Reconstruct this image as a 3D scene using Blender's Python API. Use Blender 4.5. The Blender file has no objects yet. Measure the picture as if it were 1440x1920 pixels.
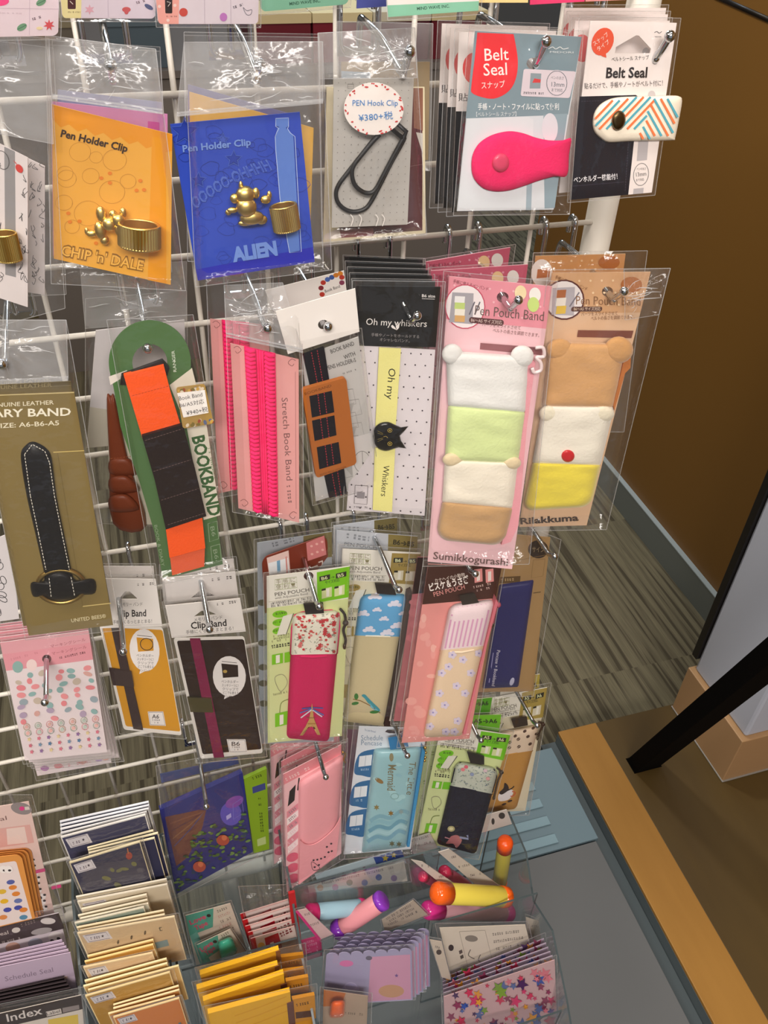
import bpy, bmesh, math, random
from mathutils import Vector, Matrix, noise
from mathutils.geometry import tessellate_polygon
random.seed(4)
scn = bpy.context.scene
COL = scn.collection
# ---------------------------------------------------------------- camera
F = 1570.0
PP = (720.0, 960.0)
CAM = Vector((0.0, -0.5556, 1.55))
def _n(v):
    return v.normalized()
Zc = -_n(Vector((640 - 720, 2830 - 960, F)))
Xc = Vector((7050 - 720, -80 - 960, F)); Xc = _n(Xc - Xc.dot(Zc) * Zc)
Yc = Zc.cross(Xc)
ROT = Matrix((Xc, Yc, Zc))               # image axes (right, down, forward) -> world
def ray(x, y):
    return ROT @ Vector((x - PP[0], y - PP[1], F))
def proj(p):
    c = ROT.transposed() @ (Vector(p) - CAM)
    return (PP[0] + F * c.x / c.z, PP[1] + F * c.y / c.z)
def aty(x, y, yp):
    d = ray(x, y); return CAM + d * ((yp - CAM.y) / d.y)
def atx(x, y, xp):
    d = ray(x, y); return CAM + d * ((xp - CAM.x) / d.x)
def atz(x, y, zp):
    d = ray(x, y); return CAM + d * ((zp - CAM.z) / d.z)
cam = bpy.data.cameras.new('camera'); cam_o = bpy.data.objects.new('camera', cam); COL.objects.link(cam_o)
cam.sensor_fit = 'VERTICAL'; cam.sensor_height = 36; cam.lens = 36 * F / 1920; cam.clip_start = 0.02
m3 = Matrix((ROT @ Vector((1, 0, 0)), ROT @ Vector((0, -1, 0)), ROT @ Vector((0, 0, -1)))).transposed()
cam_o.matrix_world = Matrix.Translation(CAM) @ m3.to_4x4()
scn.camera = cam_o
# ---------------------------------------------------------------- world, lights, exposure
w = bpy.data.worlds.new('shop_air'); scn.world = w; w.use_nodes = True
w.node_tree.nodes['Background'].inputs[0].default_value = (0.92, 0.94, 1.0, 1)
w.node_tree.nodes['Background'].inputs[1].default_value = 0.30
def area(name, loc, aim, sx, sy, e, col):
    l = bpy.data.lights.new(name, 'AREA'); l.shape = 'RECTANGLE'; l.size = sx; l.size_y = sy; l.energy = e; l.color = col
    o = bpy.data.objects.new(name, l); COL.objects.link(o); o.location = loc
    o.rotation_euler = (Vector(aim) - Vector(loc)).to_track_quat('-Z', 'Y').to_euler(); return o
area('ceiling_light_front', (-0.25, -1.9, 2.62), (0.05, 0.0, 0.95), 1.3, 0.5, 62, (1.0, 0.93, 0.87))
area('ceiling_light_over', (0.1, -0.45, 2.66), (0.1, -0.1, 0.9), 1.1, 0.16, 7, (1.0, 0.94, 0.88))
area('ceiling_light_left', (-1.2, -0.35, 2.62), (0.0, 0.0, 0.9), 0.9, 0.25, 20, (1.0, 0.9, 0.8))
area('ceiling_light_rear', (0.15, 1.15, 2.62), (0.8, 0.2, 0.1), 0.18, 0.18, 15, (1.0, 0.94, 0.84))
area('ceiling_light_far', (0.9, 2.9, 2.62), (0.9, 2.4, 0.0), 1.6, 0.3, 26, (0.8, 0.9, 1.0))
scn.view_settings.view_transform = 'Standard'; scn.view_settings.look = 'None'
scn.view_settings.gamma = 1; scn.view_settings.use_curve_mapping = False
scn.view_settings.exposure = 0.08
scn.cycles.transparent_max_bounces = 40; scn.cycles.max_bounces = 8; scn.cycles.diffuse_bounces = 3
# ---------------------------------------------------------------- materials
MATS = {}
def lin(h):
    c = [int(h[i:i + 2], 16) / 255 for i in (0, 2, 4)]
    return [(x / 12.92 if x <= .04045 else ((x + .055) / 1.055) ** 2.4) for x in c]
GAIN = 1.0
def M(h, kind='paper'):
    key = (h, kind)
    if key in MATS: return MATS[key]
    m = bpy.data.materials.new(kind + '_' + h); m.use_nodes = True; MATS[key] = m
    nt = m.node_tree; b = nt.nodes['Principled BSDF']
    c = [min(.9, x * GAIN) for x in lin(h)] + [1]
    b.inputs['Base Color'].default_value = c
    rough = {'paper': .5, 'cloth': .9, 'plush': 1.0, 'plastic': .25, 'gloss': .12, 'leather': .42, 'ink': .55, 'chrome': .12, 'gold': .34, 'paint': .45, 'metal': .35}[kind]
    b.inputs['Roughness'].default_value = rough
    if kind in ('chrome', 'gold', 'metal'): b.inputs['Metallic'].default_value = 1
    b.inputs['Specular IOR Level'].default_value = {'paper': .25, 'ink': .15, 'cloth': .08, 'plush': .05, 'leather': .22}.get(kind, .5)
    if kind in ('cloth', 'plush', 'leather', 'paint', 'metal'):
        tx = nt.nodes.new('ShaderNodeTexCoord'); ns = nt.nodes.new('ShaderNodeTexNoise'); bp = nt.nodes.new('ShaderNodeBump')
        ns.inputs['Scale'].default_value = {'cloth': 900, 'plush': 450, 'leather': 500, 'paint': 60, 'metal': 80}[kind]
        bp.inputs['Strength'].default_value = {'cloth': .25, 'plush': .35, 'leather': .12, 'paint': .03, 'metal': .05}[kind]
        bp.inputs['Distance'].default_value = .001
        nt.links.new(tx.outputs['Object'], ns.inputs['Vector']); nt.links.new(ns.outputs['Fac'], bp.inputs['Height'])
        nt.links.new(bp.outputs[0], b.inputs['Normal'])
    if kind == 'plush':
        b.inputs['Sheen Weight'].default_value = .4; b.inputs['Sheen Roughness'].default_value = .5
    return m
def clear(name, veil, gl, rough, tint=(1, 1, 1), bump=0.0, scale=60, veilcol=(.85, .84, .83)):
    m = bpy.data.materials.new(name); m.use_nodes = True; nt = m.node_tree; nt.nodes.clear()
    N = nt.nodes.new; L = nt.links.new
    out = N('ShaderNodeOutputMaterial'); tr = N('ShaderNodeBsdfTransparent'); tr.inputs[0].default_value = (*tint, 1)
    df = N('ShaderNodeBsdfDiffuse'); df.inputs[0].default_value = (*veilcol, 1)
    g = N('ShaderNodeBsdfGlossy'); g.inputs['Roughness'].default_value = rough
    mx1 = N('ShaderNodeMixShader'); mx1.inputs[0].default_value = veil  # on the bag films this white share imitates ceiling haze
    L(tr.outputs[0], mx1.inputs[1]); L(df.outputs[0], mx1.inputs[2])
    mx2 = N('ShaderNodeMixShader'); lw = N('ShaderNodeLayerWeight'); lw.inputs['Blend'].default_value = .25
    mp = N('ShaderNodeMapRange'); mp.inputs['To Min'].default_value = gl; mp.inputs['To Max'].default_value = min(1, gl * 7)
    L(lw.outputs['Facing'], mp.inputs[0]); L(mp.outputs[0], mx2.inputs[0])
    L(mx1.outputs[0], mx2.inputs[1]); L(g.outputs[0], mx2.inputs[2]); L(mx2.outputs[0], out.inputs[0])
    if bump:
        tx = N('ShaderNodeTexCoord'); ns = N('ShaderNodeTexNoise'); ns.inputs['Scale'].default_value = scale; ns.inputs['Detail'].default_value = 3
        bp = N('ShaderNodeBump'); bp.inputs['Strength'].default_value = bump; bp.inputs['Distance'].default_value = .004
        L(tx.outputs['Object'], ns.inputs['Vector']); L(ns.outputs['Fac'], bp.inputs['Height']); L(bp.outputs[0], g.inputs['Normal'])
    return m
FILM = clear('clear_film', .018, .035, .12, bump=.5, scale=70)
FILM2 = clear('haze_film', .1, .04, .2, bump=.4, scale=50)  # stronger white veil, painting in the ceiling's hazy reflection
EDGE = clear('film_seam', .35, .25, .2)
GLAREM = clear('flap_film', .13, .05, .16, bump=.6, scale=60)  # white veil imitates milky glare on the upper bags
GLINT = clear('crease_glint_film', .6, .25, .2, veilcol=(.9, .9, .9))  # whitish strips imitate highlights along folds in the film
ACRYL = clear('clear_acrylic', .03, .05, .05, tint=(.93, .96, .97))
ACEDGE = M('4a5558', 'plastic')
TINTV = clear('lilac_vinyl', .45, .08, .2, veilcol=(.62, .58, .8))
GLASSY = clear('tinted_cap', .3, .1, .1)
# ---------------------------------------------------------------- object helpers
def tag(o, label, cat, group=None):
    o['label'] = label; o['category'] = cat
    if group: o['group'] = group
def empty(name, loc, label, cat, group=None):
    o = bpy.data.objects.new(name, None); o.empty_display_size = .02; COL.objects.link(o); o.location = loc
    tag(o, label, cat, group); return o
class MB:
    def __init__(s): s.V = []; s.Fc = []; s.fm = []; s.ml = []; s.sm = []
    def mi(s, m):
        if m not in s.ml: s.ml.append(m)
        return s.ml.index(m)
    def add(s, vs, fs, m, smooth=False):
        b = len(s.V); s.V += [Vector(v) for v in vs]; k = s.mi(m)
        for f in fs: s.Fc.append([b + i for i in f]); s.fm.append(k); s.sm.append(smooth)
    def box(s, lo, hi, m):
        x0, y0, z0 = lo; x1, y1, z1 = hi
        s.add([(x0, y0, z0), (x1, y0, z0), (x1, y1, z0), (x0, y1, z0), (x0, y0, z1), (x1, y0, z1), (x1, y1, z1), (x0, y1, z1)],
              [(3, 2, 1, 0), (4, 5, 6, 7), (0, 1, 5, 4), (1, 2, 6, 5), (2, 3, 7, 6), (3, 0, 4, 7)], m)
    def tube(s, path, r, m, n=8, closed=False):
        path = [Vector(p) for p in path]; k = len(path); vs = []; up = None
        for i, p in enumerate(path):
            a = path[i - 1] if (i or closed) else p; b = path[(i + 1) % k] if (i < k - 1 or closed) else p
            t = (b - a).normalized()
            if up is None: up = t.orthogonal().normalized()
            up = (up - up.dot(t) * t)
            up = up.normalized() if up.length > 1e-6 else t.orthogonal().normalized()
            q = t.cross(up); rr = r[i] if isinstance(r, (list, tuple)) else r
            vs += [p + up * math.cos(6.28319 * j / n) * rr + q * math.sin(6.28319 * j / n) * rr for j in range(n)]
        fs = [(i * n + j, i * n + (j + 1) % n, ((i + 1) % k) * n + (j + 1) % n, ((i + 1) % k) * n + j) for i in range(k if closed else k - 1) for j in range(n)]
        if not closed: fs += [tuple(range(n))[::-1], tuple(range((k - 1) * n, k * n))]
        s.add(vs, fs, m, True)
    def ball(s, c, r, m, n=10, ax=None):
        vs = []; fs = []; c = Vector(c); R = r if isinstance(r, (tuple, list)) else (r, r, r); h = n // 2
        for i in range(h + 1):
            a = math.pi * i / h
            for j in range(n):
                b = 6.28319 * j / n
                d = Vector((R[0] * math.sin(a) * math.cos(b), R[1] * math.sin(a) * math.sin(b), R[2] * math.cos(a)))
                vs.append(c + (ax @ d if ax else d))
        for i in range(h):
            for j in range(n): fs.append((i * n + j, i * n + (j + 1) % n, (i + 1) * n + (j + 1) % n, (i + 1) * n + j))
        s.add(vs, fs, m, True)
    def build(s, name, parent=None, bevel=0):
        me = bpy.data.meshes.new(name); off = parent_loc(parent)
        me.from_pydata([v - off for v in s.V], [], s.Fc)
        for m in s.ml: me.materials.append(m)
        me.polygons.foreach_set('material_index', s.fm); me.polygons.foreach_set('use_smooth', s.sm)
        me.update()
        o = bpy.data.objects.new(name, me); COL.objects.link(o)
        if parent: o.parent = parent
        if bevel:
            bv = o.modifiers.new('bevel', 'BEVEL'); bv.width = bevel; bv.segments = 2; bv.limit_method = 'ANGLE'
        return o
def parent_loc(p):
    v = Vector((0, 0, 0))
    while p: v += p.location; p = p.parent
    return v
def struct(name, mb, bevel=0):
    o = mb.build(name, None, bevel); o['kind'] = 'structure'; return o
def solo(name, mb, label, cat, group=None, bevel=0):
    c = sum(mb.V, Vector()) / len(mb.V); c = Vector((c.x, c.y, min(v.z for v in mb.V)))
    for v in mb.V: v -= c
    o = mb.build(name, None, bevel); o.location = c; tag(o, label, cat, group); return o
# ---------------------------------------------------------------- pixel-shape helpers
def L2(a, b, t): return (a[0] + (b[0] - a[0]) * t, a[1] + (b[1] - a[1]) * t)
def Q(q, s, t): return L2(L2(q[0], q[1], s), L2(q[3], q[2], s), t)
def ell(cx, cy, rx, ry, rot=0, n=22, a0=0, a1=360):
    r = math.radians(rot); o = []
    full = abs(a1 - a0) >= 360
    for i in range(n if full else n + 1):
        a = math.radians(a0 + (a1 - a0) * i / n); x, y = rx * math.cos(a), ry * math.sin(a)
        o.append((cx + x * math.cos(r) - y * math.sin(r), cy + x * math.sin(r) + y * math.cos(r)))
    return o
def rrect(q, r, corners=(1, 1, 1, 1), n=5):
    W = max(1, math.hypot(q[1][0] - q[0][0], q[1][1] - q[0][1])); H = max(1, math.hypot(q[3][0] - q[0][0], q[3][1] - q[0][1]))
    a, b = r / W, r / H; o = []
    cs = [((a, b), 180), ((1 - a, b), 270), ((1 - a, 1 - b), 0), ((a, 1 - b), 90)]
    raw = [(0, 0), (1, 0), (1, 1), (0, 1)]
    for k, (c, st) in enumerate(cs):
        if corners[k]:
            for i in range(n + 1):
                t = math.radians(st + 90 * i / n); o.append(Q(q, c[0] + a * math.cos(t), c[1] + b * math.sin(t)))
        else: o.append(Q(q, *raw[k]))
    return o
def star(cx, cy, r, n=5, rot=0, k=.45):
    return [(cx + (r if i % 2 == 0 else r * k) * math.sin(rot + math.pi * i / n), cy - (r if i % 2 == 0 else r * k) * math.cos(rot + math.pi * i / n)) for i in range(2 * n)]
def band(pts, wd):
    """Outline of a stroke of width wd along pts."""
    l, r = [], []
    for i, p in enumerate(pts):
        a = pts[max(0, i - 1)]; b = pts[min(len(pts) - 1, i + 1)]
        d = math.hypot(b[0] - a[0], b[1] - a[1]) or 1; nx, ny = -(b[1] - a[1]) / d * wd / 2, (b[0] - a[0]) / d * wd / 2
        l.append((p[0] + nx, p[1] + ny)); r.append((p[0] - nx, p[1] - ny))
    return l + r[::-1]
def spline(pts, n=6, closed=False):
    o = []; k = len(pts)
    for i in range(k if closed else k - 1):
        p = [pts[(i + j) % k] if closed else pts[min(k - 1, max(0, i + j))] for j in (-1, 0, 1, 2)]
        for u in range(n):
            t = u / n
            o.append(tuple(.5 * ((2 * p[1][c]) + (-p[0][c] + p[2][c]) * t + (2 * p[0][c] - 5 * p[1][c] + 4 * p[2][c] - p[3][c]) * t * t + (-p[0][c] + 3 * p[1][c] - 3 * p[2][c] + p[3][c]) * t ** 3) for c in range(len(pts[0]))))
    if not closed: o.append(tuple(pts[-1]))
    return o
def inside(p, poly):
    c = False; j = len(poly) - 1
    for i in range(len(poly)):
        a, b = poly[i], poly[j]
        if (a[1] > p[1]) != (b[1] > p[1]) and p[0] < (b[0] - a[0]) * (p[1] - a[1]) / (b[1] - a[1]) + a[0]: c = not c
        j = i
    return c
TXT = {}
def glyphs(s, bold, res=2):
    k = (s, bold)
    if k not in TXT:
        cu = bpy.data.curves.new('lettering', 'FONT'); cu.body = s; cu.resolution_u = res; cu.offset = bold
        o = bpy.data.objects.new('lettering', cu); me = o.to_mesh()
        vs = [(v.co.x, v.co.y) for v in me.vertices]; fs = [tuple(p.vertices) for p in me.polygons]
        o.to_mesh_clear(); bpy.data.objects.remove(o); bpy.data.curves.remove(cu)
        TXT[k] = (vs, fs)
    return TXT[k]
CAP = .727
class Plane:
    def __init__(s, anchor, y, yaw=0, pitch=0):
        s.o = aty(*anchor, y)
        s.n = Vector((math.sin(yaw) * math.cos(pitch), -math.cos(yaw) * math.cos(pitch), math.sin(pitch)))
        s.yaw, s.pitch = yaw, pitch
    def at(s, x, y, h=0):
        d = ray(x, y); return CAM + d * ((s.o + s.n * h - CAM).dot(s.n) / d.dot(s.n))
def quad_err(pl, q):
    P = [pl.at(*p) for p in q]; e = 0
    E = [P[(i + 1) % 4] - P[i] for i in range(4)]
    for i in range(4):
        e += (E[i].normalized().dot(E[(i + 1) % 4].normalized())) ** 2
    for i in range(2):
        a, b = E[i].length, E[i + 2].length; e += ((a - b) / (a + b)) ** 2 * 2
    return e
def fit(q, y, anchor, lim=9):
    best = None
    for a in range(-lim, lim + 1, 3):
        for b in range(-6, 7, 3):
            ya, pi = math.radians(a), math.radians(b); pl = Plane(anchor, y, ya, pi)
            e = quad_err(pl, q) + .12 * (ya * ya + pi * pi)
            if best is None or e < best[0]: best = (e, pl)
    return best[1]
STEP = 1.6e-5
class Sheet:
    """Printed flat piece: outline and print are laid on one real plane."""
    def __init__(s, pl, base=0.0): s.pl = pl; s.mb = MB(); s.h = base; s.holes = []
    def slab(s, pts, th, m, h0=None):
        """solid piece of thickness th whose front becomes the new print level"""
        h0 = s.h if h0 is None else h0; h1 = h0 + th; n = s.pl.n
        loops = [list(pts)] + [h for h in s.holes if inside(centre(h), pts)]
        allp = [p for l in loops for p in l]
        tri = tessellate_polygon([[Vector((x, y, 0)) for x, y in l] for l in loops])
        fr = [s.pl.at(x, y, h1) for x, y in allp]; bk = [v - n * th for v in fr]; k = len(allp)
        fs = [tuple(t) for t in tri] + [tuple(i + k for i in t) for t in tri]; b = 0
        for l in loops:
            c = len(l); fs += [(b + i, b + (i + 1) % c, b + (i + 1) % c + k, b + i + k) for i in range(c)]; b += c
        s.mb.add(fr + bk, fs, m); s.h = h1 + STEP
    def fill(s, pts, m, h=None):
        if h is None: s.h += STEP; h = s.h
        if isinstance(m, str): m = M(m, 'ink')
        loops = [list(pts)] + [l for l in s.holes if inside(centre(l), pts)]
        allp = [p for l in loops for p in l]
        tri = tessellate_polygon([[Vector((x, y, 0)) for x, y in l] for l in loops])
        s.mb.add([s.pl.at(x, y, h) for x, y in allp], [tuple(t) for t in tri], m)
    def line(s, pts, wd, m): 
        pts = list(pts)
        for a, b in zip(pts, pts[1:]): pass
        s.h += STEP
        if isinstance(m, str): m = M(m, 'ink')
        o = band(pts, wd); k = len(pts)
        vs = [s.pl.at(x, y, s.h) for x, y in o]
        s.mb.add(vs, [(i, i + 1, 2 * k - 2 - i, 2 * k - 1 - i) for i in range(k - 1)], m)
    def loop(s, pts, wd, m): s.line(list(pts) + [pts[0], pts[1]], wd, m)
    def text(s, st, a, b, hgt, m, bold=0, shear=0, arc=0):
        s.h += STEP
        if isinstance(m, str): m = M(m, 'ink')
        vs, fs = glyphs(st, bold)
        if not vs: return
        x0 = min(v[0] for v in vs); x1 = max(v[0] for v in vs); W = x1 - x0
        dx, dy = b[0] - a[0], b[1] - a[1]; Ln = math.hypot(dx, dy); ux, uy = dy / Ln, -dx / Ln
        out = []
        for x, y in vs:
            t = (x - x0) / W + shear * y / W; k = y / CAP * hgt + arc * (1 - (2 * t - 1) ** 2)
            px = a[0] + dx * t + ux * k; py = a[1] + dy * t + uy * k
            out.append(s.pl.at(px, py, s.h))
        s.mb.add(out, fs, m)
    def dashes(s, pts, ln, gap, wd, m):
        acc = 0; pts = list(pts); s.h += STEP
        if isinstance(m, str): m = M(m, 'ink')
        for a, b in zip(pts, pts[1:]):
            d = math.hypot(b[0] - a[0], b[1] - a[1]); t = 0
            while t < d:
                if acc == 0 or True:
                    p, q = L2(a, b, t / d), L2(a, b, min(1, (t + ln) / d))
                    if math.hypot(q[0] - p[0], q[1] - p[1]) > .3:
                        o = band([p, q], wd); s.mb.add([s.pl.at(x, y, s.h) for x, y in o], [(0, 1, 2, 3)], m)
                t += ln + gap
    def scrib(s, a, b, h, m, seed=1, dens=.75):
        """a row of print too small to read"""
        rnd = random.Random(seed); d = math.hypot(b[0] - a[0], b[1] - a[1]); ux, uy = (b[1] - a[1]) / d, -(b[0] - a[0]) / d; x = 0; s.h += STEP
        if isinstance(m, str): m = M(m, 'ink')
        while x < d - 1:
            wd = h * (.35 + .5 * rnd.random())
            if rnd.random() < dens:
                for k in range(2):
                    y0 = h * (.0 + .55 * k); y1 = y0 + h * (.2 + .25 * rnd.random()); xa = x + rnd.random() * wd * .3; xb = min(d, x + wd)
                    P = [(xa, y0), (xb, y0), (xb, y1), (xa, y1)]
                    s.mb.add([s.pl.at(*(L2(a, b, p / d)[0] + ux * q, L2(a, b, p / d)[1] + uy * q), s.h) for p, q in P], [(0, 1, 2, 3)], m)
            x += wd + h * .25
    def dome(s, pts, H, m, h0=None, n=5, p=2.5, c=None):
        h0 = s.h if h0 is None else h0; c = c or centre(pts); k = len(pts); vs = []; fs = []
        rings = [1.0] + [math.sin(math.pi / 2 * (1 - i / n)) for i in range(1, n)]
        vs += [s.pl.at(x, y, h0) for x, y in pts]
        for r in rings:
            hh = h0 + H * (1 - r ** p) ** .5 if r < 1 else h0 + H * .12
            vs += [s.pl.at(*L2(c, q, r), hh) for q in pts]
        vs.append(s.pl.at(*c, h0 + H)); R = len(rings) + 1
        for i in range(R - 1):
            fs += [(i * k + j, i * k + (j + 1) % k, (i + 1) * k + (j + 1) % k, (i + 1) * k + j) for j in range(k)]
        fs += [((R - 1) * k + j, (R - 1) * k + (j + 1) % k, R * k) for j in range(k)]
        s.mb.add(vs, fs, m, True)
    def build(s, name, parent): return s.mb.build(name, parent)
def centre(p): return (sum(a for a, b in p) / len(p), sum(b for a, b in p) / len(p))
class Pouch(Sheet):
    """Padded piece filling a quad, flat-topped with soft edges; print follows its surface."""
    def __init__(s, pl, q, H, h0, r=.12, rt=None, rb=None, ex=6, ns=22, nt=30, bands=(), m=None, ry=None, wob=0, tf=(0, 0)):
        s.tf = tf; s.pl = pl; s.mb = MB(); s.q = q; s.H = H; s.h0 = h0; s.ex = ex; s.h = 0; s.holes = []; s.eps = STEP * 3
        W = math.hypot(q[1][0] - q[0][0], q[1][1] - q[0][1]); Hh = math.hypot(q[3][0] - q[0][0], q[3][1] - q[0][1])
        s.rt = r if rt is None else rt; s.rb = r if rb is None else rb; s.as_ = W / Hh
        vs = []; ts = []
        cut = sorted(set([b[0] for b in bands]))
        tt = [.5 - .5 * math.cos(math.pi * j / nt) for j in range(nt + 1)]
        for c in cut:
            k = min(range(len(tt)), key=lambda i: abs(tt[i] - c)); tt[k] = c
        for t in tt:
            wd = s.width(t)
            for i in range(ns + 1):
                u = .5 - .5 * math.cos(math.pi * i / ns); sx = .5 + (u - .5) * wd
                hh = s.h0 + s.prof(u, t) + (wob * noise.noise(Vector((u * 3, t * 5, W * .1))) if 0 < i < ns and 0 < t < 1 else 0)
                vs.append(pl.at(*Q(q, sx, t), hh))
        k = ns + 1; groups = {}
        for j in range(len(tt) - 1):
            mat = m
            for b0, bm in bands:
                if (tt[j] + tt[j + 1]) / 2 > b0: mat = bm
            for i in range(ns): groups.setdefault(mat, []).append((j * k + i, j * k + i + 1, (j + 1) * k + i + 1, (j + 1) * k + i))
        b = len(s.mb.V); s.mb.V += vs
        for mt, fs in groups.items():
            ix = s.mb.mi(mt)
            for f in fs: s.mb.Fc.append(list(f)); s.mb.fm.append(ix); s.mb.sm.append(True)
        ring = [i for i in range(k)] + [j * k + ns for j in range(1, len(tt))] + [(len(tt) - 1) * k + i for i in range(ns - 1, -1, -1)] + [j * k for j in range(len(tt) - 2, 0, -1)]
        s.mb.Fc.append(ring); s.mb.fm.append(0); s.mb.sm.append(False)
    def width(s, t):
        w = 1.0
        for tt, r in ((t, s.rt), (1 - t, s.rb)):
            ry = r * s.as_
            if r > 0 and tt < ry:
                w -= 2 * r * (1 - math.sqrt(max(0, 1 - ((ry - tt) / ry) ** 2)))
        return w
    def prof(s, u, t):
        g = max(0, 1 - abs(2 * t - 1) ** (s.ex * 2.2)) ** .5; lo = s.tf[0] if t < .5 else s.tf[1]
        f = max(0, 1 - abs(2 * u - 1) ** s.ex) ** .5 * (lo + (1 - lo) * g)
        return s.H * f
    def inv(s, x, y):
        a, b = .5, .5
        for _ in range(12):
            p = Q(s.q, a, b); e = .01; pa = Q(s.q, a + e, b); pb = Q(s.q, a, b + e)
            j = ((pa[0] - p[0]) / e, (pb[0] - p[0]) / e, (pa[1] - p[1]) / e, (pb[1] - p[1]) / e)
            dx, dy = x - p[0], y - p[1]; det = j[0] * j[3] - j[1] * j[2] or 1e-9
            a += (dx * j[3] - dy * j[1]) / det; b += (dy * j[0] - dx * j[2]) / det
        return a, b
    def hat(s, x, y):
        a, b = s.inv(x, y); b = min(1, max(0, b)); wd = max(.05, s.width(b)); u = min(1, max(0, .5 + (a - .5) / wd))
        return s.h0 + s.prof(u, b)
    def mark(s, pts, m, wd=None):
        if isinstance(m, str): m = M(m, 'ink')
        s.eps += STEP * .5
        if wd:
            k = len(pts); pts2 = band(pts, wd)
            s.mb.add([s.pl.at(x, y, s.hat(x, y) + s.eps) for x, y in pts2], [(i, i + 1, 2 * k - 2 - i, 2 * k - 1 - i) for i in range(k - 1)], m); return
        c = centre(pts); k = len(pts); f = [1, .5]
        vs = [s.pl.at(x, y, s.hat(x, y) + s.eps) for r in f for x, y in (L2(c, p, r) for p in pts)] + [s.pl.at(*c, s.hat(*c) + s.eps)]
        fs = [(i, (i + 1) % k, k + (i + 1) % k, k + i) for i in range(k)] + [(k + i, k + (i + 1) % k, 2 * k) for i in range(k)]
        s.mb.add(vs, fs, m, True)
    def word(s, st, a, b, hgt, m, bold=0):
        if isinstance(m, str): m = M(m, 'ink')
        vs, fs = glyphs(st, bold); x0 = min(v[0] for v in vs); W = max(v[0] for v in vs) - x0; s.eps += STEP
        dx, dy = b[0] - a[0], b[1] - a[1]; Ln = math.hypot(dx, dy); ux, uy = dy / Ln, -dx / Ln; out = []
        for x, y in vs:
            t = (x - x0) / W; k = y / CAP * hgt; px, py = a[0] + dx * t + ux * k, a[1] + dy * t + uy * k
            out.append(s.pl.at(px, py, s.hat(px, py) + s.eps))
        s.mb.add(out, fs, m)
    def seam(s, pts, r, m):
        s.mb.tube([s.pl.at(x, y, s.hat(x, y)) for x, y in pts], r, m, 6)
def film(parent, pl, q, hf, hb, name='clear_bag', m=None, amp=.0012, seed=0, hole=None, n=(22, 30), edge=1.3, seam=None):
    """front and back sheet of a clear bag, softly crumpled, with welded side edges"""
    m = m or FILM; mb = MB(); ns, nt = n
    for h, sg in ((hf, 1), (hb, -1)):
        vs = []; fs = []
        for j in range(nt + 1):
            for i in range(ns + 1):
                s_, t_ = i / ns, j / nt; p = Q(q, s_, t_); b = min(1, 14 * s_, 14 * (1 - s_), 14 * (1 - t_)); v = Vector((p[0] * .012, p[1] * .012, seed * 3.7 + sg))
                z = noise.noise(v) * .6 + (.5 - abs(noise.noise(v * 2.3))) * .5
                if hole: 
                    d = math.hypot(p[0] - hole[0], p[1] - hole[1]); an = math.atan2(p[1] - hole[1], p[0] - hole[0]); z += 1.6 * math.exp(-d / 60) * math.sin(an * 7 + seed)
                vs.append(pl.at(p[0], p[1], (hf + hb) / 2 * (1 - b) + h * b + sg * amp * z * b))
        fs = [(j * (ns + 1) + i, j * (ns + 1) + i + 1, (j + 1) * (ns + 1) + i + 1, (j + 1) * (ns + 1) + i) for j in range(nt) for i in range(ns)]
        mb.add(vs, fs, m, True)
    if edge:
        for a, b in ((0, 1), (1, 2), (2, 3), (3, 0)):
            o = band([q[a], L2(q[a], q[b], .5), q[b]], edge); mid = (hf + hb) / 2
            mb.add([pl.at(x, y, mid + .0002) for x, y in o], [(0, 1, 4, 5), (1, 2, 3, 4)], EDGE)
    for sm in (seam or ()):
        o = band(sm, 4); mb.add([pl.at(x, y, hf + .0006) for x, y in o], [tuple(range(len(o)))] if len(o) == 4 else [(0, 1, 4, 5), (1, 2, 3, 4)], EDGE)
    return mb.build(name, parent)
def flap(card, q, hf, hole=None, seed=0, n=9, m=None):
    """sheet added over the top of a bag: milky veil and pale crease strips imitate glare"""
    film(card.root, card.pl, q, hf + .001, hf - .001, 'bag_flap', m or GLAREM, .0022, seed + 300, hole, (20, 16), 1.2)
    rnd = random.Random(seed); mb = MB(); hx, hy = hole or centre(q)
    for k in range(n):
        p0 = Q(q, rnd.uniform(.03, .97), rnd.uniform(.05, .95)); a = math.atan2(hy - p0[1], (hx - p0[0]) * 2.2) + rnd.uniform(-.5, .5); L = rnd.uniform(25, 75)
        pts = [(p0[0] + L * t * math.cos(a) + rnd.uniform(-3, 3), p0[1] + L * t * math.sin(a) * .5 + rnd.uniform(-3, 3)) for t in (0, .35, .7, 1)]
        pts = [x for x in spline(pts, 4) if inside(x, q)]
        if len(pts) > 3:
            k2 = len(pts); l, r = [], []
            for i, x in enumerate(pts):
                w_ = 1.7 * math.sin(math.pi * (i + .3) / (k2 - .4)); l.append((x[0], x[1] - w_ / 2)); r.append((x[0], x[1] + w_ / 2))
            o = l + r[::-1]; mb.add([card.pl.at(x, y, hf + .0042) for x, y in o], [(i, i + 1, 2 * k2 - 2 - i, 2 * k2 - 1 - i) for i in range(k2 - 1)], GLINT)
    if mb.V: mb.build('crease_glint', card.root)
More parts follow.
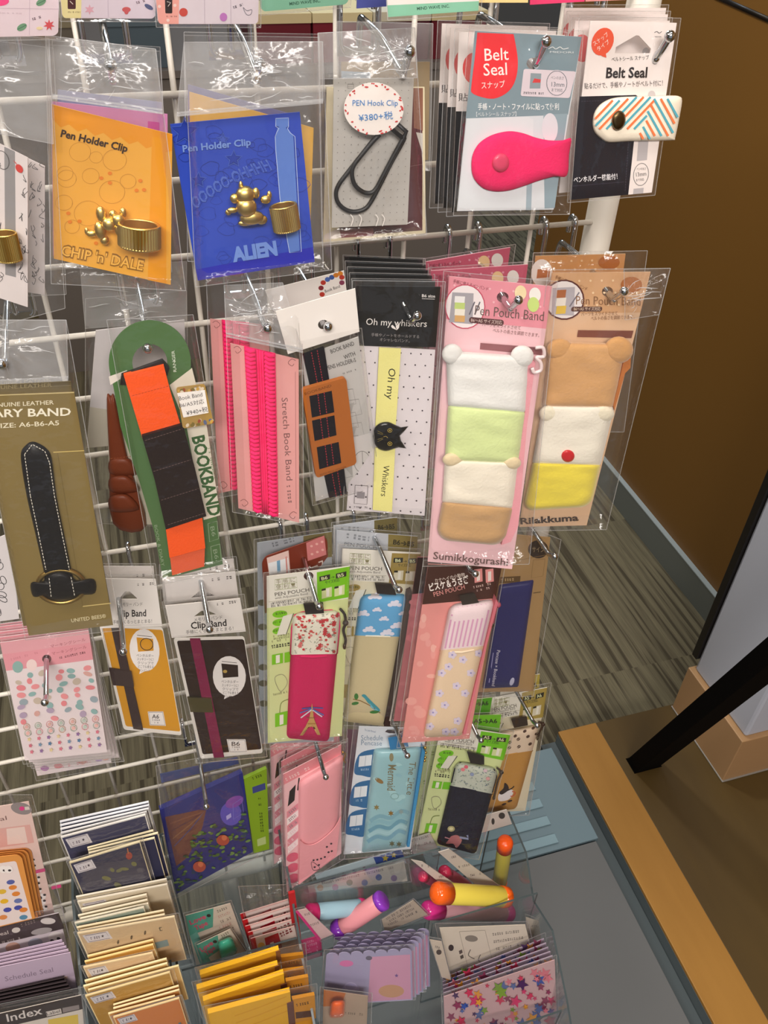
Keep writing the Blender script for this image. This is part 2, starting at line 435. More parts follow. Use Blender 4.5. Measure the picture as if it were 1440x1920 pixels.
class Card(Sheet):
    def __init__(s, name, label, cat, quad, y, color, outline=None, group=None, th=.0008, lim=9, pl=None, anchor=None, kind='paper', holes=(), base='backing_card'):
        s.q = quad; anchor = anchor or L2(quad[0], quad[1], .5)
        super().__init__(pl or fit(quad, y, anchor, lim))
        b = s.pl.at(*L2(quad[3], quad[2], .5)); s.root = empty(name, b, label, cat, group); s.holes = list(holes); s.base = base
        s.slab(outline or quad, th, M(color, kind), 0); s.th = th
    def Q(s, a, b): return Q(s.q, a, b)
    def qq(s, a0, b0, a1, b1): return [Q(s.q, a0, b0), Q(s.q, a1, b0), Q(s.q, a1, b1), Q(s.q, a0, b1)]
    def t(s, st, a, b, hgt, m, **k): s.text(st, s.Q(*a), s.Q(*b), hgt, m, **k)
    def done(s): s.obj = s.build(s.base, s.root); return s
    def bag(s, q, hf=.004, hb=-.0015, **k): return film(s.root, s.pl, q, hf, hb, **k)
def sub(card, base=None):
    return Sheet(card.pl, card.h if base is None else base)
ORD = ['first', 'second', 'third', 'fourth', 'fifth', 'sixth', 'seventh', 'eighth', 'ninth', 'tenth', 'eleventh', 'twelfth']
# ================================================================ the shop around the rack
def shader_floor():
    m = bpy.data.materials.new('striped_carpet'); m.use_nodes = True; nt = m.node_tree; N = nt.nodes.new; L = nt.links.new
    b = nt.nodes['Principled BSDF']; b.inputs['Roughness'].default_value = .95
    tc = N('ShaderNodeTexCoord'); mp = N('ShaderNodeMapping'); mp.inputs['Scale'].default_value = (75, 1.6, 1)
    n1 = N('ShaderNodeTexNoise'); n1.inputs['Scale'].default_value = 1; n1.inputs['Detail'].default_value = 3
    sx = N('ShaderNodeSeparateXYZ'); L(tc.outputs['Object'], sx.inputs[0]); cb = N('ShaderNodeCombineXYZ'); L(sx.outputs[0], cb.inputs[0]); L(sx.outputs[1], cb.inputs[1])
    fl = N('ShaderNodeMath'); fl.operation = 'SNAP'; fl.inputs[1].default_value = .5; L(sx.outputs[1], fl.inputs[0]); ml = N('ShaderNodeMath'); ml.operation = 'MULTIPLY'; ml.inputs[1].default_value = 9.7; L(fl.outputs[0], ml.inputs[0]); L(ml.outputs[0], cb.inputs[2])
    L(cb.outputs[0], mp.inputs[0]); L(mp.outputs[0], n1.inputs['Vector'])
    r = N('ShaderNodeValToRGB'); e = r.color_ramp.elements
    e[0].position = .41; e[0].color = (*lin('4c4535'), 1); e[1].position = .6; e[1].color = (*lin('777059'), 1)
    k = e.new(.46); k.color = (*lin('68614d'), 1)
    L(n1.outputs['Fac'], r.inputs[0])
    mp2 = N('ShaderNodeMapping'); mp2.inputs['Scale'].default_value = (420, 12, 1); n2 = N('ShaderNodeTexNoise'); n2.inputs['Scale'].default_value = 1
    L(tc.outputs['Object'], mp2.inputs[0]); L(mp2.outputs[0], n2.inputs['Vector'])
    mx = N('ShaderNodeMix'); mx.data_type = 'RGBA'; mx.blend_type = 'OVERLAY'; mx.inputs[0].default_value = .45
    L(r.outputs[0], mx.inputs[6]); L(n2.outputs['Fac'], mx.inputs[7]); L(mx.outputs[2], b.inputs['Base Color'])
    bp = N('ShaderNodeBump'); bp.inputs['Strength'].default_value = .3; bp.inputs['Distance'].default_value = .003
    L(n2.outputs['Fac'], bp.inputs['Height']); L(bp.outputs[0], b.inputs['Normal']); return m
def shader_wood(name, c0, c1, sc):
    m = bpy.data.materials.new(name); m.use_nodes = True; nt = m.node_tree; N = nt.nodes.new; L = nt.links.new
    b = nt.nodes['Principled BSDF']; b.inputs['Roughness'].default_value = .5
    tc = N('ShaderNodeTexCoord'); mp = N('ShaderNodeMapping'); mp.inputs['Scale'].default_value = sc
    n1 = N('ShaderNodeTexNoise'); n1.inputs['Scale'].default_value = 1; n1.inputs['Detail'].default_value = 5; n1.inputs['Roughness'].default_value = .6
    r = N('ShaderNodeValToRGB'); e = r.color_ramp.elements
    e[0].position = .3; e[0].color = (*lin(c0), 1); e[1].position = .7; e[1].color = (*lin(c1), 1)
    L(tc.outputs['Object'], mp.inputs[0]); L(mp.outputs[0], n1.inputs['Vector']); L(n1.outputs['Fac'], r.inputs[0]); L(r.outputs[0], b.inputs['Base Color']); return m
mb = MB(); mb.box((-3.2, -3.2, -.05), (3.2, 5.2, 0), shader_floor()); struct('floor', mb)
mb = MB(); mb.box((-3.2, -3.2, 2.72), (3.2, 5.2, 2.76), M('b8b4ac', 'paint')); struct('ceiling', mb)
mb = MB(); mb.box((-3.25, 5.2, 0), (3.25, 5.25, 2.72), M('6d6a66', 'paint')); struct('wall_back', mb)
mb = MB(); mb.box((-3.25, -3.2, 0), (-3.2, 5.2, 2.72), M('8d877e', 'paint')); struct('wall_left', mb)
mb = MB(); mb.box((-.7, .012, 0), (-.64, 5.2, 2.72), M('8d877e', 'paint')); struct('added_light_blocker', mb)  # unseen partition added to keep the left light off the carpet
WX = 1.252
mb = MB(); mb.box((WX, -3.2, 0), (WX + .06, 1.83, 2.72), M('7a5521', 'paint')); struct('wall_right', mb)
mb = MB(); mb.box((WX - .012, .32, 0), (WX, 1.83, .088), M('6b716e', 'paint')); mb.box((WX - .014, .32, .088), (WX, 1.83, .091), M('a9b6ba', 'paint')); struct('baseboard_right', mb)
a = aty(1361, 0, 0); p1 = atx(1340, -9, WX); p2 = atx(1460, 44, WX)
mb = MB(); mb.tube([p1, p2], .0055, M('17100b', 'paint'), 4); struct('trim_1', mb)
# raised base of the rack: slatted steel plate and plain plate
mb = MB(); mb.box((-.75, -.62, .0), (.648, .083, .098), M('66696b', 'paint')); mb.box((-.75, -.62, .098), (.648, .083, .1), M('67696a', 'paint'))
solo('base_plate', mb, 'plain grey steel base plate beside the wooden kerb', 'shelf', bevel=.001)
root = empty('slatted_plate', (.3, .19, .0), 'blue grey steel plate with raised slats beside the carpet', 'shelf')
mb = MB(); mb.box((.33, .087, .0), (.655, .29, .1), M('6f858f', 'paint')); mb.build('plate', root, .001)  # blue in the paint imitates a reflection on grey steel, slats too
for i in range(5):
    y = .265 - i * .037 - .01
    mb = MB(); mb.box((.345, y - .009, .1), (.585 - i * .0015, y + .009, .1035), M('84a0ab', 'paint')); mb.build('slat', root, .0012)
# wooden platform with its kerb
root = empty('wooden_platform', (.95, -.1, 0), 'low wooden platform with a yellow border plank and dark top', 'platform')
mb = MB(); mb.box((.682, -.75, .0), (1.25, .318, .098), M('5f6a6e', 'paint')); mb.build('side_panel', root)
mb = MB(); mb.box((.682, -.75, .098), (.768, .318, .106), shader_wood('yellow_plank', '94682a', 'aa7c38', (9, 1.2, 9))); mb.build('border_plank', root, .0015)
mb = MB(); mb.box((.768, -.75, .098), (1.25, .318, .1045), shader_wood('dark_top', '4a391a', '5c4820', (6, 1, 6))); mb.build('top_panel', root, .0008)
mb = MB(); mb.box((.649, -.62, .0), (.681, .318, .07), M('4d5659', 'paint')); solo('channel_strip', mb, 'dark grey metal strip in the gap along the yellow kerb', 'strip')
# white cabinet on its wooden plinth
root = empty('white_cabinet', (1.08, .2, .1045), 'pale white cabinet with black rear edge on a tan wooden plinth', 'cabinet')
zt = atx(1393, 1393, .946).z
mb = MB(); mb.box((.946, .127, .1045), (1.24, .312, zt), M('b58f66', 'paint')); mb.box((.944, .124, .1045), (1.242, .314, .108), M('8c8780', 'paint')); mb.build('plinth', root, .002)
mb = MB(); mb.box((.956, .135, zt), (1.235, .305, 1.36), M('c3c8d6', 'paint')); mb.build('body', root, .006)
mb = MB(); mb.box((.95, .305, zt + .03), (1.235, .32, 1.36), M('15110f', 'paint')); mb.build('rear_edge', root, .001)
# leaning leg of a display easel
root = empty('display_easel', tuple(atz(1207, 1428, .1045)), 'black leaning easel leg standing on the wooden platform', 'easel')
f0 = Vector(atz(1207, 1430, .1045)); f1 = aty(1500, 1192, f0.y - .2)
d = (f1 - f0); sv = Vector((0, 1, 0)); wv = d.cross(sv).normalized()
mb = MB(); top = f0 + d * 1.9; vs = []
for p, k in ((f0, .029), (f0 + d * .5, .032), (top, .036)):
    for sx, sy in ((-1, -1), (1, -1), (1, 1), (-1, 1)): vs.append(p + wv * sx * k + sv * sy * .016 + (Vector((0, 0, .0)) if p is not f0 else Vector((0, 0, 0))))
for i in range(4): vs[i].z = .1047
mb.add(vs, [(0, 1, 2, 3), (8, 9, 10, 11)] + [(a + i, a + (i + 1) % 4, a + 4 + (i + 1) % 4, a + 4 + i) for a in (0, 4) for i in range(4)], M('070504', 'cloth')); mb.build('leg', root, .002)
# counter with lidded boxes at the back of the shop
mb = MB(); mb.box((-.6, 2.2, 0), (1.19, 2.9, .93), M('7a726c', 'paint')); mb.box((-.62, 2.18, .93), (1.21, 2.92, .95), M('6d6560', 'paint')); solo('counter', mb, 'grey counter far behind the rack', 'counter')
for i in range(7):
    red = i > 2; k = i - 3 if red else i; x = .43 + .187 * k if red else -.5 + .26 * k; root = empty('storage_box', (x + .09, 2.33, .95), ('dark red box with cream lid, %s red one from the left on the far counter' if red else 'dull grey lidded box, %s from the left on the far counter') % ORD[k], 'box', 'boxes on the far counter')
    mb = MB(); mb.box((x, 2.22, .95), (x + .18, 2.44, 1.057), M(['6b1f2a', '7b2330', '5d2230'][i % 3] if red else ['5f6670', '6a6258', '52606a'][i], 'paper')); mb.build('body', root, .001)
    mb = MB(); mb.box((x - .002, 2.216, 1.057), (x + .182, 2.444, 1.083), M(['d9c79a', 'e2d2a4', 'd8cfb8'][i % 3] if red else ['6a7078', '8a8068', '5a6872'][i], 'paper')); mb.build('lid', root, .001)
# ================================================================ wire rack
Z0 = CAM.z - .2347
root = empty('wire_rack', (.09, 0, .1), 'white wire grid display rack with a round white end post', 'display rack')
WHITE = M('d6d0c5', 'paint')
zb, ztop = CAM.z - 1.06, CAM.z + .28
mb = MB()
for k in range(-9, 17):
    z = Z0 - .05 * k; mb.tube([(-.62, 0, z), (.338, 0, z)], .0021, WHITE, 8)
x = -.1617 - .45
while x < .34:
    mb.tube([(x, .0036, zb), (x, .0036, ztop)], .0018, WHITE, 8); x += .05
mb.build('wire_mesh', root)
mb = MB(); mb.tube([(.346, .004, zb - .01), (.346, .004, ztop)], .0112, WHITE, 20); mb.build('end_post', root)
mb = MB(); mb.tube([(-.62, .004, zb - .008), (.346, .004, zb - .008)], .009, WHITE, 14)
mb.build('bottom_rail', root)
for x in (-.01, -.45):
    mb = MB(); mb.tube([(x, .0, .1), (x, .0, zb - .01)], .011, WHITE, 14); mb.box((x - .03, -.09, .1), (x + .03, .08, .106), WHITE); mb.build('leg', root)
CHROME = M('c8ccd0', 'chrome')
def hook(tip, k, label, bend=.006, y=-.103):
    T = aty(*tip, y); zw = Z0 - .05 * k; X = T.x
    root = empty('rack_hook', (X, -.003, zw), label, 'hook', 'chrome hooks on the wire rack')
    for s in (-1, 1):
        mb = MB(); xs = X + s * .0118
        p = [(xs, .0042, zw - .008), (xs, .0046, zw), (xs, .003, zw + .0042), (xs, -.0004, zw + .0052), (xs, -.0042, zw + .003), (xs, -.005, zw - .004), (xs, -.005, zw - .024), (X + s * .009, -.005, zw - .029)]
        mb.tube(spline(p, 4), .0019, CHROME, 8); mb.build('clip', root)
    mb = MB(); mb.box((X - .0135, -.0062, zw - .031), (X + .0135, -.0044, zw - .026), CHROME); mb.build('cross_bar', root)
    mb = MB(); kz = T.z - bend
    p = [(X, -.005, zw - .027), (X, -.008, zw - .012), (X, -.016, zw - .006 - .2 * (zw - kz)), (X, -.05, (zw - .004 + kz) / 2), (X, y + .013, kz), (X, y + .008, kz + bend * .15), tuple(T)]
    mb.tube(spline(p, 5), .0021, CHROME, 10); mb.ball(T, .0031, CHROME, 12); mb.build('arm', root)
    return root
def hole_at(pl, tip, k, r=.004, bend=.006, y=-.103):
    """hole a hung card needs where the hook arm passes through it"""
    T = aty(*tip, y); zw = Z0 - .05 * k
    for i in range(60):
        f = i / 59; p = Vector((T.x, -.008 + (y + .012 + .008) * f, zw - .006 + (T.z - bend - zw + .006) * f))
        if (p - pl.o).dot(pl.n) > 0: break
    px = proj(p); s = F * r / (p - CAM).length
    return ell(px[0], px[1], s, s * .9, 0, 14)
HK = [((207, 122), -3, 'chrome hook above the orange clip card', .008), ((487, 122), -3, 'chrome hook above the blue clip card', .008),
      ((768, 97), -3, 'chrome hook with upturned tip above the round handwritten sticker', .012), ((1024, 78), -3, 'chrome hook through the grey and red belt card', .013),
      ((1256, 68), -3, 'chrome hook through the white and navy belt card', .013), ((-40, 130), -3, 'chrome hook at the top left edge above the doodle strips', .008),
      ((3, 683), 0, 'chrome hook above the khaki diary band card', .005), ((277, 653), 0, 'chrome hook in the round green card handle', .005),
      ((502, 615), 0, 'chrome hook above the pink stretch band', .005), ((615, 612), 0, 'chrome hook through the blank white header', .005),
      ((782, 592), 0, 'chrome hook through the black lettered header', .008), ((972, 563), 0, 'chrome hook through the pink dotted header', .01),
      ((1170, 546), 0, 'chrome hook through the tan dotted header', .01), ((84, 1317), 6, 'chrome hook through the pink sticker sheets', .004),
      ((231, 1222), 5, 'chrome hook in front of the yellow band card', .004), ((393, 1180), 5, 'chrome hook in front of the brown band card', .004),
      ((599, 1137), 5, 'chrome hook above the magenta pouch', .005), ((748, 1106), 5, 'chrome hook above the cloud pattern pouch', .005),
      ((891, 1076), 5, 'chrome hook below the pink plush pouch card', .005), ((1040, 1043), 5, 'chrome hook above the navy flat pouch', .006),
      ((387, 1512), 10, 'chrome hook in front of the dark blue cover', .005), ((611, 1457), 10, 'chrome hook in front of the plain pink pouch', .005),
      ((764, 1417), 10, 'chrome hook in front of the pale blue sea pouch', .005), ((902, 1388), 10, 'chrome hook in front of the green label card with navy pouch', .005),
      ((1007, 1360), 10, 'chrome hook above the tan cup pouch', .005)]
for h in HK: hook(*h)
# ================================================================ upper row: cards cut by the top of the photo
def simple(name, label, cat, quad, y, color, group=None, **k):
    c = Card(name, label, cat, quad, y, color, group=group, **k); return c
INK = '3a3436'
q = [(-150, -90), (112, -60), (109, 67), (-150, 72)]
c = Card('sticker_sheet', 'white sheet with pink blot and leaf doodles in the top left corner', 'sticker sheet', q, -.12, 'e6d3da', rrect(q, 12, (0, 0, 1, 0)), 'sheets along the top edge')
for x in (0, 56): c.line([(x, -50), (x - 1, 66)], .8, 'c9b2c0')
c.line([(-100, 14), (110, 17)], .8, 'c9b2c0'); c.fill(ell(0, 2, 17, 9), 'f04a86')
for x, y in ((77, 4), (41, 51)): c.fill(ell(x, y, 10, 6, -30), '6f9a78'); c.line([(x - 8, y + 4), (x + 8, y - 4)], 1, '3d6350')
c.fill(star(92, 47, 11, 7), 'd5555c'); c.scrib((56, 40), (78, 33), 5, '6c5660', 2); c.fill(ell(74, 53, 6, 3), 'ead7a8'); c.scrib((0, 25), (40, 26), 2, 'cdb9c3', 3)
c.done(); c.bag([(-150, -90), (118, -62), (114, 74), (-150, 78)], seed=1)
q = [(108, -70), (296, -70), (291, 35), (117, 34)]
c = Card('sticker_sheet', 'lilac sheet with a cream left margin and brown tag at the top edge', 'sticker sheet', q, -.115, 'd9cbd6', rrect(q, 9, (0, 0, 1, 1)), 'sheets along the top edge')
c.fill(rrect([(108, -70), (154, -70), (152, 34), (117, 34)], 9, (0, 0, 0, 1)), 'e4d79c'); c.fill(rrect([(126, -40), (142, -40), (142, 17), (127, 17)], 2), '4a2226')
c.line([(131, 2), (137, 8)], 1.2, 'e8dcd0'); c.scrib((127, 24), (151, 24), 3, '8c7a55', 5)
c.fill(star(168, 18, 10, 6), 'd9a3b0'); c.fill(ell(237, 18, 8, 5), 'c75a5c'); c.fill(ell(237, 22, 4, 5), 'c75a5c'); c.fill(ell(279, 13, 9, 4, 30), '4e567c'); c.scrib((251, 9), (272, 3), 5, '6c5660', 2)
c.line([(201, -50), (203, 32)], .7, 'b9a9ba'); c.done(); c.bag([(104, -70), (300, -70), (295, 41), (113, 40)], seed=2)
q = [(286, -70), (487, -70), (484, 45), (297, 45)]
c = Card('sticker_sheet', 'white sheet with a pink dotted left margin and black tag at the top edge', 'sticker sheet', q, -.12, 'dcd0d8', rrect(q, 8, (0, 0, 1, 1)), 'sheets along the top edge')
c.fill(rrect([(286, -70), (337, -70), (335, 45), (297, 45)], 8, (0, 0, 0, 1)), 'eea79c')
for x, y in ((299, 12), (328, 10), (315, 38)): c.fill(ell(x, y, 3, 3), 'f6d5cc')
c.fill(rrect([(308, -40), (323, -40), (323, 25), (310, 25)], 2), '2b1f20'); c.line([(313, 3), (320, 5), (315, 12)], 1.2, 'e0d6cf'); c.scrib((312, 32), (332, 32), 3, '9c6a60', 7)
for x in (383, 432): c.line([(x, -60), (x + 1, 44)], .8, 'b7a7b4')
c.fill(ell(344, 23, 8, 8), 'c84a40'); c.fill(ell(419, 32, 7, 8), 'bd78bd'); c.scrib((433, 18), (456, 10), 5, '5c5660', 2)
c.loop(spline([(456, 14), (463, 20), (472, 18), (470, 27), (462, 27)], 4, True), .9, '70707c'); c.done(); c.bag([(284, -70), (491, -70), (489, 52), (293, 51)], seed=3)
q = [(485, -70), (662, -70), (652, 8), (490, 22)]
c = Card('stationery_card', 'mint green card lettered in black above the blue clip card', 'card', q, -.11, '7fb89c', rrect(q, 10, (0, 0, 1, 1)), 'mint cards along the top edge')
c.text('MIND WAVE INC.', (543, 10), (601, 4), 6, '2e5a48', bold=.02); c.done(); c.bag([(482, -70), (666, -70), (657, 14), (489, 29)], seed=4)
q = [(672, -70), (726, -70), (725, 12), (669, 16)]
c = Card('stationery_card', 'small plain blue card between two mint cards at the top edge', 'card', q, -.09, '4a5296'); c.done()
q = [(722, -70), (903, -70), (897, 20), (728, 32)]
c = Card('stationery_card', 'white card with mint lower edge lettered in black above the pen hook clip', 'card', q, -.12, 'e6e0da', group='mint cards along the top edge')
c.fill([(726, 10), (898, 2), (897, 20), (728, 32)], '84c0a2'); c.text('MIND WAVE INC.', (782, 19), (843, 14), 6, '2e5a48', bold=.02); c.done(); c.bag([(720, -70), (908, -70), (902, 27), (727, 38)], seed=5)
q = [(893, -70), (992, -70), (990, 5), (896, 5)]
c = Card('stationery_card', 'cream card edge beside the white and mint card at the top', 'card', q, -.1, 'd8bf82'); c.done()
q = [(994, -70), (1100, -70), (1096, 3), (994, 9)]
c = Card('stationery_card', 'bright pink card edge above the grey belt card', 'card', q, -.1, 'd83a68'); c.done()
q = [(1100, -70), (1245, -70), (1240, -3), (1098, 3)]
c = Card('stationery_card', 'pale pink card edge above the white belt card', 'card', q, -.1, 'd98f8c'); c.done()
# ---------------------------------------------------------------- gold helpers
GOLD = M('eccb78', 'gold')
def ring_clip(card, cx, cy, wpx, hpx, h0, tilt=0):
    pl = card.pl; c0 = pl.at(cx, cy, h0); sc = (pl.at(cx + 1, cy, h0) - c0).length
    u = (pl.at(cx + 10, cy + tilt, h0) - c0).normalized(); n = pl.n; v = n.cross(u); v = v if v.z > 0 else -v
    r = wpx / 2 * sc; hh = hpx / 2 * sc; mb = MB(); N = 84; vs = []
    c0 = c0 + n * r * .75
    for rr, z in ((1, -hh), (1, hh), (.86, hh), (.86, -hh)):
        for i in range(N):
            a = 6.28319 * i / N; k = rr * r * ((1.035 if i % 2 else .985) if rr == 1 else 1)
            vs.append(c0 + u * math.cos(a) * k + n * math.sin(a) * k * .75 + v * z)
    mb.add(vs, [(j * N + i, j * N + (i + 1) % N, ((j + 1) % 4) * N + (i + 1) % N, ((j + 1) % 4) * N + i) for j in range(4) for i in range(N)], GOLD)
    for z in (-hh, hh):
        mb.tube([c0 + u * math.cos(6.28319 * i / 40) * r * .95 + n * math.sin(6.28319 * i / 40) * r * .7 + v * z for i in range(40)], r * .07, GOLD, 6, True)
    mb.build('ring', card.root)
def charm(card, lobes, h0):
    mb = MB(); pl = card.pl
    for x, y, rx, ry, h in lobes:
        c0 = pl.at(x, y, h0 + h); sc = (pl.at(x + 1, y, h0) - pl.at(x, y, h0)).length
        mb.ball(c0, (rx * 1.15 * sc, min(rx, ry) * sc * .9, ry * 1.15 * sc), GOLD, 14)
    mb.build('charm', card.root)
# ---------------------------------------------------------------- doodle strips at the left edge
G = 'clip packs on the top hooks'
for i, (q, lab) in enumerate((([(-90, 225), (52, 296), (52, 576), (-90, 530)], 'white doodle strip card with gold clip at the left edge'), ([(20, 282), (84, 312), (84, 553), (30, 545)], 'white doodle strip card behind the one with the gold clip'))):
    c = Card('clip_card', lab, 'clip card', q, -.095 + .018 * i, 'd8cfcd', group=G, holes=[])
    rnd = random.Random(i)
    if i == 0: c.fill([(8, 275), (28, 284), (30, 520), (10, 515)], '8e8b8b')
    for _ in range(26):
        x = (rnd.choice([-4, 40, 44]) if i == 0 else rnd.choice([62, 76])) + rnd.uniform(-4, 5); y = rnd.uniform(300, 540)
        p = [(x, y), (x + rnd.uniform(-6, 6), y + rnd.uniform(3, 10)), (x + rnd.uniform(-6, 6), y + rnd.uniform(8, 16)), (x + rnd.uniform(-4, 4), y + rnd.uniform(0, 12))]
        c.line(spline(p, 4), 1, '4b4748')
    if i == 0:
        c.fill(ell(36, 316, 6, 9, -35), 'c8413a'); c.fill([(30, 305), (24, 300), (32, 310)], 'c8413a'); c.loop(ell(4, 300, 12, 18, -20), 1, '4b4748')
    c.done()
    if i == 0:
        ring_clip(c, 15, 455, 50, 52, .002); c.bag([(-110, 55), (92, 72), (122, 578), (-110, 640)], seed=7, hole=(-30, 120), amp=.002)
        flap(c, [(-110, 55), (92, 72), (100, 270), (-110, 230)], .004, (-30, 140), 7, 10)
    else: c.bag([(-60, 70), (100, 90), (124, 552), (-60, 560)], seed=8)
# ---------------------------------------------------------------- orange clip card
for i, (q, col, lab) in enumerate((([(96, 190), (314, 214), (316, 500), (100, 480)], 'cf86b4', 'pink clip card right behind the orange clip card'), ([(108, 168), (304, 192), (306, 470), (108, 450)], '7f86b4', 'blue grey clip card hindmost behind the orange clip card'))):
    c = Card('clip_card', lab, 'clip card', q, -.074 + .02 * i, col, group=G)
    c.fill(rrect(c.qq(.83, .06, .93, .15), 1), 'c9489a' if i == 0 else '6a72a4'); c.done()
    c.bag([(92 + 6 * i, 84 - 8 * i), (300, 96 - 8 * i), (322, 510), (94, 500)], seed=9 + i)
q = [(97, 196), (323, 252), (320, 534), (101, 485)]
c = Card('clip_card', 'orange clip card with a gold ring clip and dark brown lettering', 'clip card', q, -.094, 'e0a23c', group=G)
top = [c.Q(0, 0), c.Q(1, 0), c.Q(1, .11)] + [c.Q(1 - k / 14, .11 + (.025 if k % 2 else -.008)) for k in range(1, 14)] + [c.Q(0, .09)]
c.fill(top, 'dd8f22'); c.fill([(285, 255), (311, 261), (312, 532), (277, 525)], 'e0941e')
for x, y, r in ((180, 295, 12), (150, 285, 20), (125, 335, 18), (122, 325, 15), (170, 330, 16), (210, 360, 24), (120, 380, 16), (165, 400, 26), (135, 425, 14), (215, 300, 22), (240, 340, 15)): c.loop(ell(x, y, r, r * .9), .8, 'bd8430')
for x, y in ((190, 334), (206, 325), (206, 343), (263, 339), (256, 357), (270, 356), (131, 416), (149, 415), (128, 400), (180, 456)): c.fill(ell(x, y, 4, 3.4), 'd97c28')
c.text('Pen Holder Clip', (113, 256), (238, 285), 14, '3a281c', bold=.03)
c.text("CHIP 'n' DALE", (113, 479), (268, 508), 22, '8a5f22', bold=.055); c.text("CHIP 'n' DALE", (114, 478), (267, 507), 19, 'e5ad4c', bold=.012)
c.done(); ring_clip(c, 264, 432, 78, 40, .001, 1)
charm(c, [(190, 402, 9, 14, .006), (205, 420, 12, 12, .007), (188, 432, 10, 16, .005), (172, 438, 9, 6, .004), (222, 412, 11, 10, .008), (225, 432, 9, 11, .007), (196, 450, 8, 8, .004), (163, 434, 4, 7, .004), (231, 398, 6, 8, .006), (212, 402, 7, 8, .006)], .001)
c.bag([(85, 66), (292, 92), (348, 545), (96, 532)], hf=.016, hb=-.002, seed=11, hole=(207, 122), amp=.0025, seam=[[(98, 183), (305, 212)], [(98, 178), (304, 206)]])
flap(c, [(85, 66), (292, 92), (305, 214), (98, 184)], .012, (207, 122), 1, 13)
# ---------------------------------------------------------------- blue clip card
for i, (q, col, lab) in enumerate((([(355, 172), (588, 240), (580, 490), (360, 460)], 'd8a53e', 'amber clip card right behind the blue clip card'), ([(352, 158), (560, 218), (560, 460), (356, 430)], '615f9a', 'dusky violet clip card hindmost behind the blue clip card'))):
    c = Card('clip_card', lab, 'clip card', q, -.076 + .02 * i, col, group=G)
    for k in range(5): c.loop(c_ell if False else ell(*c.Q(.15 + .17 * k, .25 + .1 * (k % 3)), 14, 11), .7, 'bd8c30' if i == 0 else '5a5890')
    c.done(); c.bag([(345, 66 - 6 * i), (598, 70 - 6 * i), (606, 500), (352, 490)], seed=13 + i, hole=(487, 122))
q = [(319, 233), (562, 210), (590, 491), (371, 526)]
c = Card('clip_card', 'deep blue clip card with a gold ring clip and pale lettering', 'clip card', q, -.094, '2c48b4', group=G)
c.fill([c.Q(0, .93), c.Q(1, .9), c.Q(1, 1), c.Q(0, 1)], '2a2fae')
rnd = random.Random(3)
for k in range(46):
    a, b = rnd.uniform(.04, .96), rnd.uniform(.05, .9); x, y = c.Q(a, b); r = rnd.uniform(6, 17)
    c.loop([(x + r * math.cos(t) * (1 + .2 * math.sin(3 * t + k)), y + r * .8 * math.sin(t)) for t in [6.283 * i / 16 for i in range(16)]], .8, '2b3d98')
for x, y, r, m in ((346, 247, 24, '263c9e'), (438, 298, 13, '263c9e'), (372, 338, 12, '263c9e'), (418, 262, 9, '3f57b4')): c.fill(star(x, y, r), m); c.loop(star(x, y, r + 4), 1.2, '4e6ac4')
c.fill([(519, 246), (520, 240), (524, 238), (517, 222 + 14), (517, 222), (541, 221), (541, 236), (536, 240), (545, 248), (550, 255), (562, 470), (543, 474), (524, 370), (517, 280), (516, 255)], '5a7cc8')
c.loop([(519, 248), (516, 256), (517, 280), (525, 372), (543, 474), (565, 472), (553, 256), (544, 249), (539, 241), (541, 237), (541, 221), (517, 222), (517, 237), (523, 241)], 1.3, 'a8bce8')
c.text('Pen Holder Clip', (343, 285), (471, 272), 13, '7290d2', bold=.03)
c.text('OOOOO-OHHHH', (366, 393), (510, 318), 22, '4e68be', bold=.03, arc=10); c.text('OOOOO-OHHHH', (369, 390), (508, 318), 17, '324cb2', bold=-.01, arc=9)
c.text('ALIEN', (437, 490), (521, 477), 26, '6f8fd6', bold=.06)
c.done(); ring_clip(c, 531, 402, 50, 44, .001, -2)
charm(c, [(460, 365, 16, 14, .008), (440, 372, 8, 8, .007), (480, 362, 6, 9, .007), (462, 388, 17, 16, .008), (472, 408, 20, 12, .006), (452, 350, 4, 9, .006), (436, 394, 9, 5, .006), (428, 398, 5, 5, .005), (498, 374, 9, 7, .007), (505, 366, 4, 7, .006), (462, 418, 14, 5, .005), (490, 412, 10, 8, .005)], .001)
c.bag([(345, 79), (605, 78), (622, 506), (367, 538)], hf=.016, hb=-.002, seed=15, hole=(487, 120), amp=.0025, seam=[[(332, 217), (606, 192)], [(332, 212), (606, 187)]])
flap(c, [(345, 79), (605, 78), (606, 190), (332, 216)], .012, (487, 122), 2, 14)
# ---------------------------------------------------------------- pen hook clip
q = [(640, 116), (806, 116), (803, 300), (640, 300)]
c = Card('clip_card', 'tan board hindmost behind the grey paper clip card', 'clip card', q, -.05, '92794c', group=G)
c.fill([(640, 133), (695, 136), (695, 150), (640, 150)], '93a8ba'); c.scrib((720, 146), (782, 146), 3, '5b4a2c', 4); c.done()
c.bag([(632, 40), (812, 44), (806, 320), (634, 320)], seed=17, m=FILM2)
q = [(613, 163), (796, 163), (798, 437), (606, 454)]
c = Card('clip_card', 'cream bordered brown picture card behind the grey paper clip card', 'clip card', q, -.068, 'dccfae', group=G)
c.fill([(625, 168), (792, 168), (792, 432), (636, 444)], '56292f'); c.fill([(775, 165), (793, 165), (793, 245), (776, 240)], '8b5f4e'); c.fill([(780, 248), (793, 250), (793, 290)], 'c6bdb4')
c.fill([(636, 430), (700, 428), (700, 442), (640, 446)], '874a4e'); c.fill([(608, 440), (636, 428), (640, 446), (608, 450)], 'ddd0c4'); c.line([(768, 312), (792, 308)], 1, '7c5a5c'); c.done()
q = [(626, 147), (776, 147), (764, 421), (622, 427)]
